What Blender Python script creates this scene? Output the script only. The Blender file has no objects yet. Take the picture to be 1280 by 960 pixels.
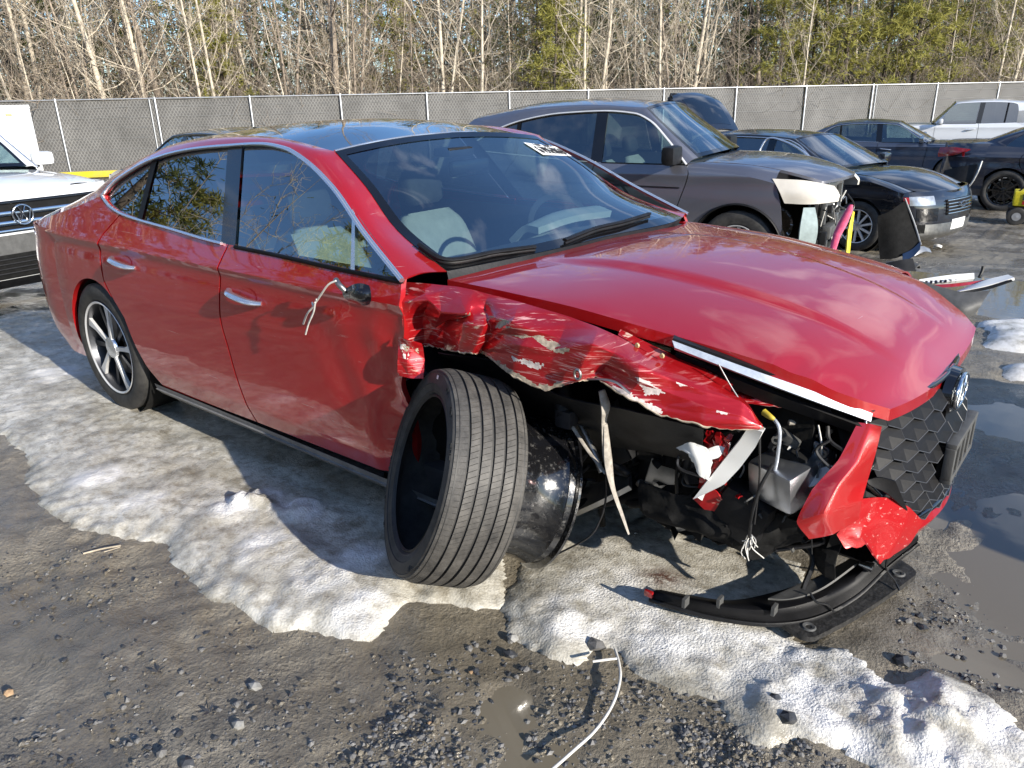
import bpy, bmesh, math, random
import numpy as np
from mathutils import Vector, Matrix

D = bpy.data
SC = bpy.context.scene
COL = SC.collection
rad = math.radians
random.seed(7)
RNG = np.random.default_rng(11)

# ------------------------------------------------------------------ camera
CAM_POS = np.array([1.235, -2.503, 1.529])
YAW, PITCH, ROLL, FPX = rad(129.75), rad(-20.65), rad(-1.47), 953.4
_f = np.array([math.cos(YAW)*math.cos(PITCH), math.sin(YAW)*math.cos(PITCH), math.sin(PITCH)])
_r = np.cross(_f, [0, 0, 1.0]); _r /= np.linalg.norm(_r)
_u = np.cross(_r, _f)
CR = _r*math.cos(ROLL) + _u*math.sin(ROLL)
CU = -_r*math.sin(ROLL) + _u*math.cos(ROLL)
CF = _f
cam_data = D.cameras.new('camera')
cam_data.sensor_width = 36.0
cam_data.lens = 36.0*FPX/1280.0
cam_data.clip_start = 0.05
cam_data.clip_end = 3000
cam = D.objects.new('camera', cam_data)
COL.objects.link(cam)
cam.matrix_world = Matrix([[CR[0], CU[0], -CF[0], CAM_POS[0]],
                           [CR[1], CU[1], -CF[1], CAM_POS[1]],
                           [CR[2], CU[2], -CF[2], CAM_POS[2]], [0, 0, 0, 1]])
SC.camera = cam

# ------------------------------------------------------------------ sky, sun, exposure
SUN_AZ, SUN_EL = rad(-7.0), rad(21.0)          # azimuth counted from +X towards +Y
world = D.worlds.new('World')
SC.world = world
world.use_nodes = True
wn, wl = world.node_tree.nodes, world.node_tree.links
wn.clear()
w_out = wn.new('ShaderNodeOutputWorld')
w_bg = wn.new('ShaderNodeBackground')
w_bg.inputs['Strength'].default_value = 0.14
w_sky = wn.new('ShaderNodeTexSky')
w_sky.sky_type = 'NISHITA'
w_sky.sun_disc = False
w_sky.sun_elevation = SUN_EL
w_sky.sun_rotation = math.pi/2 - SUN_AZ
w_sky.air_density = 1.0
w_sky.dust_density = 0.3
w_sky.ozone_density = 5.5
# thin broken cloud, the same all over the sky
w_tc = wn.new('ShaderNodeTexCoord')
w_sep = wn.new('ShaderNodeSeparateXYZ')
w_add = wn.new('ShaderNodeMath'); w_add.operation = 'MAXIMUM'; w_add.inputs[1].default_value = 0.0
w_add2 = wn.new('ShaderNodeMath'); w_add2.operation = 'ADD'; w_add2.inputs[1].default_value = 0.18
w_div = wn.new('ShaderNodeVectorMath'); w_div.operation = 'DIVIDE'
w_cmb = wn.new('ShaderNodeCombineXYZ')
w_noise = wn.new('ShaderNodeTexNoise')
w_noise.inputs['Scale'].default_value = 2.0
w_noise.inputs['Detail'].default_value = 7.0
w_noise.inputs['Roughness'].default_value = 0.55
w_noise.inputs['Distortion'].default_value = 0.4
w_ramp = wn.new('ShaderNodeValToRGB')
w_ramp.color_ramp.elements[0].position = 0.53
w_ramp.color_ramp.elements[1].position = 0.70
w_ramp.color_ramp.elements[1].color = (0.75, 0.75, 0.75, 1)
w_mix = wn.new('ShaderNodeMixRGB')
w_mix.inputs['Color2'].default_value = (6.5, 6.9, 7.6, 1)
wl.new(w_tc.outputs['Generated'], w_sep.inputs[0])
wl.new(w_sep.outputs['Z'], w_add.inputs[0])
wl.new(w_add.outputs[0], w_add2.inputs[0])
for _k in range(3):
    wl.new(w_add2.outputs[0], w_cmb.inputs[_k])
wl.new(w_tc.outputs['Generated'], w_div.inputs[0])
wl.new(w_cmb.outputs[0], w_div.inputs[1])
wl.new(w_div.outputs[0], w_noise.inputs['Vector'])
wl.new(w_noise.outputs['Fac'], w_ramp.inputs['Fac'])
wl.new(w_ramp.outputs['Color'], w_mix.inputs['Fac'])
wl.new(w_sky.outputs[0], w_mix.inputs['Color1'])
wl.new(w_mix.outputs[0], w_bg.inputs['Color'])
wl.new(w_bg.outputs[0], w_out.inputs['Surface'])

sun_data = D.lights.new('sun', 'SUN')
sun_data.energy = 4.8
sun_data.angle = rad(0.53)
sun_data.color = (1.0, 0.93, 0.82)
sun = D.objects.new('sun', sun_data)
COL.objects.link(sun)
_sd = Vector((math.cos(SUN_EL)*math.cos(SUN_AZ), math.cos(SUN_EL)*math.sin(SUN_AZ), math.sin(SUN_EL)))
sun.rotation_euler = _sd.to_track_quat('Z', 'Y').to_euler()

vs = SC.view_settings
vs.view_transform = 'Standard'
vs.look = 'None'
vs.exposure = 0.72
vs.gamma = 1.0
SC.cycles.use_denoising = True
SC.cycles.max_bounces = 10
SC.cycles.transparent_max_bounces = 16
SC.cycles.glossy_bounces = 5
SC.cycles.diffuse_bounces = 3
SC.cycles.caustics_reflective = False
SC.cycles.caustics_refractive = False

# ------------------------------------------------------------------ pixel rays of the photograph -> points in the place
def ray(px, py):
    return CF + (px-640)/FPX*CR - (py-480)/FPX*CU
def aty(px, py, y):
    d = ray(px, py); return CAM_POS + (y-CAM_POS[1])/d[1]*d
def atx(px, py, x):
    d = ray(px, py); return CAM_POS + (x-CAM_POS[0])/d[0]*d
def atd(px, py, dist):
    return CAM_POS + dist*ray(px, py)
def sstep(a, b, v):
    t = np.clip((np.asarray(v, float)-a)/(b-a), 0, 1); return t*t*(3-2*t)
def slope_z(x, y):
    """the yard falls away gently behind the red car"""
    s = (np.asarray(x, float)-CAM_POS[0])*math.cos(YAW) + (np.asarray(y, float)-CAM_POS[1])*math.sin(YAW)
    return -0.52*sstep(4.6, 10.8, s) - 0.25*sstep(11, 26, s)
def atg(px, py, dz=0.0):
    d = ray(px, py); z = 0.0
    for _ in range(30):
        q = CAM_POS + (z+dz-CAM_POS[2])/d[2]*d
        z = 0.5*z + 0.5*float(slope_z(q[0], q[1]))
    return q

# ------------------------------------------------------------------ noise on arrays
def _hash(ix, iy, seed):
    h = (ix.astype(np.int64)*374761393 + iy.astype(np.int64)*668265263 + seed*1442695041) & 0x7fffffff
    h = ((h ^ (h >> 13))*1274126177) & 0x7fffffff
    return ((h ^ (h >> 16)) & 0xffff)/65535.0
def vnoise(x, y, seed=0):
    x = np.asarray(x, float); y = np.asarray(y, float)
    ix, iy = np.floor(x), np.floor(y)
    fx, fy = x-ix, y-iy
    fx = fx*fx*(3-2*fx); fy = fy*fy*(3-2*fy)
    a = _hash(ix, iy, seed); b = _hash(ix+1, iy, seed); c = _hash(ix, iy+1, seed); e = _hash(ix+1, iy+1, seed)
    return (a*(1-fx)+b*fx)*(1-fy) + (c*(1-fx)+e*fx)*fy
def lnoise(x, y, seed=0):
    """noise with straight facets: sheet metal folds"""
    x = np.asarray(x, float); y = np.asarray(y, float); ix, iy = np.floor(x), np.floor(y); fx, fy = x-ix, y-iy
    a = _hash(ix, iy, seed); b = _hash(ix+1, iy, seed); c = _hash(ix, iy+1, seed); e = _hash(ix+1, iy+1, seed)
    return np.where(fx+fy < 1, a+(b-a)*fx+(c-a)*fy, e+(c-e)*(1-fx)+(b-e)*(1-fy))
def fbm(x, y, seed=0, octv=4, gain=0.5):
    s, a, n = 0, 1.0, 0
    for k in range(octv):
        s = s + a*vnoise(np.asarray(x)*2**k, np.asarray(y)*2**k, seed+k*17); n += a; a *= gain
    return s/n

# ------------------------------------------------------------------ curves and grids
def pch(pts):
    """monotone cubic through (x, y) pairs"""
    p = sorted(pts); xs = np.array([q[0] for q in p], float); ys = np.array([q[1] for q in p], float)
    h = np.diff(xs); d = np.diff(ys)/h; m = np.zeros(len(xs))
    if len(xs) == 2:
        m[:] = d[0]
    else:
        for i in range(1, len(xs)-1):
            if d[i-1]*d[i] > 0:
                w1, w2 = 2*h[i]+h[i-1], h[i]+2*h[i-1]
                m[i] = (w1+w2)/(w1/d[i-1]+w2/d[i])
        m[0], m[-1] = d[0], d[-1]
    def fn(v):
        v = np.clip(np.asarray(v, float), xs[0], xs[-1])
        i = np.clip(np.searchsorted(xs, v)-1, 0, len(xs)-2)
        t = (v-xs[i])/h[i]
        return ((1+2*t)*(1-t)**2*ys[i] + t*(1-t)**2*h[i]*m[i] + t*t*(3-2*t)*ys[i+1] + t*t*(t-1)*h[i]*m[i+1])
    return fn
def cr(pts, n):
    """Catmull-Rom through points, n samples, uniform per span"""
    P = np.asarray(pts, float); k = len(P)
    if k == 2:
        t = np.linspace(0, 1, n)[:, None]; return P[0]*(1-t)+P[1]*t
    E = np.vstack([2*P[0]-P[1], P, 2*P[-1]-P[-2]])
    u = np.linspace(0, k-1, n); i = np.minimum(u.astype(int), k-2); t = (u-i)[:, None]
    a, b, c, d = E[i], E[i+1], E[i+2], E[i+3]
    return 0.5*((2*b)+(c-a)*t+(2*a-5*b+4*c-d)*t*t+(3*b-a-3*c+d)*t**3)
def resample(pts, n, smooth=True):
    """arc-length samples along a polyline (smoothed)"""
    P = cr(pts, max(40, 12*len(pts))) if smooth and len(pts) > 2 else np.asarray(pts, float)
    s = np.concatenate([[0], np.cumsum(np.linalg.norm(np.diff(P, axis=0), axis=1))])
    q = np.linspace(0, s[-1], n)
    return np.stack([np.interp(q, s, P[:, j]) for j in range(P.shape[1])], 1)
def net(rows, nu, nv):
    """smooth surface through a net of control points (rows of equal length) -> grid nv x nu x 3"""
    R = np.array([cr(r, nu) for r in rows])
    return np.stack([cr(R[:, j], nv) for j in range(nu)], 1)
def lin_net(rows, nu, nv):
    """surface of flat facets with straight creases along the rows and columns of control points"""
    def li(P, n):
        P = np.asarray(P, float); u = np.linspace(0, len(P)-1, n); i = np.minimum(u.astype(int), len(P)-2); t = (u-i).reshape((-1,)+(1,)*(P.ndim-1)); return P[i]*(1-t)+P[i+1]*t
    return li(np.array([li(r, nu) for r in rows]), nv)
def coons(top, bottom, left, right):
    """top/bottom run left to right, left/right run top to bottom"""
    nu, nv = len(top), len(left)
    s = np.linspace(0, 1, nu)[None, :, None]; t = np.linspace(0, 1, nv)[:, None, None]
    T, B, L, R = top[None], bottom[None], left[:, None], right[:, None]
    return ((1-t)*T+t*B + (1-s)*L+s*R - ((1-s)*(1-t)*top[0]+s*(1-t)*top[-1]+(1-s)*t*bottom[0]+s*t*bottom[-1]))
def mirror(P):
    Q = np.array(P, float).copy(); Q[..., 1] *= -1; return Q

# ------------------------------------------------------------------ mesh building
class MB:
    def __init__(self):
        self.v, self.f = [], []
    def add(self, v, f):
        b = len(self.v); self.v.extend([tuple(map(float, q)) for q in v]); self.f.extend([tuple(b+i for i in q) for q in f]); return self
    def quads(self, C, lmin, lmax, w0, w1, rg, jit=0.0, k=6, zup=0.0):
        """k thin leaf blades round every centre"""
        C = np.repeat(np.asarray(C, float), k, 0); n = len(C); C = C+rg.normal(0, 1, (n, 3))*jit
        d = rg.normal(0, 1, (n, 3)); d[:, 2] = d[:, 2]*.8+zup; d /= np.linalg.norm(d, axis=1, keepdims=True)
        w = np.cross(d, rg.normal(0, 1, (n, 3))); w /= np.linalg.norm(w, axis=1, keepdims=True)+1e-9; l = rg.uniform(lmin, lmax, (n, 1))
        V = np.stack([C-w*w0, C+w*w0, C+d*l+w*w1, C+d*l-w*w1], 1).reshape(-1, 3); b = len(self.v)
        self.v.extend(map(tuple, V.tolist())); f = (b+np.arange(4*n).reshape(-1, 4)).tolist(); self.f.extend(map(tuple, f)); return self
    def grid(self, G, close_u=False, close_v=False, flip=False):
        G = np.asarray(G, float); nv, nu = G.shape[:2]; f = []
        for j in range(nv if close_v else nv-1):
            for i in range(nu if close_u else nu-1):
                q = (j*nu+i, j*nu+(i+1) % nu, ((j+1) % nv)*nu+(i+1) % nu, ((j+1) % nv)*nu+i)
                f.append(q[::-1] if flip else q)
        return self.add(G.reshape(-1, 3), f)
    def sheet(self, G, off, flip=False):
        """grid with its border folded back by the vector off (a pressed panel edge)"""
        G = np.asarray(G, float); self.grid(G, flip=flip)
        b = np.vstack([G[0, :], G[1:, -1], G[-1, -2::-1], G[-2:0:-1, 0]])
        o = np.asarray(off, float)
        self.grid(np.stack([b, b+o]), close_u=True, flip=not flip); return self
    def slab(self, G, th, flip=False):
        """closed plate: grid thickened along its own normals"""
        G = np.asarray(G, float)
        du = np.gradient(G, axis=1); dv = np.gradient(G, axis=0); n = np.cross(du, dv)
        n /= np.maximum(np.linalg.norm(n, axis=2, keepdims=True), 1e-9)
        H = G - n*th
        self.grid(G, flip=flip); self.grid(H, flip=not flip)
        b = np.vstack([G[0, :], G[1:, -1], G[-1, -2::-1], G[-2:0:-1, 0]])
        c = np.vstack([H[0, :], H[1:, -1], H[-1, -2::-1], H[-2:0:-1, 0]])
        self.grid(np.stack([b, c]), close_u=True, flip=not flip); return self
    def box(self, c, s, rot=None, bev=0.0):
        """box, chamfered by bev"""
        hx, hy, hz = [k/2 for k in s]
        if bev <= 0:
            v = [(x, y, z) for x in (-hx, hx) for y in (-hy, hy) for z in (-hz, hz)]
            f = [(0, 1, 3, 2), (4, 6, 7, 5), (0, 4, 5, 1), (2, 3, 7, 6), (0, 2, 6, 4), (1, 5, 7, 3)]
        else:
            b = min(bev, hx*.9, hy*.9, hz*.9); bm = bmesh.new()
            bmesh.ops.create_cube(bm, size=1.0)
            for q in bm.verts:
                q.co = Vector((q.co.x*2*hx, q.co.y*2*hy, q.co.z*2*hz))
            bmesh.ops.bevel(bm, geom=bm.edges[:], offset=b, segments=2, affect='EDGES', profile=0.6)
            bm.verts.index_update()
            v = [tuple(q.co) for q in bm.verts]; f = [tuple(q.index for q in w.verts) for w in bm.faces]; bm.free()
        M = rot if rot is not None else Matrix.Identity(3)
        return self.add([tuple((M @ Vector(q)) + Vector(tuple(map(float, c)))) for q in v], f)
    def tube(self, path, r, n=8, cap=True, flat=1.0):
        P = np.asarray(path, float); k = len(P)
        rr = np.broadcast_to(np.asarray(r, float), (k,))
        t = np.gradient(P, axis=0); t /= np.maximum(np.linalg.norm(t, axis=1, keepdims=True), 1e-9)
        up = np.array([0, 0, 1.0]) if abs(t[0][2]) < .9 else np.array([1.0, 0, 0])
        rings = []
        a = np.cross(t[0], up); a /= np.linalg.norm(a)
        for i in range(k):
            a = a - t[i]*np.dot(a, t[i]); a /= max(np.linalg.norm(a), 1e-9); b = np.cross(t[i], a)
            th = np.arange(n)*2*math.pi/n
            rings.append(P[i] + rr[i]*(np.outer(np.cos(th), a) + flat*np.outer(np.sin(th), b)))
        base = len(self.v)
        self.grid(np.array(rings), close_u=True)
        if cap:
            self.f.append(tuple(base+i for i in range(n))[::-1])
            self.f.append(tuple(base+(k-1)*n+i for i in range(n)))
        return self
    def lathe(self, prof, n=48, axis='y', center=(0, 0, 0), close=False):
        """profile of (offset along axis, radius)"""
        th = np.arange(n)*2*math.pi/n; G = []
        for o, r in prof:
            c, s = r*np.cos(th), r*np.sin(th); z = np.full(n, o)
            G.append(np.stack({'y': (c, z, s), 'x': (z, c, s), 'z': (c, s, z)}[axis], 1) + np.asarray(center, float))
        return self.grid(np.array(G), close_u=True, close_v=close)
    def prism(self, poly, y0, y1, plane='xz'):
        """flat polygon given in a plane, extruded along the third axis"""
        n = len(poly); mk = {'xz': lambda p, t: (p[0], t, p[1]), 'xy': lambda p, t: (p[0], p[1], t), 'yz': lambda p, t: (t, p[0], p[1])}[plane]
        v = [mk(p, y0) for p in poly]+[mk(p, y1) for p in poly]
        f = [tuple(range(n))[::-1], tuple(range(n, 2*n))]+[(i, (i+1) % n, n+(i+1) % n, n+i) for i in range(n)]
        return self.add(v, f)
    def xform(self, M):
        self.v = [tuple(M @ Vector(q)) for q in self.v]; return self
    def mesh(self, name, mat, sharp=38, smooth=True):
        me = D.meshes.new(name); me.from_pydata(self.v, [], self.f); me.validate()
        if smooth:
            me.polygons.foreach_set('use_smooth', [True]*len(me.polygons))
            if sharp: me.set_sharp_from_angle(angle=rad(sharp))
        me.materials.append(M[mat] if isinstance(mat, str) else mat); me.update(); return me
    def build(self, name, mat, parent=None, sharp=38, smooth=True):
        o = D.objects.new(name, self.mesh(name, mat, sharp, smooth)); COL.objects.link(o)
        if parent is not None: o.parent = parent
        return o
def inst(name, me, parent=None, loc=(0, 0, 0), rot=(0, 0, 0), scale=(1, 1, 1)):
    o = D.objects.new(name, me); COL.objects.link(o)
    o.location = loc; o.rotation_euler = rot; o.scale = scale
    if parent is not None: o.parent = parent
    return o
def empty(name, loc=(0, 0, 0), rz=0.0, label=None, cat=None, group=None):
    o = D.objects.new(name, None); COL.objects.link(o); o.empty_display_size = .2
    o.location = [float(q) for q in loc]; o.rotation_euler = (0, 0, rz)
    tag(o, label, cat, group); return o
def tag(o, label=None, cat=None, group=None, kind=None):
    if label: o['label'] = label
    if cat: o['category'] = cat
    if group: o['group'] = group
    if kind: o['kind'] = kind
    return o
def basis(fwd, up=(0, 0, 1)):
    """3x3 whose x axis is fwd"""
    x = Vector([float(q) for q in fwd]).normalized(); y = Vector(up).cross(x).normalized(); z = x.cross(y)
    return Matrix((x, y, z)).transposed()
def copy_tree(o, parent=None):
    c = o.copy(); COL.objects.link(c); c.parent = parent
    for ch in [q for q in o.children]:
        copy_tree(ch, c)
    return c
def children_of(o):
    return [q for q in COL.objects if q.parent is o]

# ------------------------------------------------------------------ materials
M = {}
class NT:
    """small node helper"""
    def __init__(self, name):
        self.m = D.materials.new(name); self.m.use_nodes = True
        self.n, self.l = self.m.node_tree.nodes, self.m.node_tree.links
        self.b = self.n['Principled BSDF']; self.out = self.n['Material Output']; M[name] = self.m
        self._c = None
    def co(self, kind='Object', scale=(1, 1, 1), rot=(0, 0, 0), loc=(0, 0, 0)):
        t = self.n.new('ShaderNodeTexCoord'); m = self.n.new('ShaderNodeMapping')
        m.inputs['Scale'].default_value = scale; m.inputs['Rotation'].default_value = rot; m.inputs['Location'].default_value = loc
        self.l.new(t.outputs[kind], m.inputs['Vector']); return m.outputs[0]
    def noise(self, scale, detail=4, rough=.5, vec=None, dist=0.0):
        t = self.n.new('ShaderNodeTexNoise'); t.inputs['Scale'].default_value = scale
        t.inputs['Detail'].default_value = detail; t.inputs['Roughness'].default_value = rough; t.inputs['Distortion'].default_value = dist
        self.l.new(vec if vec is not None else self.co(), t.inputs['Vector']); return t.outputs['Fac']
    def voro(self, scale, vec=None, feat='F1'):
        t = self.n.new('ShaderNodeTexVoronoi'); t.inputs['Scale'].default_value = scale; t.feature = feat
        self.l.new(vec if vec is not None else self.co(), t.inputs['Vector']); return t
    def ramp(self, fac, stops):
        t = self.n.new('ShaderNodeValToRGB'); e = t.color_ramp.elements
        while len(e) < len(stops): e.new(0.5)
        for q, (p, c) in zip(e, stops):
            q.position = p; q.color = (*c, 1) if isinstance(c, tuple) else (c, c, c, 1)
        self.l.new(fac, t.inputs['Fac']); return t.outputs['Color']
    def mix(self, fac, a, b, mode='MIX'):
        t = self.n.new('ShaderNodeMixRGB'); t.blend_type = mode
        for k, q in (('Fac', fac), ('Color1', a), ('Color2', b)):
            if isinstance(q, (int, float)): t.inputs[k].default_value = q if k == 'Fac' else (q, q, q, 1)
            elif isinstance(q, tuple): t.inputs[k].default_value = (*q, 1)
            else: self.l.new(q, t.inputs[k])
        return t.outputs[0]
    def math(self, op, a, b=0.0):
        t = self.n.new('ShaderNodeMath'); t.operation = op
        for i, q in enumerate((a, b)):
            if isinstance(q, (int, float)): t.inputs[i].default_value = q
            else: self.l.new(q, t.inputs[i])
        return t.outputs[0]
    def attr(self, name):
        t = self.n.new('ShaderNodeAttribute'); t.attribute_name = name; return t.outputs['Fac']
    def set(self, **k):
        names = dict(base='Base Color', rough='Roughness', metal='Metallic', coat='Coat Weight', coatr='Coat Roughness', spec='Specular IOR Level',
                     trans='Transmission Weight', ior='IOR', sss='Subsurface Weight', em='Emission Color', ems='Emission Strength', alpha='Alpha', sheen='Sheen Weight')
        for a, v in k.items():
            s = self.b.inputs[names[a]]
            if isinstance(v, tuple): s.default_value = (*v, 1)
            elif isinstance(v, (int, float)): s.default_value = v
            else: self.l.new(v, s)
        return self
    def bump(self, h, strength=.3, dist=.01):
        t = self.n.new('ShaderNodeBump')
        if isinstance(strength, (int, float)): t.inputs['Strength'].default_value = strength
        else: self.l.new(strength, t.inputs['Strength'])
        t.inputs['Distance'].default_value = dist
        self.l.new(h, t.inputs['Height']); self.l.new(t.outputs[0], self.b.inputs['Normal']); return self

def paint(name, col, metal=.5, rough=.34, coat=1.0, dirt=.25, dcol=(.22, .19, .16)):
    t = NT(name); d = t.ramp(t.noise(2.2, 6, .62), [(.45, 0.0), (.8, dirt)])
    sp = t.ramp(t.noise(210, 3, .6), [(.66, 0.0), (.74, dirt*1.6)])
    d = t.math('MAXIMUM', d, sp)
    t.set(base=t.mix(d, col, dcol), metal=metal, rough=t.mix(d, rough, .75), coat=coat, coatr=t.mix(d, .015, .3), spec=.25)
    t.b.inputs['Coat IOR'].default_value = 1.75; return t
def plain(name, col, rough=.5, metal=0.0, var=.25, scale=9.0, bump=0.0, coat=0.0, bscale=60, spec=.5):
    t = NT(name); f = t.noise(scale, 5, .6)
    lo = tuple(max(0, c*(1-var)) for c in col); hi = tuple(min(1, c*(1+var)) for c in col)
    t.set(base=t.ramp(f, [(.3, lo), (.7, hi)]), rough=rough, metal=metal, coat=coat, spec=spec)
    if bump: t.bump(t.noise(bscale, 4, .6), bump, .004)
    return t
def glass(name, tint, refl=1.0, rough=0.0, f0=.22):
    t = NT(name); n, l = t.n, t.l
    n.remove(t.b); tr = n.new('ShaderNodeBsdfTransparent'); tr.inputs[0].default_value = (*tint, 1)
    gl = n.new('ShaderNodeBsdfGlossy'); gl.inputs['Roughness'].default_value = rough; gl.inputs['Color'].default_value = (refl, refl, refl, 1)
    lw = n.new('ShaderNodeLayerWeight'); lw.inputs['Blend'].default_value = .5
    p5 = t.math('POWER', lw.outputs['Facing'], 4.0); fr_ = t.math('ADD', t.math('MULTIPLY', p5, .96-f0), f0)
    mx = n.new('ShaderNodeMixShader')
    l.new(fr_, mx.inputs[0]); l.new(tr.outputs[0], mx.inputs[1]); l.new(gl.outputs[0], mx.inputs[2]); l.new(mx.outputs[0], t.out.inputs['Surface'])
    return t

t = paint('red_paint', (.46, .007, .010), .35, .36, dirt=.10, dcol=(.30, .17, .14))
_sc = t.ramp(t.noise(3.0, 4, .6, t.co(scale=(1.6, 1, 46), rot=(0, rad(-4), 0)), .2), [(.70, 0.0), (.715, .55)])
_old = t.b.inputs['Base Color'].links[0].from_socket; t.set(base=t.mix(_sc, _old, (.62, .42, .40)))
t = NT('red_scraped')                                   # torn, scraped sheet metal: scratches, bare primer, dirt along the folds
v1 = t.co(scale=(2.2, 1, 34), rot=(0, rad(11), 0)); v2 = t.co(scale=(3, 1, 80), rot=(0, rad(17), 0))
s1 = t.ramp(t.noise(3.2, 5, .65, v1, .25), [(.585, 0.0), (.625, .8)])
s2 = t.ramp(t.noise(4.0, 4, .6, v2, .2), [(.61, 0.0), (.65, .8)])
zone = t.ramp(t.noise(4.2, 3, .55), [(.42, 0.0), (.56, 1.0)])
pr = t.ramp(t.noise(9.0, 6, .7, t.co(scale=(1, 1, 2.2), loc=(.4, 0, .2))), [(.65, 0.0), (.69, 1.0)])
sc = t.math('MULTIPLY', t.math('MAXIMUM', s1, s2), zone)
c = t.mix(t.math('MULTIPLY', sc, .62), (.45, .008, .012), (.80, .64, .60))
c = t.mix(t.math('MULTIPLY', pr, .8), c, (.55, .46, .36))
wear = t.math('MAXIMUM', sc, pr)
t.set(base=c, metal=t.mix(wear, .45, 0.0), rough=t.mix(wear, .33, .7), coat=t.mix(wear, 1.0, 0.0), coatr=.05)
t.bump(t.noise(26, 5, .6), .05, .01)
plain('primer_torn', (.40, .33, .25), .75, 0, .45, 60, .5)
plain('scuff_white', (.66, .58, .55), .7, 0, .3, 90, .5)
plain('grille_edge_glint', (.05, .05, .053), .4, 0, .2, 20)
t = NT('red_scuffed'); _f = t.ramp(t.noise(46, 5, .7, t.co(scale=(1, 1, 1.6))), [(.60, 0.0), (.68, .7)]); t.set(base=t.mix(_f, (.47, .008, .012), (.75, .55, .5)), metal=.3, rough=t.mix(_f, .34, .7), coat=t.mix(_f, 1.0, 0.0))
t = NT('roof_glass'); t.set(base=(.004, .005, .007), rough=.03, coat=1.0, spec=.7)
t = NT('black_gloss'); t.set(base=(.006, .006, .007), rough=.08, coat=.6)
plain('black_plastic', (.010, .010, .011), .5, 0, .4, 20, .25, spec=.28)
plain('black_trim', (.006, .006, .007), .5, 0, .4, 14, .1, spec=.2)
plain('liner_black', (.006, .006, .006), .85, 0, .6, 18, .5, spec=.25)
plain('grey_plastic', (.075, .075, .073), .6, 0, .3, 16, .2)
t = NT('sill_plastic'); f = t.noise(9, 6, .7); t.set(base=t.ramp(f, [(.35, (.12, .12, .124)), (.7, (.26, .255, .25))]), rough=.5).bump(t.noise(90, 4), .3, .003)
t = NT('tyre_rubber'); f = t.noise(14, 6, .7); t.set(base=t.ramp(f, [(.3, (.018, .018, .019)), (.75, (.075, .072, .067))]), rough=.62, spec=.35).bump(t.noise(160, 4), .25, .002)
t = NT('tyre_tread'); f = t.noise(16, 6, .75); t.set(base=t.ramp(f, [(.30, (.030, .029, .028)), (.74, (.125, .117, .106))]), rough=.6, spec=.45).bump(t.noise(220, 4), .3, .002)
plain('tyre_inside', (.014, .014, .014), .55, 0, .4, 20)
t = NT('chrome'); t.set(base=(.62, .63, .65), metal=1.0, rough=t.ramp(t.noise(12, 4), [(.3, .10), (.8, .26)]))
t = NT('satin_chrome'); t.set(base=(.78, .80, .83), metal=.9, rough=.25)
plain('alloy_machined', (.74, .74, .74), .4, .35, .08, 20)
plain('alloy_dark', (.05, .052, .06), .35, .6, .2, 14)
t = NT('rim_black'); f = t.noise(38, 6, .75); t.set(base=t.ramp(f, [(.56, (.006, .006, .007)), (.74, (.13, .125, .115))]), rough=t.ramp(f, [(.5, .14), (.72, .6)]), coat=.8, metal=.0).bump(t.noise(90, 4), .10, .003)
plain('steel_raw', (.34, .34, .33), .38, .9, .25, 18)
plain('aluminium', (.52, .54, .57), .32, .95, .12, 10)
plain('brake_steel', (.22, .2, .18), .5, .8, .3, 30)
plain('white_plastic', (.78, .78, .76), .45, 0, .05, 8)
plain('clear_lamp', (.36, .38, .40), .14, .4, .3, 16, coat=1.0)
plain('lamp_glare', (.60, .56, .49), .3, 0, .1, 8, coat=.6)  # pale tone paints the sun glare on the crossover's front corner
plain('bottle_plastic', (.45, .54, .53), .4, 0, .2, 14)
t = NT('lamp_strip'); t.set(base=t.ramp(t.noise(30, 5, .7), [(.3, (.42, .46, .52)), (.7, (.66, .70, .76))]), metal=.35, rough=.3, coat=1.0)
plain('amber_plastic', (.48, .36, .18), .5, 0, .2, 9)
plain('red_lens', (.30, .012, .014), .12, 0, .2, 20, coat=1.0)
plain('seat_fabric', (.40, .42, .40), .7, 0, .12, 14, .2)
plain('seat_dark', (.035, .036, .04), .75, 0, .3, 14, .2)
plain('red_piping', (.4, .03, .03), .6)
plain('dash_plastic', (.05, .053, .056), .5, 0, .2, 10, .1)
plain('dash_pale', (.42, .45, .43), .5, 0, .08, 8)
plain('strap_cloth', (.34, .31, .27), .85, 0, .4, 40, .4)
plain('wire_pale', (.62, .60, .56), .5, 0, .2, 40)
plain('wire_black', (.012, .012, .013), .45, 0, .3, 40)
plain('wire_yellow', (.55, .42, .05), .5)
glass('glass_clear', (.42, .52, .49))
glass('glass_wind', (.60, .73, .73), f0=.30)
glass('glass_dark', (.10, .12, .13))
glass('glass_back', (.34, .40, .40))
t = NT('sticker'); sv = t.co('Object', (1, 1, 1))
t.set(base=(.80, .80, .78), rough=.7)
plain('paper_ink', (.03, .03, .035), .7)
paint('white_paint', (.76, .77, .77), 0.0, .4, dirt=.06)
paint('white_blue_paint', (.72, .74, .77), 0.0, .4, dirt=.08)
paint('purple_grey_paint', (.165, .17, .205), .6, .36, dirt=.22)
paint('black_paint', (.008, .009, .014), .2, .28, dirt=.08)
paint('navy_paint', (.018, .034, .075), .5, .3, dirt=.14)
paint('blue_grey_paint', (.022, .028, .05), .5, .3, dirt=.14)
paint('silver_bumper', (.26, .265, .27), .5, .4, dirt=.3)
paint('yellow_paint', (.62, .50, .03), 0, .5, dirt=.5)
paint('dark_car_paint', (.02, .021, .024), .3, .3, dirt=.2)

plain('pink', (.72, .10, .20), .6, 0, .25, 30)
plain('yellow_cloth', (.70, .58, .02), .6, 0, .25, 20)

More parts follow.
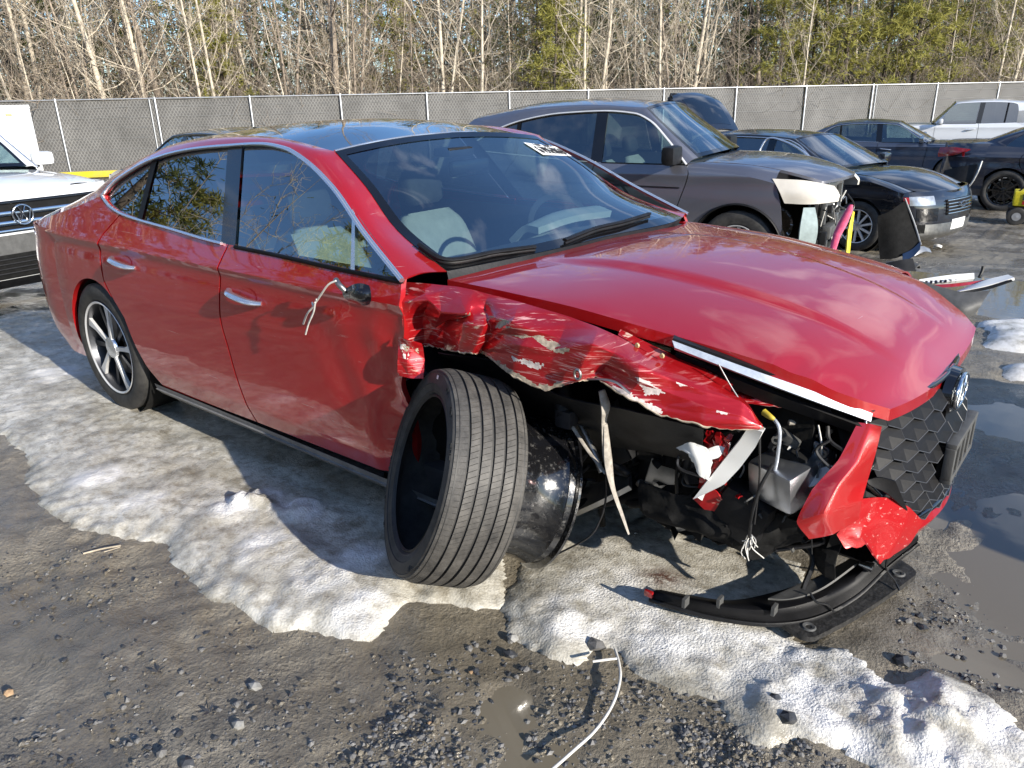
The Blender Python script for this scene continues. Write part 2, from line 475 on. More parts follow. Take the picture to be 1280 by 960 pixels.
# ground, ice, water
t = NT('mud'); cv = t.co()
n1 = t.noise(1.3, 7, .62, cv); n2 = t.noise(14, 7, .7, cv); n3 = t.noise(75, 4, .6, cv); n0 = t.noise(.45, 4, .5, cv)
c = t.ramp(n1, [(.30, (.175, .157, .128)), (.5, (.30, .268, .214)), (.70, (.42, .380, .310))])
c = t.mix(t.ramp(n2, [(.35, .75), (.62, 0.0)]), c, (.095, .086, .072))
c = t.mix(t.ramp(n3, [(.58, 0.0), (.74, .5)]), c, (.40, .37, .32))
c = t.mix(t.ramp(n0, [(.43, 0.0), (.60, .7)]), c, t.mix(n2, (.17, .145, .10), (.36, .31, .225)))
wet = t.ramp(t.noise(1.7, 5, .6, t.co(loc=(3.1, 1.7, 0))), [(.40, 0.0), (.57, 1.0)])
c = t.mix(t.math('MULTIPLY', wet, .6), c, (.092, .076, .054))
t.set(base=c, rough=t.mix(wet, .68, .11), spec=.6)
h = t.math('ADD', t.math('MULTIPLY', n2, .7), t.math('MULTIPLY', n3, .35)); t.bump(h, t.mix(wet, 1.0, .45), .032)
t = NT('ice'); cv = t.co()
wh = t.attr('fresh')
a1 = t.noise(3.2, 7, .66, t.co(scale=(1, 1.9, 1), rot=(0, 0, rad(24)))); a2 = t.noise(24, 6, .7, cv); a3 = t.noise(9, 5, .65, cv)
c = t.ramp(a1, [(.30, (.24, .22, .175)), (.45, (.47, .445, .38)), (.64, (.70, .675, .605))])
c = t.mix(t.ramp(a2, [(.36, .7), (.55, 0.0)]), c, (.24, .21, .155))
fr = t.math('MULTIPLY', t.ramp(wh, [(.15, 0.0), (.5, 1.0)]), t.ramp(t.noise(8, 6, .65, cv), [(.36, .0), (.60, 1.0)]))
c = t.mix(fr, c, (.80, .785, .755))
dk = t.ramp(t.noise(5.5, 6, .7, t.co(loc=(9, 4, 0))), [(.55, 0.0), (.70, .7)])
c = t.mix(t.math('MULTIPLY', dk, t.math('SUBTRACT', 1.0, fr)), c, (.15, .125, .085))
ru = t.math('MULTIPLY', t.attr('rust'), t.ramp(t.noise(22, 5, .7), [(.36, 0.0), (.52, 1.0)])); c = t.mix(ru, c, (.075, .022, .010))
t.set(base=c, rough=t.mix(fr, t.ramp(a3, [(.35, .10), (.7, .38)]), .75), spec=.5, sss=.0)
t.bump(t.math('ADD', t.math('MULTIPLY', a2, .6), t.math('MULTIPLY', t.noise(130, 3), .6)), t.mix(fr, .38, .65), .017)
t = NT('water'); t.set(base=(.175, .150, .108), rough=.03, spec=.6).bump(t.noise(6, 3), .06, .01)
t = NT('stone'); oi = t.n.new('ShaderNodeObjectInfo'); f = t.noise(30, 5)
c = t.mix(f, (.07, .068, .066), (.27, .26, .245)); t.set(base=c, rough=.6).bump(t.noise(80, 4), .4, .004)
plain('stone_dark', (.045, .047, .052), .45, 0, .45, 40, .4)
plain('stone_pale', (.24, .235, .22), .7, 0, .3, 40, .4)
plain('stone_tan', (.34, .22, .12), .7, 0, .3, 40, .4)
plain('stain_rust', (.10, .028, .012), .5, 0, .4, 30, .3)
plain('rubber_mat', (.022, .021, .02), .6, 0, .9, 60, .9)
plain('twig', (.42, .36, .27), .8, 0, .3, 30)
plain('leaf_dry', (.16, .10, .055), .8, 0, .4, 30)

# trees and fence
plain('bark_pale', (.54, .47, .365), .85, 0, .3, 6, .3)
plain('bark_brown', (.30, .245, .19), .88, 0, .35, 6, .3)
plain('bark_dark', (.10, .08, .06), .9, 0, .35, 6, .3)
def leafm(name, a, b):
    t = NT(name); oi = t.n.new('ShaderNodeObjectInfo'); f = t.noise(.9, 3, .6)
    t.set(base=t.ramp(f, [(.3, a), (.7, b)]), rough=.7, spec=.25)
    tr = t.n.new('ShaderNodeBsdfTranslucent'); tr.inputs[0].default_value = (*[min(1, q*1.3) for q in b], 1)
    mx = t.n.new('ShaderNodeMixShader'); mx.inputs[0].default_value = .25
    t.l.new(t.b.outputs[0], mx.inputs[1]); t.l.new(tr.outputs[0], mx.inputs[2]); t.l.new(mx.outputs[0], t.out.inputs['Surface'])
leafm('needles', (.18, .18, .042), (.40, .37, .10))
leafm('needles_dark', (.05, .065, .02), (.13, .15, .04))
leafm('brush_brown', (.17, .135, .09), (.32, .26, .18))
leafm('oak_brown', (.17, .10, .05), (.30, .19, .10))
t = NT('fence_fabric'); v = t.co('Object')
def stripes(rot, sc):
    w = t.n.new('ShaderNodeTexWave'); w.inputs['Scale'].default_value = sc; w.inputs['Distortion'].default_value = .5
    t.l.new(t.co('Object', rot=rot), w.inputs['Vector']); return w.outputs['Fac']
d = t.math('MAXIMUM', stripes((0, rad(32), 0), 3.4), stripes((0, rad(-32), 0), 3.4))
g = t.ramp(t.noise(.9, 6, .65), [(.3, .68), (.7, 1.2)])
c = t.mix(t.ramp(d, [(.80, 0.0), (.97, 1.0)]), (.090, .088, .084), (.205, .20, .19))
t.set(base=t.mix(1.0, c, g, 'MULTIPLY'), rough=.75)
plain('galvanised', (.50, .51, .52), .42, .7, .12, 6)
plain('wire_galv', (.34, .34, .33), .5, .5, .15, 6)

# ------------------------------------------------------------------ vehicles: one builder, many spec sheets
def arch_pt(xw, R, Ra, a):
    return (xw+Ra*math.cos(rad(a)), R+Ra*math.sin(rad(a)))
def crossgrid(E, C, n_al, n_ac, px=2.0, pz=2.1, crease=None):
    """surface between a right edge curve E (x, -y, z), the centre line C (x, z) and the mirrored edge"""
    Es, Cs = cr(E, n_al), cr([(q[0], 0, q[1]) for q in C], n_al)
    G = np.zeros((n_al, n_ac, 3))
    for j, t in enumerate(np.linspace(-1, 1, n_ac)):
        a = abs(t)
        G[:, j, 0] = Cs[:, 0] + (Es[:, 0]-Cs[:, 0])*a**px
        G[:, j, 1] = -Es[:, 1]*t
        G[:, j, 2] = Cs[:, 2] + (Es[:, 2]-Cs[:, 2])*a**pz
        if crease: G[:, j, 2] += crease(G[:, j, 0], G[:, j, 1])
    return G
_wheel_cache = {}
def wheel_meshes(style, R, Rr, w):
    key = (style, R, Rr, w)
    if key in _wheel_cache: return _wheel_cache[key]
    out = []
    h = w/2
    pr = [(-h*.80, Rr-.004), (-h*.93, Rr+.012), (-h, Rr+(R-Rr)*.45), (-h*.97, R-.03), (-h*.86, R-.008)]
    tr = [(-h*.80, R-.001)]
    for g in (-.46, -.16, .16, .46):
        tr += [(h*(g-.055), R), (h*(g-.045), R-.007), (h*(g+.045), R-.007), (h*(g+.055), R)]
    tr += [(h*.80, R-.001)]
    ty = MB().lathe(pr+tr+[(-o, r) for o, r in pr[::-1]]+[(h*.5, Rr+.02), (-h*.5, Rr+.02)], 72, 'y', close=True)
    out.append(('tyre', ty.mesh('tyre', 'tyre_rubber', 30)))
    dark, face = {'sonata': ('alloy_dark', 'alloy_machined'), 'silver': ('alloy_dark', 'alloy_machined'), 'black': ('rim_black', 'black_gloss'), 'plain': ('alloy_dark', 'alloy_machined')}[style]
    rim = MB().lathe([(-h*.86, Rr+.006), (-h*.93, Rr+.002), (-h*.88, Rr-.010), (-h*.6, Rr-.018), (h*.1, Rr-.035), (h*.8, Rr-.02), (h*.85, Rr)], 64, 'y')
    rim.lathe([(-h*.35, .05), (-h*.3, Rr*.62), (-h*.2, Rr*.64), (-h*.15, .05)], 40, 'y')
    out.append(('rim', rim.mesh('rim', dark, 30)))
    lip = MB().lathe([(-h*.90, Rr+.001), (-h*.945, Rr-.003), (-h*.90, Rr-.012), (-h*.86, Rr-.008)], 64, 'y', close=True)
    out.append(('rim_lip', lip.mesh('rim_lip', face, 50)))
    def blade(poly, y0, y1):
        return MB().prism(poly, y0, y1)
    nsp = {'sonata': 5, 'silver': 10, 'black': 10, 'plain': 7}[style]
    def P(r, a): return (r*math.cos(rad(a)), r*math.sin(rad(a)))
    if style == 'sonata':
        sp = blade([P(.030, -30), P(.055, 8), P(.16, 4), P(Rr-.016, 8), P(Rr-.012, 0), P(Rr-.012, -3), P(.15, -4)], -h*.80, -h*.66).mesh('spoke', face, 30)
        sp2 = blade([P(.045, 26), P(.05, 44), P(Rr-.02, 38), P(Rr-.02, 30)], -h*.62, -h*.5).mesh('spoke', dark, 30)
        pats = [(sp, 0), (sp2, 0)]
    else:
        wdt = 4.2 if nsp > 7 else 7
        sp = blade([P(.045, -16), P(.045, 16), P(Rr-.012, wdt+3), P(Rr-.012, -wdt+3)], -h*.80, -h*.6).mesh('spoke', face, 30)
        pats = [(sp, 0)]
    hub = MB().lathe([(-h*.70, .06), (-h*.82, .055), (-h*.86, .036), (-h*.87, .001)], 24, 'y')
    out.append(('hub_cap', hub.mesh('hub_cap', 'satin_chrome' if style != 'black' else 'black_gloss', 30)))
    dsc = MB().lathe([(-h*.05, .06), (-h*.02, Rr*.70), (h*.1, Rr*.70), (h*.12, .06)], 36, 'y')
    out.append(('brake_disc', dsc.mesh('brake_disc', 'brake_steel', 30)))
    _wheel_cache[key] = (out, pats, nsp); return _wheel_cache[key]
def put_wheel(root, x, y, z, style, R, Rr, w, left=False, spin=0.0, steer=0.0):
    out, pats, nsp = wheel_meshes(style, R, Rr, w)
    wh = inst('wheel', out[1][1], root, (x, y, z), (0, 0, (math.pi if left else 0)+steer))
    for nm, me in out:
        if nm != 'rim': inst(nm, me, wh)
    for me, a0 in pats:
        for k in range(nsp):
            inst('spoke', me, wh, rot=(0, -rad(spin+a0+360/nsp*k), 0))
    return wh
def bumper_pt(zrow_x, xa, ya, th, z, ex, ey):
    """th 0 = at the right wheel arch, 1 = nose, 2 = left wheel arch"""
    a = np.asarray(th, float)*math.pi/2
    xt = zrow_x(z)
    s, c = np.sin(a), np.cos(a)
    x = xa + (xt-xa)*np.abs(s)**ex
    y = -ya(z)*np.sign(c)*np.abs(c)**ey
    return np.stack([x, y, np.broadcast_to(z, x.shape)], -1)
def bumper_grid(zx, xa, ya, th0, th1, z0, z1, nu, nv, ex=.62, ey=.62, off=0.0):
    T, Z = np.meshgrid(np.linspace(th0, th1, nu), np.linspace(z0, z1, nv))
    G = bumper_pt(zx, xa, ya, T, Z, ex, ey)
    if off:
        c = np.array([xa, 0, 0]); d = G-c; d[..., 2] = 0; d /= np.maximum(np.linalg.norm(d, axis=2, keepdims=True), 1e-6); G = G+d*off
    return G
def seat_meshes(pale):
    key = ('seat', pale)
    if key in _wheel_cache: return _wheel_cache[key]
    f = 'seat_fabric' if pale else 'seat_dark'
    def pad(rows, nm, mat):
        return MB().grid(net(rows, 14, 16), close_u=False).mesh(nm, mat, 60)
    def ringrow(cx, cz, wx, hz, n=10, tilt=0.0, w=.25):
        return None
    def loft(stations, nm, mat, n=18, e=.5):
        # stations: (centre x, centre z, half thickness, half width, angle) ; superellipse section
        G = []
        th = np.arange(n)*2*math.pi/n
        for (x, z, ht, hw, a) in stations:
            c, s = np.sign(np.cos(th))*np.abs(np.cos(th))**e, np.sign(np.sin(th))*np.abs(np.sin(th))**e
            nx, nz = -math.sin(a), math.cos(a)
            G.append(np.stack([x+nx*ht*s, hw*c, z+nz*ht*s], 1))
        m = MB(); m.grid(cr(np.array(G).reshape(len(G), -1), 4*len(G)).reshape(4*len(G), n, 3), close_u=True)
        k = 4*len(G); m.f.append(tuple(range(n))); m.f.append(tuple((k-1)*n+i for i in range(n)))
        return m.mesh(nm, mat, 60)
    cushion = loft([(.27, .42, .05, .20, .1), (.22, .44, .08, .25, .1), (0, .42, .085, .255, .06), (-.22, .40, .08, .25, 0), (-.27, .39, .04, .2, 0)], 'seat_cushion', f)
    b0 = rad(90)
    back = loft([(-.19, .40, .06, .21, b0+.25), (-.25, .50, .085, .25, b0+.28), (-.31, .70, .075, .255, b0+.30), (-.38, .90, .06, .23, b0+.32), (-.42, .99, .03, .17, b0+.32)], 'seat_back', f)
    head = loft([(-.42, 1.03, .03, .09, b0+.25), (-.43, 1.06, .055, .125, b0+.25), (-.45, 1.14, .055, .13, b0+.25), (-.465, 1.20, .03, .10, b0+.25)], 'headrest', 'seat_dark')
    _wheel_cache[key] = (cushion, back, head); return _wheel_cache[key]
def put_seat(root, x, y, dz=0.0, pale=True, sc=1.0):
    c, b, h = seat_meshes(pale)
    s = inst('seat', b, root, (x, y, dz), scale=(sc, sc, sc)); inst('seat_cushion', c, s); inst('headrest', h, s); return s

def make_car(S, skip=()):
    root = empty(S.get('name', 'parked_car'), S.get('loc', (0, 0, 0)), S.get('rz', 0.0), S['label'], S['cat'], S.get('group'))
    paintm = S['paint']; wb, R, Ra, Rr = S['wb'], S['R'], S['Ra'], S['Rr']
    prof, plan = pch(S['prof']), pch(S['plan'])
    Y = lambda x, z: prof(z)*plan(x)
    belt, arcf = pch(S['belt']), pch(S['arc'])
    g0, gz, gk = S['gl']; gplan = pch(S.get('gplan', [(-5, 1.0), (2, 1.0)]))
    gy = lambda x, z: (g0-gk*(np.asarray(z)-gz))*gplan(x)
    sz = S['sill'][1]; sz0 = S['sill'][0]
    xr = -wb; nsd = S.get('nsd', 1)
    fd, bs = S['fd'], S['bs']
    rd = S.get('rd') or [(xr+.30, float(belt(xr+.30))), (xr+.17, .92), (xr+.16, .80)]+[arch_pt(xr, R, Ra, a) for a in (50, 32, 14)]+[(xr+Ra+.02, sz)]
    jq = S.get('jq', 3)                                   # index in rd where the door edge reaches the wheel arch
    arc_lo, arc_hi = S['arc'][-1][0], S['arc'][0][0]
    tip = S['arc'][-1]
    hE, hC = S['hoodE'], S['hoodC']
    hy, hz = pch([(q[0], q[1]) for q in hE]), pch([(q[0], q[2]) for q in hE])
    g = .0052
    def side(name, top, bottom, left, right, nu, nv, s, mat=None, fill=None, sm=(1, 1, 1, 1), deform=None):
        T, B = resample(top, nu, sm[0]), resample(bottom, nu, sm[1]); L, Rt = resample(left, nv, sm[2]), resample(right, nv, sm[3])
        P = coons(T, B, L, Rt)
        G = np.stack([P[..., 0], s*Y(P[..., 0], P[..., 1]), P[..., 1]], -1)
        if deform: G = deform(G)
        if fill:
            rows = []
            p0 = G[0]; ex = p0[:, 0]
            p2 = np.stack([ex, s*fill[0](ex), fill[1](ex)], 1); p1 = np.stack([ex, s*(.55*np.abs(p0[:, 1])+.45*fill[0](ex)), p2[:, 2]*.85+p0[:, 2]*.15+.012], 1)
            for tt in np.linspace(1, 0, 6)[:-1]:
                rows.append((1-tt)**2*p0+2*tt*(1-tt)*p1+tt*tt*p2)
            G = np.concatenate([np.array(rows), G], 0)
        return MB().sheet(G, (0, -s*.022, 0), flip=(s > 0)).build(name, mat or paintm, root, 30)
    def belt_line(x0, x1, n=10): return [(x, float(belt(x))) for x in np.linspace(x0, x1, n)]
    hl_y = lambda x: -hy(x)+.006
    hl_z = lambda x: hz(x)-.004
    for s in (-1, 1):
        tg = 'R' if s < 0 else 'L'
        dfm = S.get('deform', {})
        if 'front_door'+tg not in skip:
            d = side('front_door', belt_line(bs[0][0]+g, fd[0][0]-g), [(bs[-1][0]+g, bs[-1][1]), (fd[-1][0]-g, fd[-1][1])],
                     [(x+g, z) for x, z in bs], [(x-g, z) for x, z in fd], 50, 84, s, deform=dfm.get('front_door'+tg))
            handle(d, S, Y, S['handles'][0], s)
        if 'rear_door'+tg not in skip and S.get('four', True):
            d = side('rear_door', belt_line(rd[0][0]+g, bs[0][0]-g), [(rd[-1][0]+g, rd[-1][1]), (bs[-1][0]-g, bs[-1][1])],
                     [(x+g, z) for x, z in rd], [(x-g, z) for x, z in bs], 50, 84, s, sm=(1, 1, 0 if len(rd) > 8 else 1, 1))
            handle(d, S, Y, S['handles'][1], s)
        if 'fender'+tg not in skip:
            fe = S['fe']                                   # fender front edge, top to bottom
            arch = [arch_pt(0, R, Ra, a) for a in np.linspace(188, S.get('fa', 12), 20)]
            bot = [(fd[-1][0]+g, fd[-1][1]), (-Ra-.01, sz)]+arch
            if fe[-1][1] < bot[-1][1]-.02: fe = fe[:-1]+[bot[-1]]
            else: bot[-1] = fe[-1]
            top = [(x, float(hz(x))-.05) for x in np.linspace(fd[0][0]+g, fe[0][0], 12)]
            top[0] = (fd[0][0]+g, min(fd[0][1], top[0][1]))
            fen = side('front_fender', top, bot, [(x+g, z) for x, z in [top[0]]+fd[1:]], fe, 56, 26, s, fill=(hl_y, hl_z), sm=(1, 0, 1, 1), mat=S.get('fender_mat'+tg))
            lin = MB().lathe([(0, Ra-.004), (-.2, Ra-.004), (-.24, Ra*.5)], 36, 'y', (0, s*(Y(0, R)-.03) if s < 0 else Y(0, R)-.03+.2, R))
            if s > 0: lin = MB().lathe([(0, Ra-.004), (-.2, Ra-.004), (-.2, Ra*.5)], 36, 'y', (0, Y(0, R)-.03, R))
            else: lin = MB().lathe([(0, Ra-.004), (.2, Ra-.004), (.2, Ra*.5)], 36, 'y', (0, -Y(0, R)+.03, R))
            lin.build('wheel_liner', 'liner_black', root)
        if 'quarter'+tg not in skip:
            j = rd[jq]
            arch = [arch_pt(xr, R, Ra, a) for a in np.linspace(math.degrees(math.atan2(j[1]-R, j[0]-xr)), S.get('qa', 196), 22)]
            bot = [j]+arch[1:]+S.get('qbot', [])
            sh = S['sh']
            top = belt_line(rd[0][0]-g, tip[0], 8)+list(sh)
            side('quarter_panel', top[::-1], bot[::-1], S['qe'][:1] and [top[-1]]+list(S['qe'])+[bot[-1]], [(x-g, z) for x, z in rd[:jq+1]], 70, 56, s, sm=(1, 0, 1, 1), mat=S.get('quarter_mat'))
            ctr = (xr, s*(Y(xr, R)-.03), R)
            MB().lathe([(0, Ra-.004), (-s*.22, Ra-.004), (-s*.22, Ra*.5)], 36, 'y', ctr).build('wheel_liner', 'liner_black', root)
        if 'sill'+tg not in skip:
            x0, x1 = xr+Ra+.03, -Ra-.03
            xs = np.linspace(x0, x1, 24); zs = [sz-.004, sz-.03, (sz+sz0)/2, sz0, sz0-.01]; ys = [0.006, .004, .012, -.012, -.10]
            G = np.array([[(x, s*(Y(x, max(z, S['prof'][0][0]))+dy), z) for x in xs] for z, dy in zip(zs, ys)])
            MB().grid(G, flip=(s > 0)).build('side_sill', S.get('sill_mat', 'sill_plastic'), root, 30)
        # greenhouse
        b0, b1, b2, b3 = S['brk']
        def low(xa, xb, n):
            xs = np.linspace(xa, xb, n); zs = arcf(xs); return np.stack([xs, s*(gy(xs, zs)+.014), zs], 1)
        segs_u = [np.asarray(S[k], float) for k in ('wsE', 'roofE', 'bgE', 'deckE')]
        U, Lw = [], []
        for k, (u, (xa, xb)) in enumerate(zip(segs_u, [(b0, b1), (b1, b2), (b2, b3), (None, None)])):
            n = 16
            uu = cr(u, n); uu = uu*np.array([1, -s, 1])
            if k < 3: ll = low(xa, xb, n)
            else:
                q = cr([(tip[0], tip[1])]+list(S['sh']), n); ll = np.stack([q[:, 0], s*Y(q[:, 0], q[:, 1]), q[:, 1]], 1)
                ll[0] = Lw[-1]
            st = 0 if k == 0 else 1
            if s > 0 and k == 0 and S.get('lowleft'): ll = ll-np.array([0, .02, .075])*np.sin(np.linspace(0, math.pi, n))[:, None]**.6
            U += list(uu[st:]); Lw += list(ll[st:])
        U, Lw = np.array(U), np.array(Lw)
        mid = (U+Lw)/2; bul = S.get('bulge', .014); mid[:, 1] += s*bul; mid[:, 2] += bul*.8
        G = np.stack([cr([a, b, c], 7) for a, b, c in zip(U, mid, Lw)], 1).transpose(1, 0, 2)
        MB().sheet(G, (0, -s*.012, -.004), flip=(s < 0)).build('roof_pillar', S.get('pillar_paint', paintm), root, 40)
        # glazing of the side
        bx = bs[0][0]; pw = S.get('bp', .06)
        def pane(name, xa, xb, mat, n=20, off=0.0, la=0.0, lb=0.0, top=.006):
            xs = np.linspace(xa, xb, n); xt = np.linspace(xa+la, xb+lb, n); lo = belt(xs)-.012; hi = np.maximum(arcf(xt)+top, lo+.002)
            G = np.array([[(x*(1-t)+x2*t, s*(gy(x, a*(1-t)+b*t)+off), a*(1-t)+b*t) for x, x2, a, b in zip(xs, xt, lo, hi)] for t in np.linspace(0, 1, 8)])
            return MB().grid(G, flip=(s < 0)).build(name, mat, root, 0)
        bl, ql = S.get('blean', -.04), S.get('qlean', -.03)
        pane('door_window', bx+pw, arc_hi-.002, S['fglass'], la=bl)
        if S.get('fdiv'): pane('window_bar', S['fdiv']-.011, S['fdiv']+.011, 'satin_chrome' if S.get('fdiv_chrome') else 'black_trim', 4, .008, S.get('fdl', -.02), S.get('fdl', -.02))
        if S.get('four', True):
            pane('door_window', S['qx'], bx-pw, S['rglass'], la=ql, lb=bl)
            pane('pillar_trim', bx-pw, bx+pw, 'black_gloss', 6, .008, bl, bl)
            pane('window_bar', S['qx']-.022, S['qx']+.022, 'black_trim', 4, .007, ql, ql)
        pane('quarter_window', tip[0]+.003, S['qx'], S['rglass'], lb=ql)
        if S.get('chrome', True):
            xs = np.linspace(arc_hi, arc_lo, 60); zs = arcf(xs)
            P = np.stack([xs, s*(gy(xs, zs)+.017), zs], 1)
            m = MB().tube(P, S.get('chr', .011), 6, flat=.8)
            xs = np.linspace(arc_lo, S.get('chrome_to', bx), 24); zs = belt(xs)
            m.tube(np.stack([xs, s*(gy(xs, zs)+.017), zs], 1), S.get('chr', .011)*.8, 6, flat=.8)
            m.build('window_trim', S.get('chrome_mat', 'satin_chrome'), root, 60)
        xs = np.linspace(bs[0][0]+pw, fd[0][0], 20); zs = belt(xs)-.004
        MB().tube(np.stack([xs, s*(gy(xs, zs)+.012), zs], 1), .008, 6).build('window_seal', 'black_trim', root, 60)
        # door card inside
        xs = np.linspace(xr+.35, fd[0][0]-.10, 12)
        G = np.array([[(x, s*(Y(x, z)-.09), z) for x in xs] for z in (sz, .5, .75, float(belt(-1.5))-.02)])
        MB().grid(G).build('door_card', 'seat_dark', root)
        if 'mirror'+tg not in skip and S.get('mirror'):
            mx, mz = S['mirror']; my = s*(Y(mx, mz)+.11)
            mm = MB().box((mx, my, mz+.05), S.get('msz', (.11, .21, .14)), bev=.045); mm.build('side_mirror', S.get('mirror_mat', paintm), root)
            MB().box((mx, s*(Y(mx, mz)+.01), mz-.02), (.06, .10, .035), bev=.012).build('mirror_arm', 'black_plastic', root)
        # wheels
        if 'fw'+tg not in skip: put_wheel(root, 0, s*(S['W']-S['tw']/2-.012), R, S['ws'], R, Rr, S['tw'], s > 0, S.get('spin', 10), S.get('steer', 0))
        if 'rw'+tg not in skip: put_wheel(root, xr, s*(S['W']-S['tw']/2-.008), R, S['ws'], R, Rr, S['tw'], s > 0, S.get('spin', 30))
    # top surfaces
    if 'windshield' not in skip:
        MB().grid(crossgrid(S['wsE'], S['wsC'], 24, 25)).build('windshield', S.get('wglass', 'glass_wind'), root, 0)
        Gw = crossgrid(S['wsE'], S['wsC'], 24, 25)
        fr = MB(); o = np.array([0, 0, .003])
        fr.grid(np.stack([Gw[:, 0]+o, Gw[:, 0]*.95+Gw[:, 1]*.05+(Gw[:, 2]-Gw[:, 0])*.3+o])); fr.grid(np.stack([Gw[:, -1]+o, Gw[:, -1]+(Gw[:, -3]-Gw[:, -1])*.32+o]))
        fr.grid(np.stack([Gw[-1]+o, Gw[-1]+(Gw[-2]-Gw[-1])*1.3+o])); fr.grid(np.stack([Gw[0]+o, Gw[0]+(Gw[1]-Gw[0])*1.2+o]))
        fr.build('windshield_frit', 'black_gloss', root, 0)
    if 'roof' not in skip:
        MB().sheet(crossgrid(S['roofE'], S['roofC'], 20, 21), (0, 0, -.012), flip=True).build('roof', S.get('roof_mat', paintm), root, 40)
    MB().grid(crossgrid(S['bgE'], S['bgC'], 16, 17)).build('rear_window', S.get('bglass', S['rglass']), root, 0)
    if 'deck' not in skip:
        MB().sheet(crossgrid(S['deckE'], S['deckC'], 14, 19), (0, 0, -.02)).build(S.get('deck_name', 'boot_lid'), paintm, root, 40)
    if 'hood' not in skip:
        G = crossgrid(hE, hC, 30, 31, S.get('hpx', 2.0), 2.3, S.get('hcrease')); MB().sheet(G, (0, 0, -.025)).build('hood', paintm, root, 30)
    # bumpers
    if 'fbumper' not in skip:
        B = S['fb']; zx = pch(B['zx']); ya = lambda z: Y(B['xa'], np.clip(z, S['prof'][0][0], 9))
        ex, ey = B.get('ex', .62), B.get('ey', .62)
        MB().sheet(bumper_grid(zx, B['xa'], ya, 0, 2, B['zx'][0][0], B['zx'][-1][0], 61, 20, ex, ey), (-.03, 0, 0)).build('front_bumper', B.get('mat', paintm), root, 30)
        for (nm, t0, t1, z0, z1, mat, off) in B.get('patches', []):
            MB().slab(bumper_grid(zx, B['xa'], ya, t0, t1, z0, z1, 16, 8, ex, ey, min(off, .007)), .012).build(nm, mat, root, 30)
        for (nm, t0, t1, zc, r, mat, off) in B.get('bars', []):
            MB().tube(bumper_grid(zx, B['xa'], ya, t0, t1, zc, zc+.001, 16, 2, ex, ey, off)[0], r, 6).build(nm, mat, root, 60)
        S['_fb'] = (zx, ya)
    if 'rbumper' not in skip:
        B = S['rb']; zx = pch(B['zx']); ya2 = lambda z: Y(B['xa'], np.clip(z, S['prof'][0][0], 9))
        ex, ey = B.get('ex', .62), B.get('ey', .62)
        MB().sheet(bumper_grid(zx, B['xa'], ya2, 0, 2, B['zx'][0][0], B['zx'][-1][0], 61, 20, ex, ey), (.03, 0, 0), flip=True).build('rear_bumper', B.get('mat', paintm), root, 30)
        for (nm, t0, t1, z0, z1, mat, off) in B.get('patches', []):
            MB().slab(bumper_grid(zx, B['xa'], ya2, t0, t1, z0, z1, 16, 8, ex, ey, off), -.02).build(nm, mat, root, 30)
    # cabin
    zb = float(belt(-1.0))
    MB().box((-1.5, 0, sz+.02), (wb-.5, S['W']*2-.22, .1)).build('cabin_floor', 'seat_dark', root)
    MB().box((xr+.15, 0, (sz+zb)/2), (.06, S['W']*2-.3, zb-sz)).build('rear_bulkhead', 'seat_dark', root)
    if 'dash' not in skip:
        x0 = S['wsE'][0][0]
        rows = [[(x0+.14, y, zb-.03+.01*math.cos(y*2)) for y in (-.66, -.33, 0, .33, .66)], [(x0-.12, y, zb-.01) for y in (-.66, -.33, 0, .33, .66)],
                [(x0-.26, y, zb-.05) for y in (-.66, -.33, 0, .33, .66)], [(x0-.26, y, zb-.30) for y in (-.66, -.33, 0, .33, .66)], [(x0-.10, y, zb-.5) for y in (-.66, -.33, 0, .33, .66)]]
        MB().grid(net(rows, 20, 20)).build('dashboard', 'dash_plastic', root, 60)
        MB().box((x0+.12, 0, .55), (.05, 1.3, .7)).build('firewall', 'liner_black', root)
        wh = MB().lathe([(-.014, .185), (0, .198), (.014, .185), (0, .172)], 32, 'x', close=True).box((0, 0, 0), (.03, .36, .05), bev=.01)
        Mx = Matrix.Translation((x0-.36, .37, zb-.06)) @ Matrix.Rotation(rad(-24), 4, 'Y'); wh.xform(Mx).build('steering_wheel', 'dash_plastic', root, 50)
        for sy in (-.37, .37): put_seat(root, S.get('seatx', -1.25), sy, S.get('seatz', -.02), S.get('pale', True))
        if S.get('four', True):
            for sy in (-.37, .37): put_seat(root, S.get('seatx', -1.25)-.92, sy, S.get('seatz', -.02)-.02, S.get('pale', True))
    S.update(_Y=Y, _belt=belt, _arc=arcf, _gy=gy, _root=root)
    return root
def handle(door, S, Y, h, s):
    """door pull with its recess, a sub-part of the door"""
    x, z = h; mat = S.get('handle_mat', 'satin_chrome'); L = .115
    u = np.linspace(-1, 1, 13); xs = x+u*L; zs = z-.012*u
    P = np.stack([xs, s*(Y(xs, zs)+.034*(1-np.abs(u)**3.2)+.003), zs], 1)
    MB().tube(P, .019-.006*np.abs(u)**3, 8, flat=.62).build('handle', mat, door, 60)
    c = MB(); T, Rr_ = np.meshgrid(np.linspace(0, 2*math.pi, 20), np.linspace(0.05, 1, 4))
    X = x+.02+np.cos(T)*Rr_*.055; Z = z+np.sin(T)*Rr_*.034
    c.grid(np.stack([X, s*(Y(X, Z)+.0025), Z], -1)).build('handle_recess', S['paint'], door, 60)

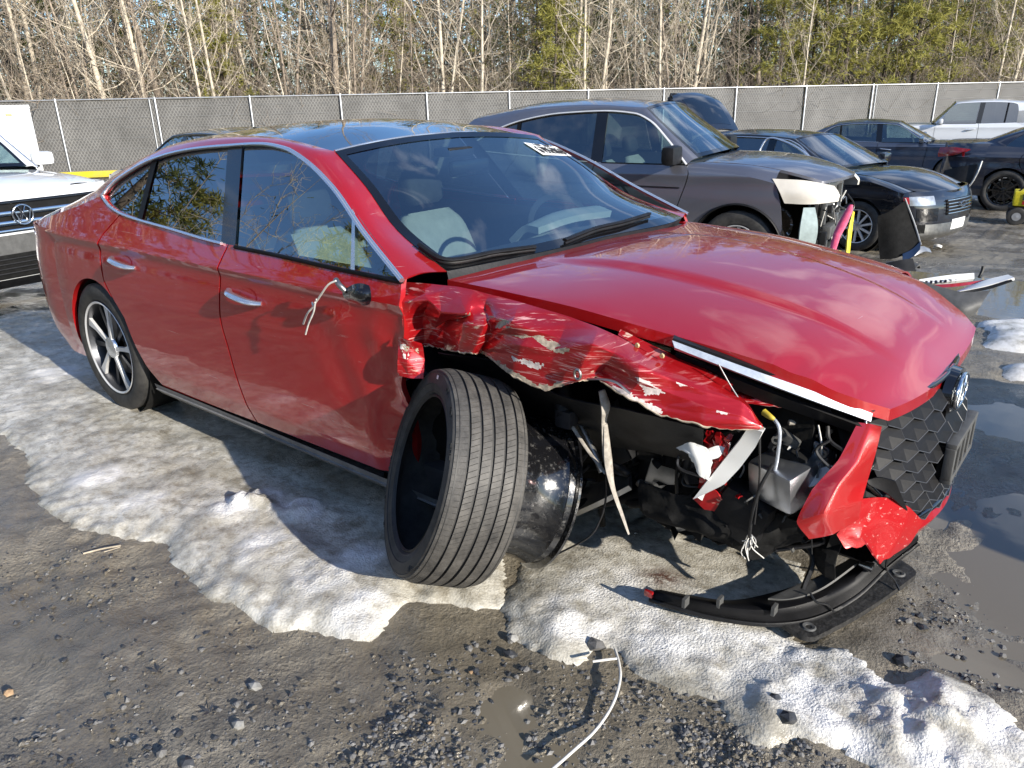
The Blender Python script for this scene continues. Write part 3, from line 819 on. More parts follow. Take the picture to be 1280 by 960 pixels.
# ------------------------------------------------------------------ the wrecked red sedan (world frame = its frame: x forward, y left, origin under the front axle)
def hood_crease(x, y):
    yc = .30+.10*(-np.asarray(x))                         # the bold line that runs down the hood
    a = np.abs(y)
    w = np.clip((np.asarray(x)+.45)/.25, 0, 1)*np.clip((.80-np.asarray(x))/.35, 0, 1)
    return -.012*w*sstep(0, .030, a-yc)*np.clip(1-(a-yc-.03)/.34, 0, 1)
def door_dent(G):
    x, z = G[..., 0], G[..., 2]
    a = np.exp(-(((x+.74)/.20)**2+((z-.64)/.17)**2))
    b = np.exp(-(((x+.62)/.05)**2+((z-.60)/.24)**2))
    c = np.exp(-(((x+.86)/.10)**2+((z-.80)/.05)**2))
    n = fbm(x*9+z*5, z*7-x*2, 5, 3)-.5
    front = sstep(-.78, -.58, x)*sstep(.98, .88, z)*sstep(.25, .45, z)
    n2 = lnoise(x*7+z*3, z*5-x*2, 15)-.5
    G[..., 1] += .020*a + .022*b - .008*c + .030*n*front + .045*n2*front + .004*np.sin(x*30+z*16)*a + .07*sstep(-.76, -.60, x)*sstep(.66, .48, z)
    return G
RED = dict(
    name='red_sedan', label='wrecked metallic red sedan with crushed front fender and missing headlight', cat='car', paint='red_paint',
    W=.925, wb=2.84, R=.343, Ra=.372, Rr=.250, tw=.225, ws='sonata', spin=78,
    prof=[(.10, .83), (.16, .862), (.21, .872), (.27, .890), (.34, .908), (.50, .918), (.66, .916), (.80, .903), (.87, .894), (.897, .901), (.906, .9045), (.915, .9005), (.935, .889), (1.0, .855), (1.06, .826), (1.12, .795), (1.2, .75)],
    plan=[(-3.98, .55), (-3.86, .76), (-3.72, .90), (-3.45, .972), (-3.1, 1.0), (-2.6, 1.004), (-1.6, 1.0), (-.4, 1.0), (0, 1.0), (.35, .98), (.6, .90), (.8, .72)],
    belt=[(-2.80, 1.115), (-2.70, 1.079), (-2.54, 1.05), (-2.05, 1.021), (-1.65, 1.001), (-1.26, .996), (-.92, .988), (-.57, .984)],
    arc=[(-.571, .986), (-.82, 1.106), (-1.067, 1.239), (-1.294, 1.327), (-1.432, 1.361), (-1.585, 1.373), (-1.848, 1.362), (-2.139, 1.341), (-2.449, 1.289), (-2.649, 1.219), (-2.74, 1.175), (-2.80, 1.116)],
    gl=(.845, 1.0, .58), blean=-.20, qlean=-.056, qx=-2.375, bp=.052, fdiv=-.82, fdl=-.10, fdiv_chrome=True,
    fd=[(-.575, .984), (-.555, .86), (-.57, .67), (-.60, .50), (-.60, .262)],
    bs=[(-1.60, .999), (-1.625, .917), (-1.65, .715), (-1.615, .56), (-1.57, .354), (-1.545, .245)],
    rd=[(-2.55, 1.052), (-2.68, .94), (-2.715, .84), (-2.70, .73), (-2.635, .65), (-2.545, .56), (-2.49, .42), (-2.42, .30), (-2.36, .222)], jq=4,
    handles=[(-1.455, .815), (-2.465, .838)],
    fe=[(.50, .80), (.46, .62), (.40, .45)],
    sh=[(-3.05, 1.05), (-3.35, .985), (-3.60, .935), (-3.78, .895)], qe=[(-3.60, .70), (-3.46, .50), (-3.36, .36)], qbot=[(-3.25, .20)], qa=200,
    sill=(.165, .232),
    brk=(-.575, -1.30, -2.40, -2.80),
    wsE=[(-.52, -.715, .992), (-.81, -.66, 1.095), (-1.018, -.61, 1.231), (-1.24, -.56, 1.347)],
    wsC=[(-.40, 1.002), (-.70, 1.135), (-.97, 1.265), (-1.22, 1.385)],
    roofE=[(-1.24, -.56, 1.347), (-1.6, -.55, 1.392), (-2.0, -.545, 1.395), (-2.45, -.54, 1.36)],
    roofC=[(-1.22, 1.385), (-1.6, 1.442), (-2.0, 1.44), (-2.4, 1.405)],
    bgE=[(-2.45, -.54, 1.36), (-2.75, -.56, 1.285), (-3.05, -.585, 1.19), (-3.3, -.62, 1.095)],
    bgC=[(-2.4, 1.405), (-2.75, 1.32), (-3.1, 1.21), (-3.4, 1.105)],
    deckE=[(-3.3, -.62, 1.095), (-3.5, -.65, 1.02), (-3.7, -.67, .955), (-3.84, -.66, .905)],
    deckC=[(-3.4, 1.105), (-3.6, 1.045), (-3.8, .985), (-3.93, .945)],
    hoodE=[(-.50, -.735, .970), (-.122, -.712, .952), (.194, -.682, .915), (.546, -.622, .858), (.733, -.545, .785), (.822, -.465, .742)],
    hoodC=[(-.42, .990), (-.10, 1.008), (.22, .982), (.52, .918), (.75, .822), (.872, .722)], hcrease=hood_crease,
    fglass='glass_clear', rglass='glass_dark', bglass='glass_back', chrome_to=-1.64, roof_mat='roof_glass',
    lowleft=True, seatx=-1.30, seatz=-.02, mirror=(-.80, .97), mirror_mat='red_paint', deform={'front_doorR': door_dent},
    rb=dict(xa=-3.30, zx=[(.20, -3.80), (.32, -3.90), (.55, -3.93), (.75, -3.93), (.84, -3.91), (.89, -3.90), (.925, -3.89)], ex=.60, ey=.50,
            patches=[('tail_lamp', .50, .96, .80, .90, 'red_lens', .006), ('tail_lamp', 1.04, 1.50, .80, .90, 'red_lens', .006), ('bumper_insert', .35, 1.65, .24, .34, 'black_plastic', .008)]),
)
red = make_car(RED, skip={'fenderR', 'fbumper', 'mirrorR', 'fwR', 'hood', 'mirrorL'})
RY = RED['_Y']
_done = set()
def lean_left(o):
    # the far flank stands slightly further forward, as the photograph shows it
    if o.type == 'MESH' and o.data.name not in _done and o.data.users == 1 and tuple(o.location) == (0, 0, 0):
        _done.add(o.data.name); n = len(o.data.vertices); c = np.zeros(n*3); o.data.vertices.foreach_get('co', c); c = c.reshape(-1, 3)
        c[:, 0] += .115*sstep(0, .62, c[:, 1])*(1-.62*sstep(-.3, .85, c[:, 0])); o.data.vertices.foreach_set('co', c.ravel())
for o in children_of(red): lean_left(o)
def px_net(rows, nu, nv):
    """net of (pixel x, pixel y, lateral y) of the photograph placed at real depth"""
    return net([[aty(a, b, c) for a, b, c in r] for r in rows], nu, nv)
def px_lin(rows, nu, nv):
    return lin_net([[aty(a, b, c) for a, b, c in r] for r in rows], nu, nv)
def px_cr(rows, nu, nv):
    return .65*px_lin(rows, nu, nv)+.35*px_net(rows, nu, nv)
def px_path(pts, n):
    return cr([aty(a, b, c) for a, b, c in pts], n)
def project(P):
    d = np.asarray(P, float)-CAM_POS; w = d@CF
    return np.stack([640+FPX*(d@CR)/w, 480-FPX*(d@CU)/w], -1)

# hood, a little sprung on the damaged side, with its folded edge
G = crossgrid(RED['hoodE'], RED['hoodC'], 60, 61, 2.0, 2.3, hood_crease)
lip = np.exp(-((G[..., 1]+.60)/.10)**2)*np.exp(-((G[..., 0]-.62)/.10)**2)
G[..., 2] += .003*lip*np.sin(G[..., 0]*60) + .004*(fbm(G[..., 0]*5, G[..., 1]*5, 3, 2)-.5)*np.exp(-((G[..., 1]+.66)/.12)**2)
G[..., 0] += .115*sstep(0, .62, G[..., 1])*(1-.62*sstep(-.3, .85, G[..., 0]))
hood = MB().sheet(G, (0, 0, -.034)).build('hood', 'red_paint', red, 30)
inner = G[2:-2, 2:-2].copy(); inner[..., 2] -= .034
MB().grid(inner).build('hood_liner', 'liner_black', red)

# roof: seam of the glass roof and fin
MB().tube(crossgrid(RED['roofE'], RED['roofC'], 20, 21)[0]+np.array([0, 0, .002]), .005, 6).build('roof_seam', 'satin_chrome', red, 60)
fin = MB().prism([(-2.62, 1.345), (-2.46, 1.385), (-2.57, 1.405), (-2.62, 1.408)], -.012, .012); fin.build('antenna_fin', 'black_gloss', red)

# windscreen dressing
WG = crossgrid(RED['wsE'], RED['wsC'], 120, 121); WG[..., 0] += .115*sstep(0, .62, WG[..., 1])*(1-.62*sstep(-.3, .85, WG[..., 0])); WP = project(WG)
def on_glass(px, py, up=.005):
    k = np.argmin(((WP-np.array([px, py]))**2).sum(-1)); i, j = divmod(k, WP.shape[1]); return WG[i, j]+np.array([.0, -.001, up])
wsc = [o for o in COL.objects if o.parent is red and o.name.startswith('windshield') and 'frit' not in o.name][0]
q = [on_glass(*p) for p in ((655, 180), (696, 179), (717, 193), (680, 195))]
MB().add(q, [(0, 1, 2, 3)]).build('paper_label', 'sticker', wsc)
ql = np.array(q)
def sticker_pt(u, v): return (ql[0]*(1-u)+ql[1]*u)*(1-v)+(ql[3]*(1-u)+ql[2]*u)*v+np.array([0, -.0015, .0025])
# the lot number printed on the paper, as strokes of seven-segment like figures
SEG = {'0': 'abcdef', '1': 'bc', '2': 'abged', '3': 'abgcd', '4': 'fgbc', '5': 'afgcd', '6': 'afgedc', '7': 'abc', '8': 'abcdefg', '9': 'abcdfg'}
ln = {'a': ((0, 0), (1, 0)), 'b': ((1, 0), (1, .5)), 'c': ((1, .5), (1, 1)), 'd': ((0, 1), (1, 1)), 'e': ((0, .5), (0, 1)), 'f': ((0, 0), (0, .5)), 'g': ((0, .5), (1, .5))}
mk = MB()
def digits(txt, u0, v0, w, h, gap, th):
    for k, ch in enumerate(txt):
        for sname in SEG.get(ch, ''):
            (a, b), (c, d) = ln[sname]
            mk.tube([sticker_pt(u0+k*(w+gap)+a*w, v0+b*h), sticker_pt(u0+k*(w+gap)+c*w, v0+d*h)], th, 4)
digits('67952063', .12, .36, .07, .46, .035, .0022); digits('1120', .18, .08, .04, .14, .03, .0012); digits('2021', .55, .08, .04, .14, .03, .0012)
mk.build('printed_number', 'paper_ink', wsc)
for pts in ([(495, 351, 0), (560, 334, 0), (620, 322, 0), (668, 316, 0)], [(706, 307, 0), (745, 293, 0), (780, 283, 0), (812, 273, 0)]):
    P = cr([on_glass(a, b, .022) for a, b, _ in pts], 20); w = MB().tube(P, .011, 6, flat=.6); w.tube(P+np.array([0, 0, -.012]), .006, 6); w.build('wiper', 'black_plastic', red, 60)
# cowl between glass and hood
cw = [crossgrid(RED['wsE'], RED['wsC'], 24, 25)[0], G[0][::len(G[0])//24][:25]]
cw[0] = cw[0]+np.array([.0, 0, .001]); cw[0][:, 0] += .115*sstep(0, .62, cw[0][:, 1])
low_ = cw[1]+np.array([.02, 0, -.045]); mid_ = (cw[0]+low_)/2+np.array([0, 0, -.012])
MB().grid(np.stack([cw[0], mid_, low_])).build('cowl', 'black_plastic', red)
MB().box((-1.14, 0, 1.312), (.10, .16, .04), bev=.015).build('sensor_housing', 'black_plastic', red)
MB().box((-1.08, .03, 1.245), (.03, .24, .07), bev=.02).build('rear_view_mirror', 'black_gloss', red)
# instrument hood in pale plastic on the dash
MB().slab(net([[(-.86, .02, .955), (-.78, .02, 1.02), (-.70, .02, 1.02)], [(-.86, .25, .96), (-.78, .25, 1.05), (-.68, .25, 1.04)], [(-.86, .50, .955), (-.76, .52, 1.045), (-.66, .52, 1.03)]], 10, 8), .03).build('instrument_hood', 'dash_pale', red)

# ---- crushed right fender
fr_rows = list(zip(*[
    [(503, 353, -.81), (503, 378, -.880), (503, 405, -.885), (506, 432, -.88)],
    [(532, 355, -.80), (534, 376, -.872), (530, 394, -.815), (530, 432, -.80)],
    [(552, 357, -.79), (552, 390, -.870), (545, 408, -.795), (540, 432, -.79)],
    [(572, 359, -.785), (586, 392, -.865), (560, 400, -.80), (556, 436, -.795)],
    [(592, 363, -.78), (592, 382, -.825), (584, 404, -.862), (574, 438, -.87)],
    [(612, 368, -.775), (610, 386, -.79), (606, 408, -.868), (592, 441, -.88)],
    [(634, 374, -.77), (622, 398, -.845), (614, 418, -.825), (603, 440, -.82)],
    [(652, 379, -.765), (640, 402, -.868), (630, 420, -.84), (614, 446, -.84)],
    [(676, 386, -.76), (664, 412, -.855), (654, 432, -.862), (640, 468, -.87)],
    [(710, 396, -.755), (700, 424, -.835), (692, 450, -.85), (682, 487, -.862)],
    [(745, 409, -.75), (742, 430, -.845), (730, 452, -.855), (720, 478, -.85)],
    [(772, 421, -.745), (768, 442, -.822), (758, 458, -.80), (744, 470, -.82)],
    [(806, 440, -.735), (800, 456, -.815), (796, 478, -.84), (780, 496, -.845)],
    [(845, 458, -.725), (838, 474, -.785), (838, 496, -.81), (828, 519, -.815)],
    [(880, 472, -.71), (880, 492, -.765), (880, 510, -.785), (880, 530, -.785)],
    [(920, 494, -.69), (925, 506, -.73), (925, 520, -.745), (920, 534, -.745)],
    [(950, 529, -.69), (952, 531, -.70), (953, 534, -.71), (955, 537, -.71)]]))
NU, NV = 250, 96
Gf = .8*px_lin(fr_rows, NU, NV)+.2*px_net(fr_rows, NU, NV)
U, V = np.meshgrid(np.linspace(0, 1, NU), np.linspace(0, 1, NV))
fac = lnoise(U*7+V*1.6, V*1.7-U*2, 8)-.5; fac2 = lnoise(U*15+V*3, V*3.2-U*3, 18)-.5; fac3 = vnoise(U*50+V*8, V*11, 28)-.5
rid = np.abs(lnoise(U*5.5+V*2.0, V*1.6+U*3, 44)-.5)
edge = sstep(0, .10, V)*sstep(0, .04, U)*sstep(1, .95, U)*(.45+.55*sstep(1, .85, V))
Gf[..., 1] += edge*(fac*.026 + fac2*.014 + fac3*.0012 + (rid-.2)*.024)
Gf[-1, :, 2] += .006*(vnoise(np.arange(NU)*.5, np.zeros(NU), 3)-.5); Gf[-1, :, 2] += .010*(lnoise(np.arange(NU)*.14, np.zeros(NU), 5)-.5)
fender = MB().slab(Gf, .0025).build('front_fender', 'red_scraped', red, 11)
fender['label'] = 'crumpled and scraped red fender'
# bare patches where paint and filler have flaked away
PF = project(Gf); CC = (PF[:-1, :-1]+PF[1:, 1:]+PF[1:, :-1]+PF[:-1, 1:])/4
def flake(poly, mat, jag=3.0):
    P = np.array(poly, float); C2 = CC+jag*2*(np.stack([fbm(CC[..., 0]*.25, CC[..., 1]*.25, 3, 3), fbm(CC[..., 0]*.25, CC[..., 1]*.25, 9, 3)], -1)-.5)
    ins = poly_sd_px(C2, P); j, i = np.nonzero(ins); m = MB(); off = np.array([0, -.0028, .0006]); idm = {}
    for a, b in zip(j, i):
        q = []
        for (u, v) in ((a, b), (a, b+1), (a+1, b+1), (a+1, b)):
            if (u, v) not in idm: idm[(u, v)] = len(m.v); m.v.append(tuple(Gf[u, v]+off))
            q.append(idm[(u, v)])
        m.f.append(tuple(q))
    if m.f: m.build('paint_flake', mat, fender, 20)
def poly_sd_px(C2, P):
    ins = np.zeros(C2.shape[:2], bool); X, Yq = C2[..., 0], C2[..., 1]
    for (ax, ay), (bx, by) in zip(P, np.roll(P, -1, 0)):
        ins ^= ((ay > Yq) != (by > Yq)) & (X < (bx-ax)*(Yq-ay)/(by-ay if abs(by-ay) > 1e-9 else 1e-9)+ax)
    return ins
for poly, mat in (
        ([(546, 377), (575, 378), (575, 386), (556, 387)], 'primer_torn'),
        ([(590, 376), (607, 379), (594, 391), (601, 396), (624, 385), (626, 391), (606, 404), (582, 404), (579, 396), (590, 387)], 'primer_torn'),
        ([(638, 371), (650, 375), (646, 389), (634, 405), (626, 411), (617, 411), (627, 397), (636, 387)], 'primer_torn'),
        ([(632, 408), (660, 415), (700, 429), (714, 438), (702, 442), (660, 427), (638, 418)], 'primer_torn'),
        ([(604, 438), (625, 452), (645, 466), (672, 480), (692, 482), (704, 474), (706, 492), (670, 494), (640, 480), (606, 450)], 'primer_torn'),
        ([(734, 446), (752, 452), (746, 464), (736, 458)], 'scuff_white'), ([(796, 472), (818, 478), (832, 492), (808, 494)], 'scuff_white'),
        ([(798, 455), (830, 452), (826, 460), (802, 461)], 'primer_torn'), ([(840, 470), (870, 478), (880, 486), (850, 482)], 'scuff_white'), ([(640, 446), (680, 456), (676, 462), (644, 452)], 'scuff_white'),
        ([(766, 478), (800, 498), (830, 512), (826, 518), (796, 506), (764, 486)], 'scuff_white'), ([(510, 356), (516, 358), (517, 430), (511, 424)], 'primer_torn'), ([(896, 512), (912, 514), (910, 518), (897, 517)], 'scuff_white'), ([(700, 402), (712, 405), (710, 411), (700, 409)], 'primer_torn')):
    flake(poly, mat)
ed = Gf[-1].copy(); ed[:, 1] -= .001; rr = .0012+.0030*vnoise(np.arange(len(ed))*.35, 0*ed[:, 0], 4)
MB().tube(ed, rr, 5).build('torn_edge', 'primer_torn', fender, 60)
# torn lip curling out under the fender, with its ring
MB().tube(px_path([(735, 474, -.86), (752, 474, -.87), (770, 478, -.86), (788, 492, -.85)], 14), [.006]*14, 6, flat=.5).build('torn_edge', 'steel_raw', fender, 60)
th = np.linspace(0, 2*math.pi, 20); rc = aty(722, 468, -.87); MB().tube(np.stack([rc[0]+.010*np.cos(th), np.full(20, rc[1]), rc[2]+.014*np.sin(th)], 1), .004, 6).build('steel_ring', 'steel_raw', fender, 60)
# folded torn plate by the door hinge
tp_ = px_net([[(496, 423, -.90), (510, 424, -.905), (524, 430, -.88)], [(497, 445, -.92), (511, 447, -.90), (527, 450, -.875)], [(500, 468, -.915), (514, 473, -.91), (529, 474, -.89)]], 26, 34)
tp_[..., 1] += .030*(lnoise(tp_[..., 0]*34, tp_[..., 2]*22, 13)-.5)
MB().slab(tp_, .003).build('torn_plate', 'red_scraped', red, 14)
for kk in range(5):
    j0, i0 = RNG.integers(2, 26), RNG.integers(1, 17); pt = tp_[j0:j0+6, i0:i0+7]+np.array([0, -.004, .0]); MB().grid(pt+RNG.normal(0, .0006, pt.shape)).build('paint_flake', 'primer_torn' if kk % 2 else 'scuff_white', red, 20)
# inner fender rail with bolts, under the hood edge
MB().slab(px_net([[(775, 413, -.70), (830, 440, -.68), (880, 462, -.66), (915, 482, -.65)], [(772, 420, -.74), (828, 452, -.73), (878, 474, -.71), (912, 492, -.70)]], 20, 6), .004).build('fender_rail', 'red_scraped', red, 30)
for a, b in ((798, 431), (829, 444)):
    c = aty(a, b, -.735); MB().lathe([(-.006, .008), (-.01, .006), (-.01, .0005)], 8, 'y', c).build('bolt', 'amber_plastic', red)
MB().slab(px_net([[(900, 486, -.60), (940, 492, -.58), (990, 505, -.55)], [(905, 498, -.62), (945, 506, -.60), (985, 510, -.56)]], 14, 6)+RNG.normal(0, .002, (6, 14, 3)), .003).build('torn_plate', 'red_scraped', red, 25)
MB().slab(px_net([[(770, 412, -.60), (800, 416, -.58), (845, 432, -.58)], [(775, 424, -.66), (810, 432, -.65), (838, 440, -.64)]], 10, 6), .01).build('lamp_bracket', 'amber_plastic', red, 40)

# ---- bare wheel rim and hub where the tyre came off
T_C = Vector((-.324, -.95, .39)); T_A = Vector((-.511, -.788, .344)).normalized()
rim_rot = T_A.to_track_quat('-Y', 'Z').to_matrix().to_4x4()
RIM_C = T_C - T_A*.215 + Vector((0.01, 0, .015))
rb = MB().lathe([(-.112, .236), (-.112, .262), (-.104, .264), (-.098, .246), (-.06, .244), (-.035, .236), (.01, .234), (.035, .238), (.062, .243), (.074, .249), (.080, .244), (.098, .247), (.104, .264), (.112, .264), (.112, .240), (.06, .205), (-.03, .198), (-.10, .225)], 80, 'y', close=True)
rb.xform(Matrix.Translation(RIM_C) @ rim_rot)
rimo = rb.build('wheel_rim', 'rim_black', red, 30); rimo['label'] = 'bare black wheel rim barrel'
hb = MB().lathe([(-.06, .02), (-.06, .07), (.02, .08), (.03, .15), (.045, .155), (.05, .05)], 36, 'y').xform(Matrix.Translation(RIM_C) @ rim_rot); hb.build('brake_disc', 'brake_steel', red)
for k in range(5):
    a = rad(72*k+20); m = MB().tube([(.05*math.cos(a), -.05, .05*math.sin(a)), (.13*math.cos(a), -.075, .13*math.sin(a)), (.215*math.cos(a), -.07, .215*math.sin(a))], [.022, .018, .02], 6).xform(Matrix.Translation(RIM_C) @ rim_rot)
    m.build('spoke', 'alloy_dark', rimo, 40)

# ---- engine bay, suspension and torn pieces seen through the missing corner
MB().box((.10, -.50, .62), (1.10, .03, .42)).build('inner_wing', 'liner_black', red)
MB().box((.22, .12, .62), (.6, .8, .40), bev=.06).build('engine_cover', 'black_plastic', red)
MB().box((.70, .12, .50), (.05, .92, .46)).build('radiator', 'liner_black', red)
MB().box((-.38, -.55, .55), (.04, .36, .72)).build('splash_wall', 'liner_black', red)
MB().box((-.05, -.60, .80), (.75, .22, .05)).build('strut_tower', 'liner_black', red)
MB().box((-1.9, 0, .17), (3.0, 1.5, .05)).build('underbody', 'liner_black', red)
eg = np.array([[(-.30+1.05*u, -.46+.06*math.sin(9*u)+(.10*w*w if w > 0 else 0), .24+.36*w) for u in np.linspace(0, 1, 40)] for w in np.linspace(-.15, 1, 20)])
eg[..., 1] += .20*(fbm(eg[..., 0]*7, eg[..., 2]*8, 61, 3)-.5)
MB().slab(eg, .01).build('engine_block', 'liner_black', red, 25)
MB().box((.10, .1, .24), (.9, .9, .10), bev=.04).build('subframe', 'liner_black', red)
for k in range(22):                                      # hoses, brackets and fittings of the bay
    a = np.array([RNG.uniform(-.1, .72), RNG.uniform(-.52, -.44), RNG.uniform(.30, .72)]); b = a+np.array([RNG.uniform(-.22, .22), RNG.uniform(-.08, .03), RNG.uniform(-.22, .12)])
    MB().tube(cr([a, (a+b)/2+RNG.normal(0, .04, 3), b], 12), RNG.uniform(.005, .016), 6).build('engine_hose', ('wire_black', 'liner_black', 'black_plastic', 'alloy_dark')[k % 4], red, 60)
for k in range(14):
    MB().box((RNG.uniform(-.05, .70), RNG.uniform(-.54, -.47), RNG.uniform(.28, .68)), (RNG.uniform(.03, .10), RNG.uniform(.03, .07), RNG.uniform(.03, .09)), Matrix.Rotation(RNG.uniform(0, 1.5), 3, 'Y'), .008).build('engine_fitting', ('black_plastic', 'liner_black', 'alloy_dark')[k % 3], red, 40)
MB().slab(px_net([[(478, 480, -.80), (530, 470, -.77), (600, 478, -.72)], [(480, 580, -.79), (540, 590, -.76), (610, 590, -.72)], [(500, 690, -.78), (560, 690, -.74), (620, 680, -.70)]], 14, 16)+RNG.normal(0, .006, (16, 14, 3)), .004).build('tyre_hole_backing', 'liner_black', red, 30)  # black sheet added so the opening of the tyre looks dark
lin = px_net([[(548, 440, -.80), (620, 452, -.78), (700, 492, -.77), (800, 515, -.76), (880, 535, -.72)], [(560, 455, -.70), (640, 500, -.66), (720, 525, -.66), (800, 550, -.66), (878, 562, -.66)],
              [(600, 520, -.56), (660, 560, -.55), (730, 560, -.55), (800, 562, -.56), (870, 575, -.58)]], 40, 20)
lin[..., 1] += .02*(fbm(lin[..., 0]*12, lin[..., 2]*12, 6, 3)-.5)
MB().slab(lin, .004).build('wheel_liner', 'black_plastic', red, 40)
MB().tube(px_path([(700, 470, -.66), (703, 495, -.68), (706, 520, -.70)], 8), .030, 12).build('suspension_strut', 'black_plastic', red, 40)
MB().box(aty(708, 522, -.70), (.06, .05, .06), bev=.01).build('strut_clamp', 'alloy_dark', red)
MB().tube(px_path([(715, 512, -.62), (740, 560, -.66), (752, 590, -.68)], 10), .010, 8).build('drop_link', 'steel_raw', red, 60)
MB().slab(px_net([[(720, 620, -.50), (760, 605, -.52), (790, 595, -.50)], [(722, 645, -.60), (755, 630, -.60), (790, 612, -.56)]], 12, 6), .02).build('control_arm', 'steel_raw', red, 40)
MB().tube(px_path([(640, 650, -.66), (760, 625, -.55), (900, 600, -.40)], 12), .022, 10).build('drive_shaft', 'liner_black', red, 60)
for pts, r, mat, nm in (
        ([(752, 488, -.80), (757, 510, -.80), (755, 530, -.79), (758, 570, -.78), (762, 590, -.78)], [.014, .020, .012, .016, .006], 'strap_cloth', 'hanging_strap'),
        ([(757, 530, -.79), (760, 575, -.78), (766, 610, -.78), (778, 645, -.77), (786, 668, -.77)], [.008, .018, .010, .007, .004], 'strap_cloth', 'hanging_strap'),
        ([(712, 528, -.70), (735, 563, -.74), (757, 592, -.78)], [.007, .006, .006], 'strap_cloth', 'hanging_strap'),
        ([(758, 590, -.78), (757, 625, -.77), (750, 650, -.78), (735, 672, -.80), (692, 695, -.82)], .0032, 'wire_black', 'loose_wire'),
        ([(898, 455, -.70), (915, 485, -.70), (935, 515, -.70), (948, 532, -.69)], .0022, 'steel_raw', 'loose_wire'),
        ([(958, 515, -.60), (974, 535, -.62), (972, 570, -.62), (968, 590, -.62)], .0055, 'lamp_strip', 'wiring_loom'),
        ([(966, 580, -.64), (950, 610, -.66), (940, 645, -.66), (936, 680, -.65)], .0050, 'wire_black', 'wiring_loom'),
        ([(950, 545, -.66), (949, 600, -.66), (943, 655, -.66)], .0028, 'wire_black', 'loose_wire'),
        ([(1018, 560, -.5), (1004, 600, -.55), (998, 630, -.60), (994, 640, -.6)], .0035, 'wire_black', 'loose_wire'),
        ([(986, 528, -.52), (1000, 528, -.50), (1010, 529, -.48)], .008, 'strap_cloth', 'snapped_tube'),
        ([(955, 515, -.62), (963, 521, -.63), (968, 524, -.63)], [.010, .008, .005], 'wire_yellow', 'plug')):
    n = 24; rr = cr(np.array(r, float).reshape(-1, 1), n).ravel() if isinstance(r, list) else r
    MB().tube(px_path(pts, n), rr, 7, flat=.5 if nm == 'hanging_strap' else 1).build(nm, mat, red, 60)
for k in range(9):                                       # frayed wire ends
    a = aty(937+k % 3, 668, -.65); b = a+np.array([RNG.uniform(-.05, .05), RNG.uniform(-.03, .03), RNG.uniform(-.075, -.03)])
    MB().tube(cr([a, (a+b)/2+RNG.normal(0, .008, 3), b], 8), .0018, 4).build('frayed_wire', 'wire_pale', red, 60)
def shard(px, py, y, sz, mat, nm):
    c = aty(px, py, y); n = 6; th = np.sort(RNG.uniform(0, 6.28, n)); u = RNG.normal(0, 1, 3); u /= np.linalg.norm(u); w = np.cross(u, RNG.normal(0, 1, 3)); w /= np.linalg.norm(w); nn = np.cross(u, w)
    pts = [c+sz*RNG.uniform(.5, 1.2)*(math.cos(a)*u+.6*math.sin(a)*w) for a in th]; m = MB()
    m.add(pts+[p+nn*.004 for p in pts], [tuple(range(n)), tuple(range(2*n-1, n-1, -1))]+[(i, (i+1) % n, n+(i+1) % n, n+i) for i in range(n)]); m.build(nm, mat, red, 20)
for k in range(46):
    a, b = RNG.uniform(820, 1040), RNG.uniform(545, 690)
    if b > 600+(a-820)*.45+60 or (a > 1000 and b > 640): continue
    shard(a, b, RNG.uniform(-.58, -.46), RNG.uniform(.015, .05), ('black_plastic', 'liner_black', 'black_trim', 'alloy_dark', 'grey_plastic')[k % 5], 'plastic_shard')
for k in range(12): shard(RNG.uniform(985, 1060), RNG.uniform(530, 600), RNG.uniform(-.46, -.36), RNG.uniform(.02, .05), ('black_plastic', 'black_trim', 'steel_raw')[k % 3], 'plastic_shard')
for k in range(8): shard(RNG.uniform(900, 960), RNG.uniform(600, 690), -.63, RNG.uniform(.01, .03), ('black_plastic', 'red_scraped', 'grey_plastic', 'liner_black')[k % 4], 'plastic_shard')
for k in range(26):
    a0, b0 = RNG.uniform(850, 1040), RNG.uniform(530, 640); y0 = RNG.uniform(-.62, -.48)
    pts = [(a0, b0, y0), (a0+RNG.uniform(-20, 20), b0+RNG.uniform(10, 30), y0-.02), (a0+RNG.uniform(-40, 30), b0+RNG.uniform(30, 60), y0+RNG.uniform(-.03, .02))]
    MB().tube(px_path(pts, 14), RNG.uniform(.0015, .006), 5).build('wiring_loom', ('wire_black', 'wire_black', 'alloy_dark', 'wire_pale', 'wire_black')[k % 5], red, 60)
for k in range(18):
    a0, b0 = RNG.uniform(665, 850), RNG.uniform(560, 640); y0 = RNG.uniform(-.56, -.50)
    MB().tube(px_path([(a0, b0, y0), (a0+RNG.uniform(-25, 25), b0+RNG.uniform(-15, 15), y0), (a0+RNG.uniform(-40, 40), b0+RNG.uniform(-20, 30), y0+.02)], 12), RNG.uniform(.004, .014), 6).build('suspension_fitting', ('liner_black', 'alloy_dark', 'brake_steel', 'black_plastic')[k % 4], red, 60)
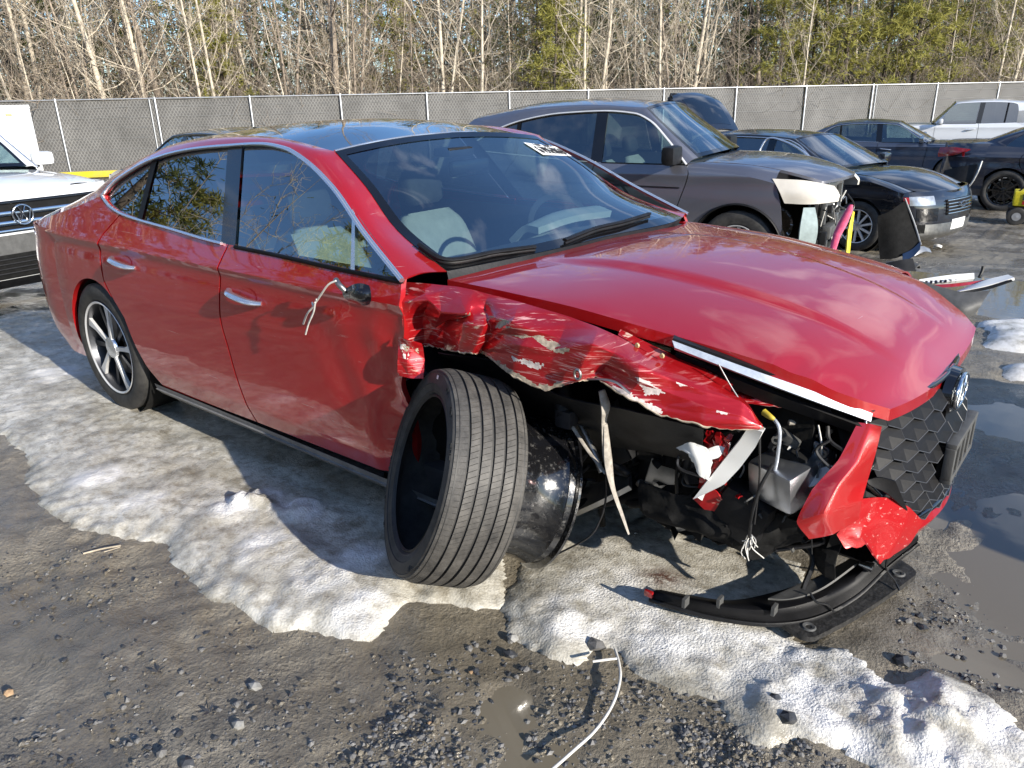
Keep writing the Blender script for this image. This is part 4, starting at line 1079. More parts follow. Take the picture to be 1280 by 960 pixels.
# aluminium crash beam end and the plastic around it
MB().box(aty(990, 592, -.53), (.15, .20, .12), Matrix.Rotation(rad(-18), 3, 'Z') @ Matrix.Rotation(rad(10), 3, 'X'), .018).build('crash_beam', 'aluminium', red, 40)
MB().box(aty(984, 552, -.50), (.07, .07, .075), Matrix.Rotation(rad(25), 3, 'Y'), .01).build('washer_motor', 'grey_plastic', red, 40)
MB().box(aty(1000, 566, -.42), (.10, .16, .02), Matrix.Rotation(rad(12), 3, 'Y'), .004).build('bracket_plate', 'steel_raw', red, 40)
MB().slab(px_net([[(1000, 600, -.56), (1020, 588, -.54), (1040, 582, -.52)], [(1003, 612, -.58), (1025, 605, -.56), (1042, 592, -.53)]], 8, 6), .006).build('lamp_shard', 'white_plastic', red, 40)
MB().slab(px_net([[(884, 536, -.60), (900, 540, -.60), (914, 545, -.60)], [(880, 570, -.60), (896, 575, -.60), (908, 578, -.60)], [(874, 610, -.58), (892, 618, -.58), (905, 622, -.58)]], 10, 14)+RNG.normal(0, .003, (14, 10, 3)), .006).build('inner_strut', 'red_scuffed', red, 20)
MB().slab(px_net([[(1006, 536, -.46), (1030, 544, -.44), (1052, 556, -.42)], [(1002, 556, -.47), (1026, 566, -.45), (1046, 578, -.43)]], 12, 8)+RNG.normal(0, .003, (8, 12, 3)), .02).build('headlamp_body', 'black_gloss', red, 20)
MB().slab(px_net([[(1010, 548, -.49), (1024, 553, -.48), (1036, 560, -.47)], [(1008, 558, -.49), (1022, 565, -.48), (1034, 571, -.47)]], 8, 6), .01).build('projector_lens', 'clear_lamp', red, 30)
for (a, b, y, sx, sy, sz_) in ((925, 560, -.50, .07, .03, .12), (940, 625, -.56, .10, .03, .05), (905, 590, -.50, .05, .05, .14), (960, 660, -.52, .12, .05, .03), (870, 650, -.52, .14, .04, .04), (830, 590, -.48, .10, .05, .10), (1020, 620, -.50, .06, .04, .06), (775, 560, -.48, .12, .04, .16)):
    MB().box(aty(a, b, y), (sx, sy, sz_), Matrix.Rotation(RNG.uniform(-.6, .6), 3, 'Y') @ Matrix.Rotation(RNG.uniform(-.5, .5), 3, 'Z'), .006).build('bracket', ('black_plastic', 'alloy_dark', 'steel_raw', 'liner_black')[int(a) % 4], red, 40)
for k in range(10):
    c = aty(RNG.uniform(860, 1030), RNG.uniform(540, 650), RNG.uniform(-.56, -.5)); MB().lathe([(-.012, .006), (-.012, .013), (.0, .014), (.002, .004)], 8, 'y', c).build('bolt', ('steel_raw', 'brake_steel', 'alloy_dark')[k % 3], red, 30)
# white broken lamp carrier
MB().slab(px_lin([[(935, 534, -.69), (925, 550, -.69), (905, 575, -.69), (885, 600, -.70), (866, 624, -.70)], [(953, 540, -.69), (945, 558, -.68), (925, 585, -.68), (905, 606, -.69), (872, 622, -.70)]], 20, 5), .02).build('lamp_carrier', 'white_plastic', red, 35)
MB().slab(px_lin([[(847, 560, -.70), (862, 552, -.71), (884, 560, -.70)], [(858, 566, -.72), (872, 572, -.72), (890, 575, -.70)], [(868, 572, -.71), (876, 595, -.71), (886, 600, -.70)]], 12, 10)+RNG.normal(0, .0025, (10, 12, 3))*.35, .006).build('lamp_carrier', 'white_plastic', red, 35)
MB().slab(px_net([[(884, 562, -.69), (897, 557, -.68), (905, 560, -.67)], [(888, 575, -.70), (898, 572, -.69), (904, 566, -.68)]], 8, 5), .006).build('lamp_carrier', 'white_plastic', red, 35)
MB().slab(px_net([[(866, 622, -.64), (890, 610, -.63), (905, 625, -.62)], [(885, 640, -.62), (905, 645, -.61), (912, 640, -.6)]], 8, 6), .004).build('red_shard', 'red_scraped', red, 35)
# torn undershield hanging below
und = px_net([[(800, 600, -.60), (860, 620, -.62), (920, 640, -.60), (980, 640, -.56), (1010, 655, -.55)], [(810, 640, -.62), (870, 655, -.64), (925, 670, -.62), (960, 680, -.58), (1000, 675, -.54)],
              [(850, 655, -.60), (890, 670, -.60), (930, 692, -.60), (945, 696, -.56), (985, 680, -.5)]], 40, 20)
und[..., 1] += .06*(fbm(und[..., 0]*14, und[..., 2]*14, 31, 3)-.5); und[..., 0] += .03*(fbm(und[..., 0]*16, und[..., 2]*18, 33, 3)-.5)
MB().slab(und, .004).build('undershield', 'liner_black', red, 30)
MB().box(aty(930, 640, -.58), (.16, .10, .16), Matrix.Rotation(rad(20), 3, 'Y'), .04).build('fog_lamp_duct', 'black_plastic', red)
MB().tube(px_path([(790, 600, -.35), (840, 630, -.45), (900, 655, -.55)], 14), .03, 8).build('radiator_hose', 'liner_black', red, 60)

# light strip of the lost headlamp
MB().slab(px_net([[(840, 428, -.70), (930, 460, -.65), (1010, 488, -.58), (1088, 517, -.50)], [(843, 437, -.71), (930, 470, -.66), (1010, 500, -.59), (1086, 527, -.51)]], 40, 6), .012).build('light_strip', 'lamp_strip', red, 40)
MB().slab(px_net([[(842, 422, -.66), (930, 452, -.62), (1010, 480, -.56), (1095, 510, -.48)], [(840, 427, -.695), (930, 459, -.645), (1010, 487, -.575), (1090, 516, -.495)]], 40, 5), .01).build('light_strip_bezel', 'black_plastic', red, 40)
MB().slab(px_net([[(845, 440, -.68), (930, 474, -.63), (1010, 504, -.57), (1080, 530, -.50)], [(850, 452, -.66), (935, 490, -.6), (1005, 515, -.54), (1075, 540, -.47)]], 40, 5), .01).build('lamp_housing', 'black_trim', red, 40)

# front end: grille surface, cells, emblem, number plate bracket, bumper remains
gx0 = pch([(.20, .875), (.27, .912), (.45, .932), (.58, .926), (.66, .906), (.74, .868)])
def fx(y, z): return gx0(z)-.60*np.asarray(y)**2
gpoly = [(-.455, .712), (-.478, .66), (-.458, .585), (-.490, .535), (-.42, .46), (-.335, .385), (-.25, .335), (0, .325), (.25, .335), (.335, .385), (.42, .46), (.49, .535), (.458, .585), (.478, .66), (.455, .712), (.3, .722), (0, .728), (-.3, .722)]
def inside(y, z):
    c = False
    for i in range(len(gpoly)):
        (a, b), (d, e) = gpoly[i-1], gpoly[i]
        if (b > z) != (e > z) and y < (d-a)*(z-b)/(e-b)+a: c = not c
    return c
yy, zz = np.meshgrid(np.linspace(-.50, .50, 41), np.linspace(.30, .735, 22))
back = np.stack([fx(yy, zz)-.045, yy, zz], -1)
grille = MB().grid(back).build('grille', 'liner_black', red)
cell = MB()
hw_, a_, b_ = .0490, .0135, .0335
hx6 = [(-hw_, -a_), (0, -b_), (hw_, -a_), (hw_, a_), (0, b_), (-hw_, a_)]
dep = [.004, .012, .008, -.012, -.030, -.018]
o6 = [(dep[i], hx6[i][0]*.985, hx6[i][1]*.985) for i in range(6)]
ctr = [(-.0055, .0, .002)]
cell.add(o6+ctr, [(i, (i+1) % 6, 6) for i in range(6)])
cell.add(o6+[(-.045, a*.96, b*.96) for _, a, b in o6], [(i, (i+1) % 6, 6+(i+1) % 6, 6+i) for i in range(6)])
cme = cell.mesh('grille_cell', 'black_trim', 10, False)
rib = MB().tube([o6[0], o6[1], o6[2]], .0016, 4).tube([o6[2], o6[3]], .0014, 4).mesh('cell_edge', 'grille_edge_glint', 60)  # lighter ribs paint the reflections along the cell bevels
for r_i, z in enumerate(np.arange(.350, .722, .047)):
    for y in np.arange(-.49, .50, .098)+(.049 if r_i % 2 else 0):
        if not inside(y, z) or (abs(y) < .10 and z > .625) or (abs(y) < .15 and .43 < z < .55): continue
        o = inst('grille_cell', cme, grille, (float(fx(y, z))-.004, y, z), (0, 0, math.atan(1.2*y)), (1, 1.06, 1))
        inst('cell_edge', rib, grille, o.location, o.rotation_euler, (1, 1.06, 1))
MB().slab(px_net([[(1081, 600, -.50), (1098, 596, -.47), (1118, 600, -.43)], [(1084, 606, -.50), (1106, 616, -.45), (1134, 640, -.35)]], 12, 5), .006).build('grille_fin', 'black_trim', grille, 40)
pp = [(p[0], p[1]) for p in gpoly]; pp = resample(pp+[pp[0]], 160, False)
MB().tube(np.stack([fx(pp[:, 0], pp[:, 1])+.002, pp[:, 0], pp[:, 1]], 1), .008, 6).build('grille_frame', 'black_gloss', grille, 60)
# emblem: oval ring with a slanted letter
th = np.linspace(0, 2*math.pi, 40)
em = MB().tube(np.stack([np.full(40, .912), .080*np.cos(th), .668+.050*np.sin(th)], 1), .0065, 8)
for a, b in (((-.045, .628), (-.018, .706)), ((.018, .630), (.045, .708)), ((-.034, .655), (.034, .681))):
    em.tube(cr([(.912, a[0], a[1]), (.914, (a[0]+b[0])/2, (a[1]+b[1])/2), (.912, b[0], b[1])], 8), .0065, 6)
emo = em.build('emblem', 'chrome', grille, 60)
MB().lathe([(.0, .112), (.025, .104), (.03, .001)], 40, 'x').xform(Matrix.Translation((.878, 0, .668)) @ Matrix.Diagonal((1, 1, .62, 1))).build('emblem_plate', 'black_gloss', grille, 40)
pb = MB()
pb.box((.936, 0, .545), (.03, .32, .022), bev=.004).box((.936, 0, .437), (.03, .32, .022), bev=.004)
for y in (-.15, -.075, 0, .075, .15): pb.box((.936, y, .491), (.028, .026, .10), bev=.004)
pb.build('plate_bracket', 'grey_plastic', grille, 40)
MB().box((.917, 0, .491), (.02, .31, .11)).build('plate_recess', 'liner_black', grille)
# bumper corner torn off on this side
MB().slab(px_cr([[(1072, 528, -.505), (1088, 530, -.495), (1102, 533, -.485)], [(1048, 575, -.56), (1071, 577, -.545), (1092, 570, -.49)], [(1014, 614, -.625), (1048, 606, -.60), (1083, 600, -.50)],
                  [(996, 652, -.66), (1030, 642, -.645), (1076, 626, -.53)], [(1011, 673, -.64), (1040, 667, -.61), (1072, 648, -.53)]], 30, 40), .004).build('bumper_corner', 'red_paint', red, 24)
lowb = px_lin([[(1074, 624, -.52), (1092, 622, -.47), (1116, 622, -.40), (1136, 634, -.35), (1152, 652, -.30)], [(1062, 648, -.56), (1082, 648, -.50), (1106, 650, -.44), (1128, 660, -.38), (1146, 663, -.31)],
               [(1044, 668, -.58), (1072, 672, -.54), (1092, 680, -.47), (1112, 688, -.42), (1138, 676, -.33)], [(1056, 688, -.57), (1080, 678, -.52), (1095, 704, -.465), (1110, 698, -.42), (1132, 682, -.34)]], 44, 30)
lowb[..., 1] += .010*(lnoise(lowb[..., 0]*16+lowb[..., 2]*6, lowb[..., 2]*14, 41)-.5)
lowb[-1, :, 2] += .030*(lnoise(np.arange(44)*.33, np.zeros(44), 6)-.5); lowb[-2, :, 2] += .012*(lnoise(np.arange(44)*.33, np.zeros(44), 6)-.5)
MB().slab(lowb, .004).build('bumper_corner', 'red_scuffed', red, 14)
cs = np.linspace(-.31, .62, 40)
rows = [[(float(fx(y, z))+dx, y, z) for y in cs] for z, dx in ((.315, .004), (.29, .016), (.262, .010), (.24, -.02))]
MB().grid(np.array(rows)).build('front_bumper', 'red_paint', red, 30)
rows = [[(float(fx(y, .24))-.02+dx, y, z) for y in cs] for z, dx in ((.24, -.002), (.20, .0), (.175, -.04), (.17, -.2))]
MB().grid(np.array(rows)).build('bumper_chin', 'black_plastic', red, 30)
Z2 = [(.315, 0), (.40, .0), (.50, 0), (.60, 0), (.68, -.02)]
inn = {.315: .28, .40: .35, .50: .45, .60: .47, .68: .48}
rows = [[(float(gx0(z))-.60*(inn[z]+(.86-inn[z])*t)**2*(1-.0*t)-(.25*t*t), inn[z]+(.86-inn[z])*t, z) for t in np.linspace(0, 1, 14)] for z, _ in Z2]
MB().grid(np.array(rows)).build('bumper_wing', 'red_paint', red, 30)
rows = [[(float(gx0(.70))-.60*y*y-.25*((y-.48)/.36)**2+dx, y, z) for y in np.linspace(.47, .84, 14)] for z, dx in ((.685, 0), (.72, -.012), (.765, -.05))]
MB().slab(np.array(rows), .01).build('headlamp', 'clear_lamp', red, 40)
# stump of the lost door mirror with its wires
stub = MB().slab(px_net([[(432, 364, -.93), (447, 357, -.945), (463, 359, -.93)], [(434, 370, -.935), (449, 369, -.965), (464, 368, -.94)], [(448, 376, -.93), (455, 378, -.938), (462, 376, -.93)]], 14, 12), .012).build('mirror_stump', 'black_gloss', red, 50)
MB().tube(px_path([(420, 350, -.95), (424, 356, -.96), (432, 364, -.95)], 8), [.010]*8, 8).build('mirror_pivot', 'steel_raw', red, 60)
for pts in ([(420, 351, -.97), (410, 356, -.98), (400, 370, -.98), (390, 385, -.97), (384, 392, -.97), (379, 405, -.965)], [(394, 378, -.985), (392, 390, -.98), (386, 404, -.975), (382, 418, -.97)], [(396, 374, -.98), (392, 382, -.975), (390, 378, -.97)]):
    MB().tube(px_path(pts, 16), .0035, 5).build('mirror_wire', 'wire_pale', red, 60)

# ------------------------------------------------------------------ ground, ice, puddles
def axis(segs):
    out = [segs[0][0]]
    for a, b, st in segs:
        n = max(1, int(round(abs(b-a)/st))); out += list(np.linspace(a, b, n+1)[1:])
    return np.array(out)
AX = axis([(-600, -120, 60), (-120, -40, 8), (-40, -14, 1.3), (-14, -6, .2), (-6, -3.4, .06), (-3.4, 1.75, .026), (1.75, 4, .09), (4, 14, .6), (14, 60, 4), (60, 500, 55)])
AY = axis([(-400, -60, 50), (-60, -14, 4), (-14, -3, .6), (-3, -2.0, .1), (-2.0, .3, .026), (.3, 3.0, .05), (3.0, 9, .12), (9, 16, .4), (16, 60, 2), (60, 700, 60)])
POOLS = [(1.34, .30, .50, .62, .055), (1.12, -.33, .12, .10, .018), (.18, -1.30, .12, .09, .014), (1.05, 1.7, .35, .22, .03), (-1.5, -1.75, .3, .2, .014), (.2, 4.6, 1.2, .35, .04), (.9, 4.2, .8, .5, .04)]
def ground_z(x, y):
    x = np.asarray(x, float); y = np.asarray(y, float)
    z = slope_z(x, y)
    near = 1/(1+((x+1)/14)**4+((y+0)/14)**4)
    r = fbm(x*.9, y*.9, 1, 3)-.5
    m = fbm(x*3.6+y*1.1, y*4.2, 2, 3)-.5
    f = fbm(x*15, y*15, 3, 3, .6)-.5
    rg = np.abs(fbm(x*7+y*4, y*8-x*2, 12, 2)-.5)
    clod = sstep(.52, .72, fbm(x*1.5+7, y*1.7+3, 15, 3))
    lug = (np.exp(-((y+1.48-.05*np.sin(x*1.3))/.13)**2)+np.exp(-((y+2.05-.06*np.sin(x*1.1+1))/.13)**2))*sstep(1.2, .4, x)
    z = z - lug*(.010+.006*np.sin((x+.6*np.abs(y+1.48))*62)*vnoise(x*3, y*3, 31))
    z = z + .035*r + .034*m*near + (.016+.026*clod)*f*near - .030*rg*near - .010
    for cx, cy, sx, sy, dp in POOLS:
        z = z - dp*np.exp(-(((x-cx)/sx)**2+((y-cy)/sy)**2)**1.5)
    carpad = sstep(1.05, .75, np.abs(y))*sstep(1.2, .9, x)*sstep(-4.2, -3.9, x)
    return z*(1-carpad)+carpad*np.minimum(z, -.006)
GX, GY = np.meshgrid(AX, AY)
gm = MB(); gm.v = list(map(tuple, np.stack([GX, GY, ground_z(GX, GY)], -1).reshape(-1, 3)))
nx = len(AX); idx = (np.arange(len(AY)-1)[:, None]*nx+np.arange(nx-1)[None]).ravel()
gm.f = list(zip(idx.tolist(), (idx+1).tolist(), (idx+1+nx).tolist(), (idx+nx).tolist()))
ground = gm.build('ground', 'mud', None, 0); ground['kind'] = 'structure'

def poly_sd(X, Y, P):
    """signed distance to a polygon, positive inside"""
    P = np.asarray(P, float); d2 = np.full(X.shape, 1e9); ins = np.zeros(X.shape, bool)
    for (ax, ay), (bx, by) in zip(P, np.roll(P, -1, 0)):
        ex, ey = bx-ax, by-ay; L = ex*ex+ey*ey+1e-12
        t = np.clip(((X-ax)*ex+(Y-ay)*ey)/L, 0, 1); d2 = np.minimum(d2, (X-ax-t*ex)**2+(Y-ay-t*ey)**2)
        c = ((ay > Y) != (by > Y)); xi = ex*(Y-ay)/(by-ay if abs(by-ay) > 1e-12 else 1e-12)+ax; ins ^= c & (X < xi)
    return np.where(ins, 1, -1)*np.sqrt(d2)
def ice_sheet(name, poly, thick, step, seed, fresh=(), edge=.05, base_fresh=0.0, far=False):
    P = np.asarray(poly, float); x0, y0 = P.min(0)-.1; x1, y1 = P.max(0)+.1
    xs, ys = np.arange(x0, x1, step), np.arange(y0, y1, step); X, Yv = np.meshgrid(xs, ys)
    d = poly_sd(X, Yv, P) + edge*2.4*(fbm(X*3.2, Yv*3.2, seed, 2)-.5) + .045*(fbm(X*14, Yv*14, seed+8, 4, .65)-.5)
    fb = np.full(X.shape, base_fresh)
    lump = np.zeros(X.shape)
    for fx_, fy_, r_, h_ in fresh:
        e = np.exp(-((X-fx_)**2+(Yv-fy_)**2)/(r_*r_)); fb = np.maximum(fb, e); lump += h_*e*(.35+1.3*fbm(X*11, Yv*11, seed+3, 3))
    under = sstep(.95, .70, np.abs(Yv))*sstep(1.1, .8, X)*sstep(-4.1, -3.8, X)
    t = thick*(1-np.exp(-np.maximum(d, 0)/.045))*(.55+.9*fbm(X*2.6, Yv*3.4, seed+1, 3)) + lump*(.3+1.4*np.abs(fbm(X*13+Yv*4, Yv*15, seed+4, 3)-.5)*2)
    t += np.minimum(d, .1)*.13*(fbm(X*18, Yv*18, seed+2, 4, .65)-.5) + .016*sstep(0, .05, d)*(fbm(X*8, Yv*13, seed+9, 4, .6)-.5)
    t = t*(1-under*.72)
    gz_ = ground_z(X, Yv); sm = slope_z(X, Yv)-.006
    z = np.where(d > 0, gz_*.5*(1-sstep(0, .25, d))+ (gz_*.5)*(1-sstep(0, .25, d)) + sm*sstep(0, .25, d) + t, gz_-.02)
    keep = d > -step*1.2
    kf = keep[:-1, :-1] & keep[1:, :-1] & keep[:-1, 1:] & keep[1:, 1:]
    use = np.zeros(X.shape, bool)
    for a, b in ((0, 0), (1, 0), (0, 1), (1, 1)):
        use[a:a+kf.shape[0], b:b+kf.shape[1]] |= kf
    ids = np.full(X.shape, -1); ids[use] = np.arange(use.sum())
    m = MB(); m.v = list(map(tuple, np.stack([X[use], Yv[use], z[use]], 1)))
    j, i = np.nonzero(kf); m.f = [tuple(map(int, q)) for q in np.stack([ids[j, i], ids[j, i+1], ids[j+1, i+1], ids[j+1, i]], 1)]
    o = m.build(name, 'ice', None, 0); o['kind'] = 'structure'
    a = o.data.attributes.new('fresh', 'FLOAT', 'POINT')
    a.data.foreach_set('value', fb[use].astype(np.float32))
    b_ = o.data.attributes.new('rust', 'FLOAT', 'POINT'); rc = atg(828, 722); b_.data.foreach_set('value', np.exp(-(((X-rc[0])*.9+(Yv-rc[1])*.4)/.07)**2-(((Yv-rc[1])*.9-(X-rc[0])*.4)/.05)**2)[use].astype(np.float32))
    return o
def gpx(L): return [tuple(atg(a, b)[:2]) for a, b in L]
A_poly = gpx([(-60, 535), (0, 545), (32, 562), (24, 600), (62, 640), (98, 660), (140, 672), (205, 675), (212, 702), (262, 737), (300, 765), (335, 787), (380, 782), (412, 797), (452, 803), (488, 795), (497, 770), (520, 748), (560, 748), (592, 755), (628, 745), (632, 722), (636, 690)])+[(.05, -.3), (-.5, .5), (-3, .6), (-5.2, .5), (-6.2, -.2), (-6.0, -.9)]
fresh_A = [(*atg(a, b)[:2], r, h) for a, b, r, h in ((292, 638, .08, .03), (330, 632, .09, .04), (375, 645, .08, .035), (335, 688, .11, .012), (400, 725, .10, .015), (450, 765, .09, .012), (455, 702, .08, .01), (120, 600, .10, .01), (70, 470, .16, .01), (180, 628, .08, .01))]
ice_sheet('ice_sheet', A_poly, .022, .018, 51, fresh_A, .05, .0)
B_poly = gpx([(645, 690), (640, 780), (690, 817), (722, 822), (738, 792), (772, 802), (802, 832), (852, 852), (902, 872), (932, 912), (962, 932), (992, 922), (1052, 947), (1092, 965), (1180, 1010), (1320, 1010), (1290, 950), (1255, 900), (1222, 852), (1160, 822), (1120, 838), (1060, 802), (1012, 800), (985, 775), (1000, 745), (1010, 700), (900, 660), (760, 640)])
fresh_B = [(*atg(a, b)[:2], r, h) for a, b, r, h in ((960, 830, .16, .02), (1010, 850, .16, .015), (830, 790, .14, .006), (760, 740, .14, .004), (1060, 860, .16, .01), (1230, 930, .16, .01), (880, 790, .12, .012), (1120, 880, .16, .025), (1180, 920, .14, .02), (1050, 900, .12, .015), (720, 770, .12, .008))]
ice_sheet('ice_sheet', B_poly, .024, .014, 71, fresh_B, .045, .0)
for k, pl in enumerate([[(1222, 398), (1300, 385), (1330, 425), (1290, 440), (1232, 430)], [(1165, 248), (1215, 242), (1300, 238), (1300, 258), (1240, 262), (1190, 258)], [(1250, 452), (1300, 446), (1310, 468), (1262, 470)]]):
    ice_sheet('snow_patch', gpx(pl), .03, .05, 90+k, (), .06, (.75, .35, .55)[k])
def pool(name, cx, cy, rx, ry, z):
    m = MB(); th = np.linspace(0, 2*math.pi, 33)[:-1]
    m.v = [(cx+rx*math.cos(a), cy+ry*math.sin(a), z) for a in th]; m.f = [tuple(range(32))]
    o = m.build(name, 'water', None, 0); o['kind'] = 'structure'; return o
pool('puddle', 1.46, .36, .85, 1.0, -.033)
pool('puddle', 1.12, -.33, .22, .18, -.024)
pool('puddle', .18, -1.30, .24, .18, -.032)
pool('puddle', 1.05, 1.75, .5, .35, -.030)
pool('puddle', .5, 4.4, 2.2, .9, float(slope_z(.5, 4.4))-.026)

# ------------------------------------------------------------------ gravel and stones
def rock(r, seed):
    rg = np.random.default_rng(seed); bm = bmesh.new(); bmesh.ops.create_icosphere(bm, subdivisions=1, radius=1.0)
    sc = np.array([1, rg.uniform(.6, .95), rg.uniform(.4, .7)])
    v = [tuple(np.array(q.co)*sc*r*(1+rg.normal(0, .16))) for q in bm.verts]; f = [tuple(x.index for x in q.verts) for q in bm.faces]; bm.free(); return v, f
ROCKS = [rock(1.0, k) for k in range(8)]
small = [([tuple(np.array([x, y, z])*1) for x, y, z in [(1, 0, .1), (.3, .8, 0), (-.8, .5, .1), (-.7, -.6, 0), (.4, -.8, .1), (.1, .05, .65), (-.1, .1, -.5)]], [(0, 1, 5), (1, 2, 5), (2, 3, 5), (3, 4, 5), (4, 0, 5), (1, 0, 6), (2, 1, 6), (3, 2, 6), (4, 3, 6), (0, 4, 6)])]
A_np, B_np = np.array(A_poly), np.array(B_poly)
def scatter(n, boxes, smin, smax, mats, name):
    ms = [MB() for _ in mats]; c = 0
    px = []; 
    for (x0, y0, x1, y1, w) in boxes: px += [(RNG.uniform(x0, x1), RNG.uniform(y0, y1)) for _ in range(int(n*w))]
    P = np.array([atg(a, b)[:2] for a, b in px]); da, db = poly_sd(P[:, 0], P[:, 1], A_np), poly_sd(P[:, 0], P[:, 1], B_np)
    ok = (np.maximum(da, db) < .01)
    gzz = ground_z(P[:, 0], P[:, 1]); dens = fbm(P[:, 0]*3, P[:, 1]*3, 77, 3)
    for k in np.nonzero(ok)[0]:
        if RNG.random() > sstep(.38, .60, dens[k])+.12: continue
        s = smin*(smax/smin)**(RNG.random()**2.2); a = RNG.uniform(0, 6.28); R_ = np.array([[math.cos(a), -math.sin(a), 0], [math.sin(a), math.cos(a), 0], [0, 0, 1]])
        v, f = small[0]; vv = (np.array(v)*np.array([1, RNG.uniform(.6, 1), RNG.uniform(.5, 1)])*s*(1+RNG.normal(0, .15, (7, 1))))@R_.T+np.array([P[k, 0], P[k, 1], gzz[k]+s*.12])
        ms[RNG.integers(len(mats))].add(vv, f)
    for m, mt in zip(ms, mats):
        if m.v: tag(m.build(name, mt, None, 0, False), 'fine broken stone lying in the mud', None, None, 'stuff')
scatter(9500, [(0, 680, 520, 960, .30), (420, 800, 960, 960, .40), (480, 840, 640, 940, .14), (850, 900, 1060, 960, .14), (1120, 720, 1280, 860, .10), (1100, 260, 1280, 420, .12)], .003, .013, ['stone', 'stone_dark', 'mud'], 'gravel')
stones = [  # pixel, radius, material, label
    ((318, 852), .022, 'stone_pale', 'flat pale stone in the mud beside a small dark leaf'),
    ((8, 860), .018, 'stone_tan', 'brown stone half buried at the very edge of the mud'),
    ((536, 897), .008, 'stone_tan', 'small orange pebble among the grey gravel'),
    ((588, 834), .007, 'stone_tan', 'tiny orange pebble near the loose black stones'),
    ((297, 905), .020, 'stone_pale', 'thin pale flake of stone standing in the mud'),
    ((232, 952), .024, 'stone_dark', 'dark wet stone with a pale face at the front of the mud'),
    ((640, 792), .022, 'stone_pale', 'pale grey stone at the corner of the ice sheet'),
    ((638, 812), .022, 'stone_dark', 'black stone below the pale stone at the ice corner'),
    ((1154, 782), .020, 'stone_dark', 'black stone lying alone in the tan mud by the rubber mat'),
    ((1128, 826), .030, 'stone_dark', 'dark purple clod at the upper edge of the ice'),
    ((746, 803), .035, 'stone', 'brown lump of mud bulging from a notch in the ice'),
    ((985, 905), .026, 'stone_dark', 'dark stone sitting in a hollow of the ice'),
    ((968, 880), .020, 'stone_dark', 'small dark stone melted into the ice above the hollow')]
for (p, r, mt, lb) in stones:
    v, f = ROCKS[int(p[0]) % 8]; c = atg(*p); z = max(float(ground_z(c[0], c[1])), -.02)
    on = max(poly_sd(np.array([c[0]]), np.array([c[1]]), A_np)[0], poly_sd(np.array([c[0]]), np.array([c[1]]), B_np)[0]) > .03
    o = MB().add([tuple(np.array(q)*r+np.array([c[0], c[1], z+r*.25+(.025 if on else 0)])) for q in v], f).build('stone', mt, None, 12); tag(o, lb, 'stone')
k = 0
rk = [MB().add(v, f).mesh('stone', ('stone_dark', 'stone', 'stone', 'stone_dark')[i % 4], 12) for i, (v, f) in enumerate(ROCKS)]
while k < 70:
    reg = [(430, 820, 700, 950), (560, 790, 660, 850), (850, 900, 1060, 958), (0, 760, 400, 955), (1130, 740, 1280, 840)][k % 5]
    a, b = RNG.uniform(reg[0], reg[2]), RNG.uniform(reg[1], reg[3]); c = atg(a, b)
    k += 1
    if max(poly_sd(np.array([c[0]]), np.array([c[1]]), A_np)[0], poly_sd(np.array([c[0]]), np.array([c[1]]), B_np)[0]) > -.01: continue
    s = RNG.uniform(.007, .015)
    o = inst('stone', rk[k % 8], None, (c[0], c[1], float(ground_z(c[0], c[1]))+s*.3), (0, 0, RNG.uniform(0, 6)), (s, s, s))
    tag(o, 'small loose grey stone among the gravel in the mud', 'stone', 'loose stones in the mud')
def cable(pts, r, mat, name, label, cat, z=.006, n=40):
    P = np.array([atg(a, b, z) for a, b in pts]); P = cr(P, n); P[:, 2] = np.maximum(P[:, 2], ground_z(P[:, 0], P[:, 1])+r)
    o = MB().tube(P, r, 7).build(name, mat, None, 60); tag(o, label, cat); return o

# ------------------------------------------------------------------ fence
F0, F1 = atd(193, 123, 25.7), atd(1250, 103, 32.5)
fdir = (F1-F0); FLEN = np.linalg.norm(fdir[:2]); fdir = fdir/FLEN; SP = FLEN/11.0
fence_yaw = math.atan2(fdir[1], fdir[0])
fence = empty('chain_link_fence', (F0[0], F0[1], 0), fence_yaw, 'long grey chain-link fence with privacy fabric below the wood', 'fence')
def ftop(s): return F0[2]+fdir[2]*s
FH = 2.42
FK = list(range(-3, 16))
for k in FK:
    s = k*SP; zt = ftop(s); dbl = k in (0, 9)
    MB().lathe([(zt-FH-.1, .036), (zt+.02, .036), (zt+.045, .030), (zt+.05, .002)], 10, 'z', (s, 0, 0)).build('post', 'galvanised', fence, 50)
    if dbl: MB().lathe([(zt-FH-.1, .026), (zt-.02, .026), (zt-.01, .002)], 8, 'z', (s+(.16 if k == 9 else -.18), 0, 0)).build('post', 'galvanised', fence, 50)
    if k == FK[-1]: break
    e = s+SP
    n = 14; X = np.linspace(s+.04, e-.04, n); G = []
    for t in np.linspace(0, 1, 7):
        z = ftop(X)-.03-(FH-.10)*t; G.append(np.stack([X, .045+.018*np.sin(X*2.1+k)+.012*np.sin(X*9+t*5+k*2), z], 1))
    pn = MB().slab(np.array(G), .004).build('fabric_panel', 'fence_fabric', fence, 0)
    for t in (.10, .24, .38, .52, .68, .84):
        z = ftop(X)-.03-(FH-.10)*t+.010*np.sin(X*3+k); MB().tube(np.stack([X, .035+.018*np.sin(X*2.1+k), z], 1), .007, 4).build('tension_wire', 'wire_galv', pn, 60)
sA, sB = FK[0]*SP, FK[-1]*SP
MB().tube([(sA, 0, ftop(sA)), ((sA+sB)/2, 0, ftop((sA+sB)/2)), (sB, 0, ftop(sB))], .024, 8).build('top_rail', 'galvanised', fence, 60)

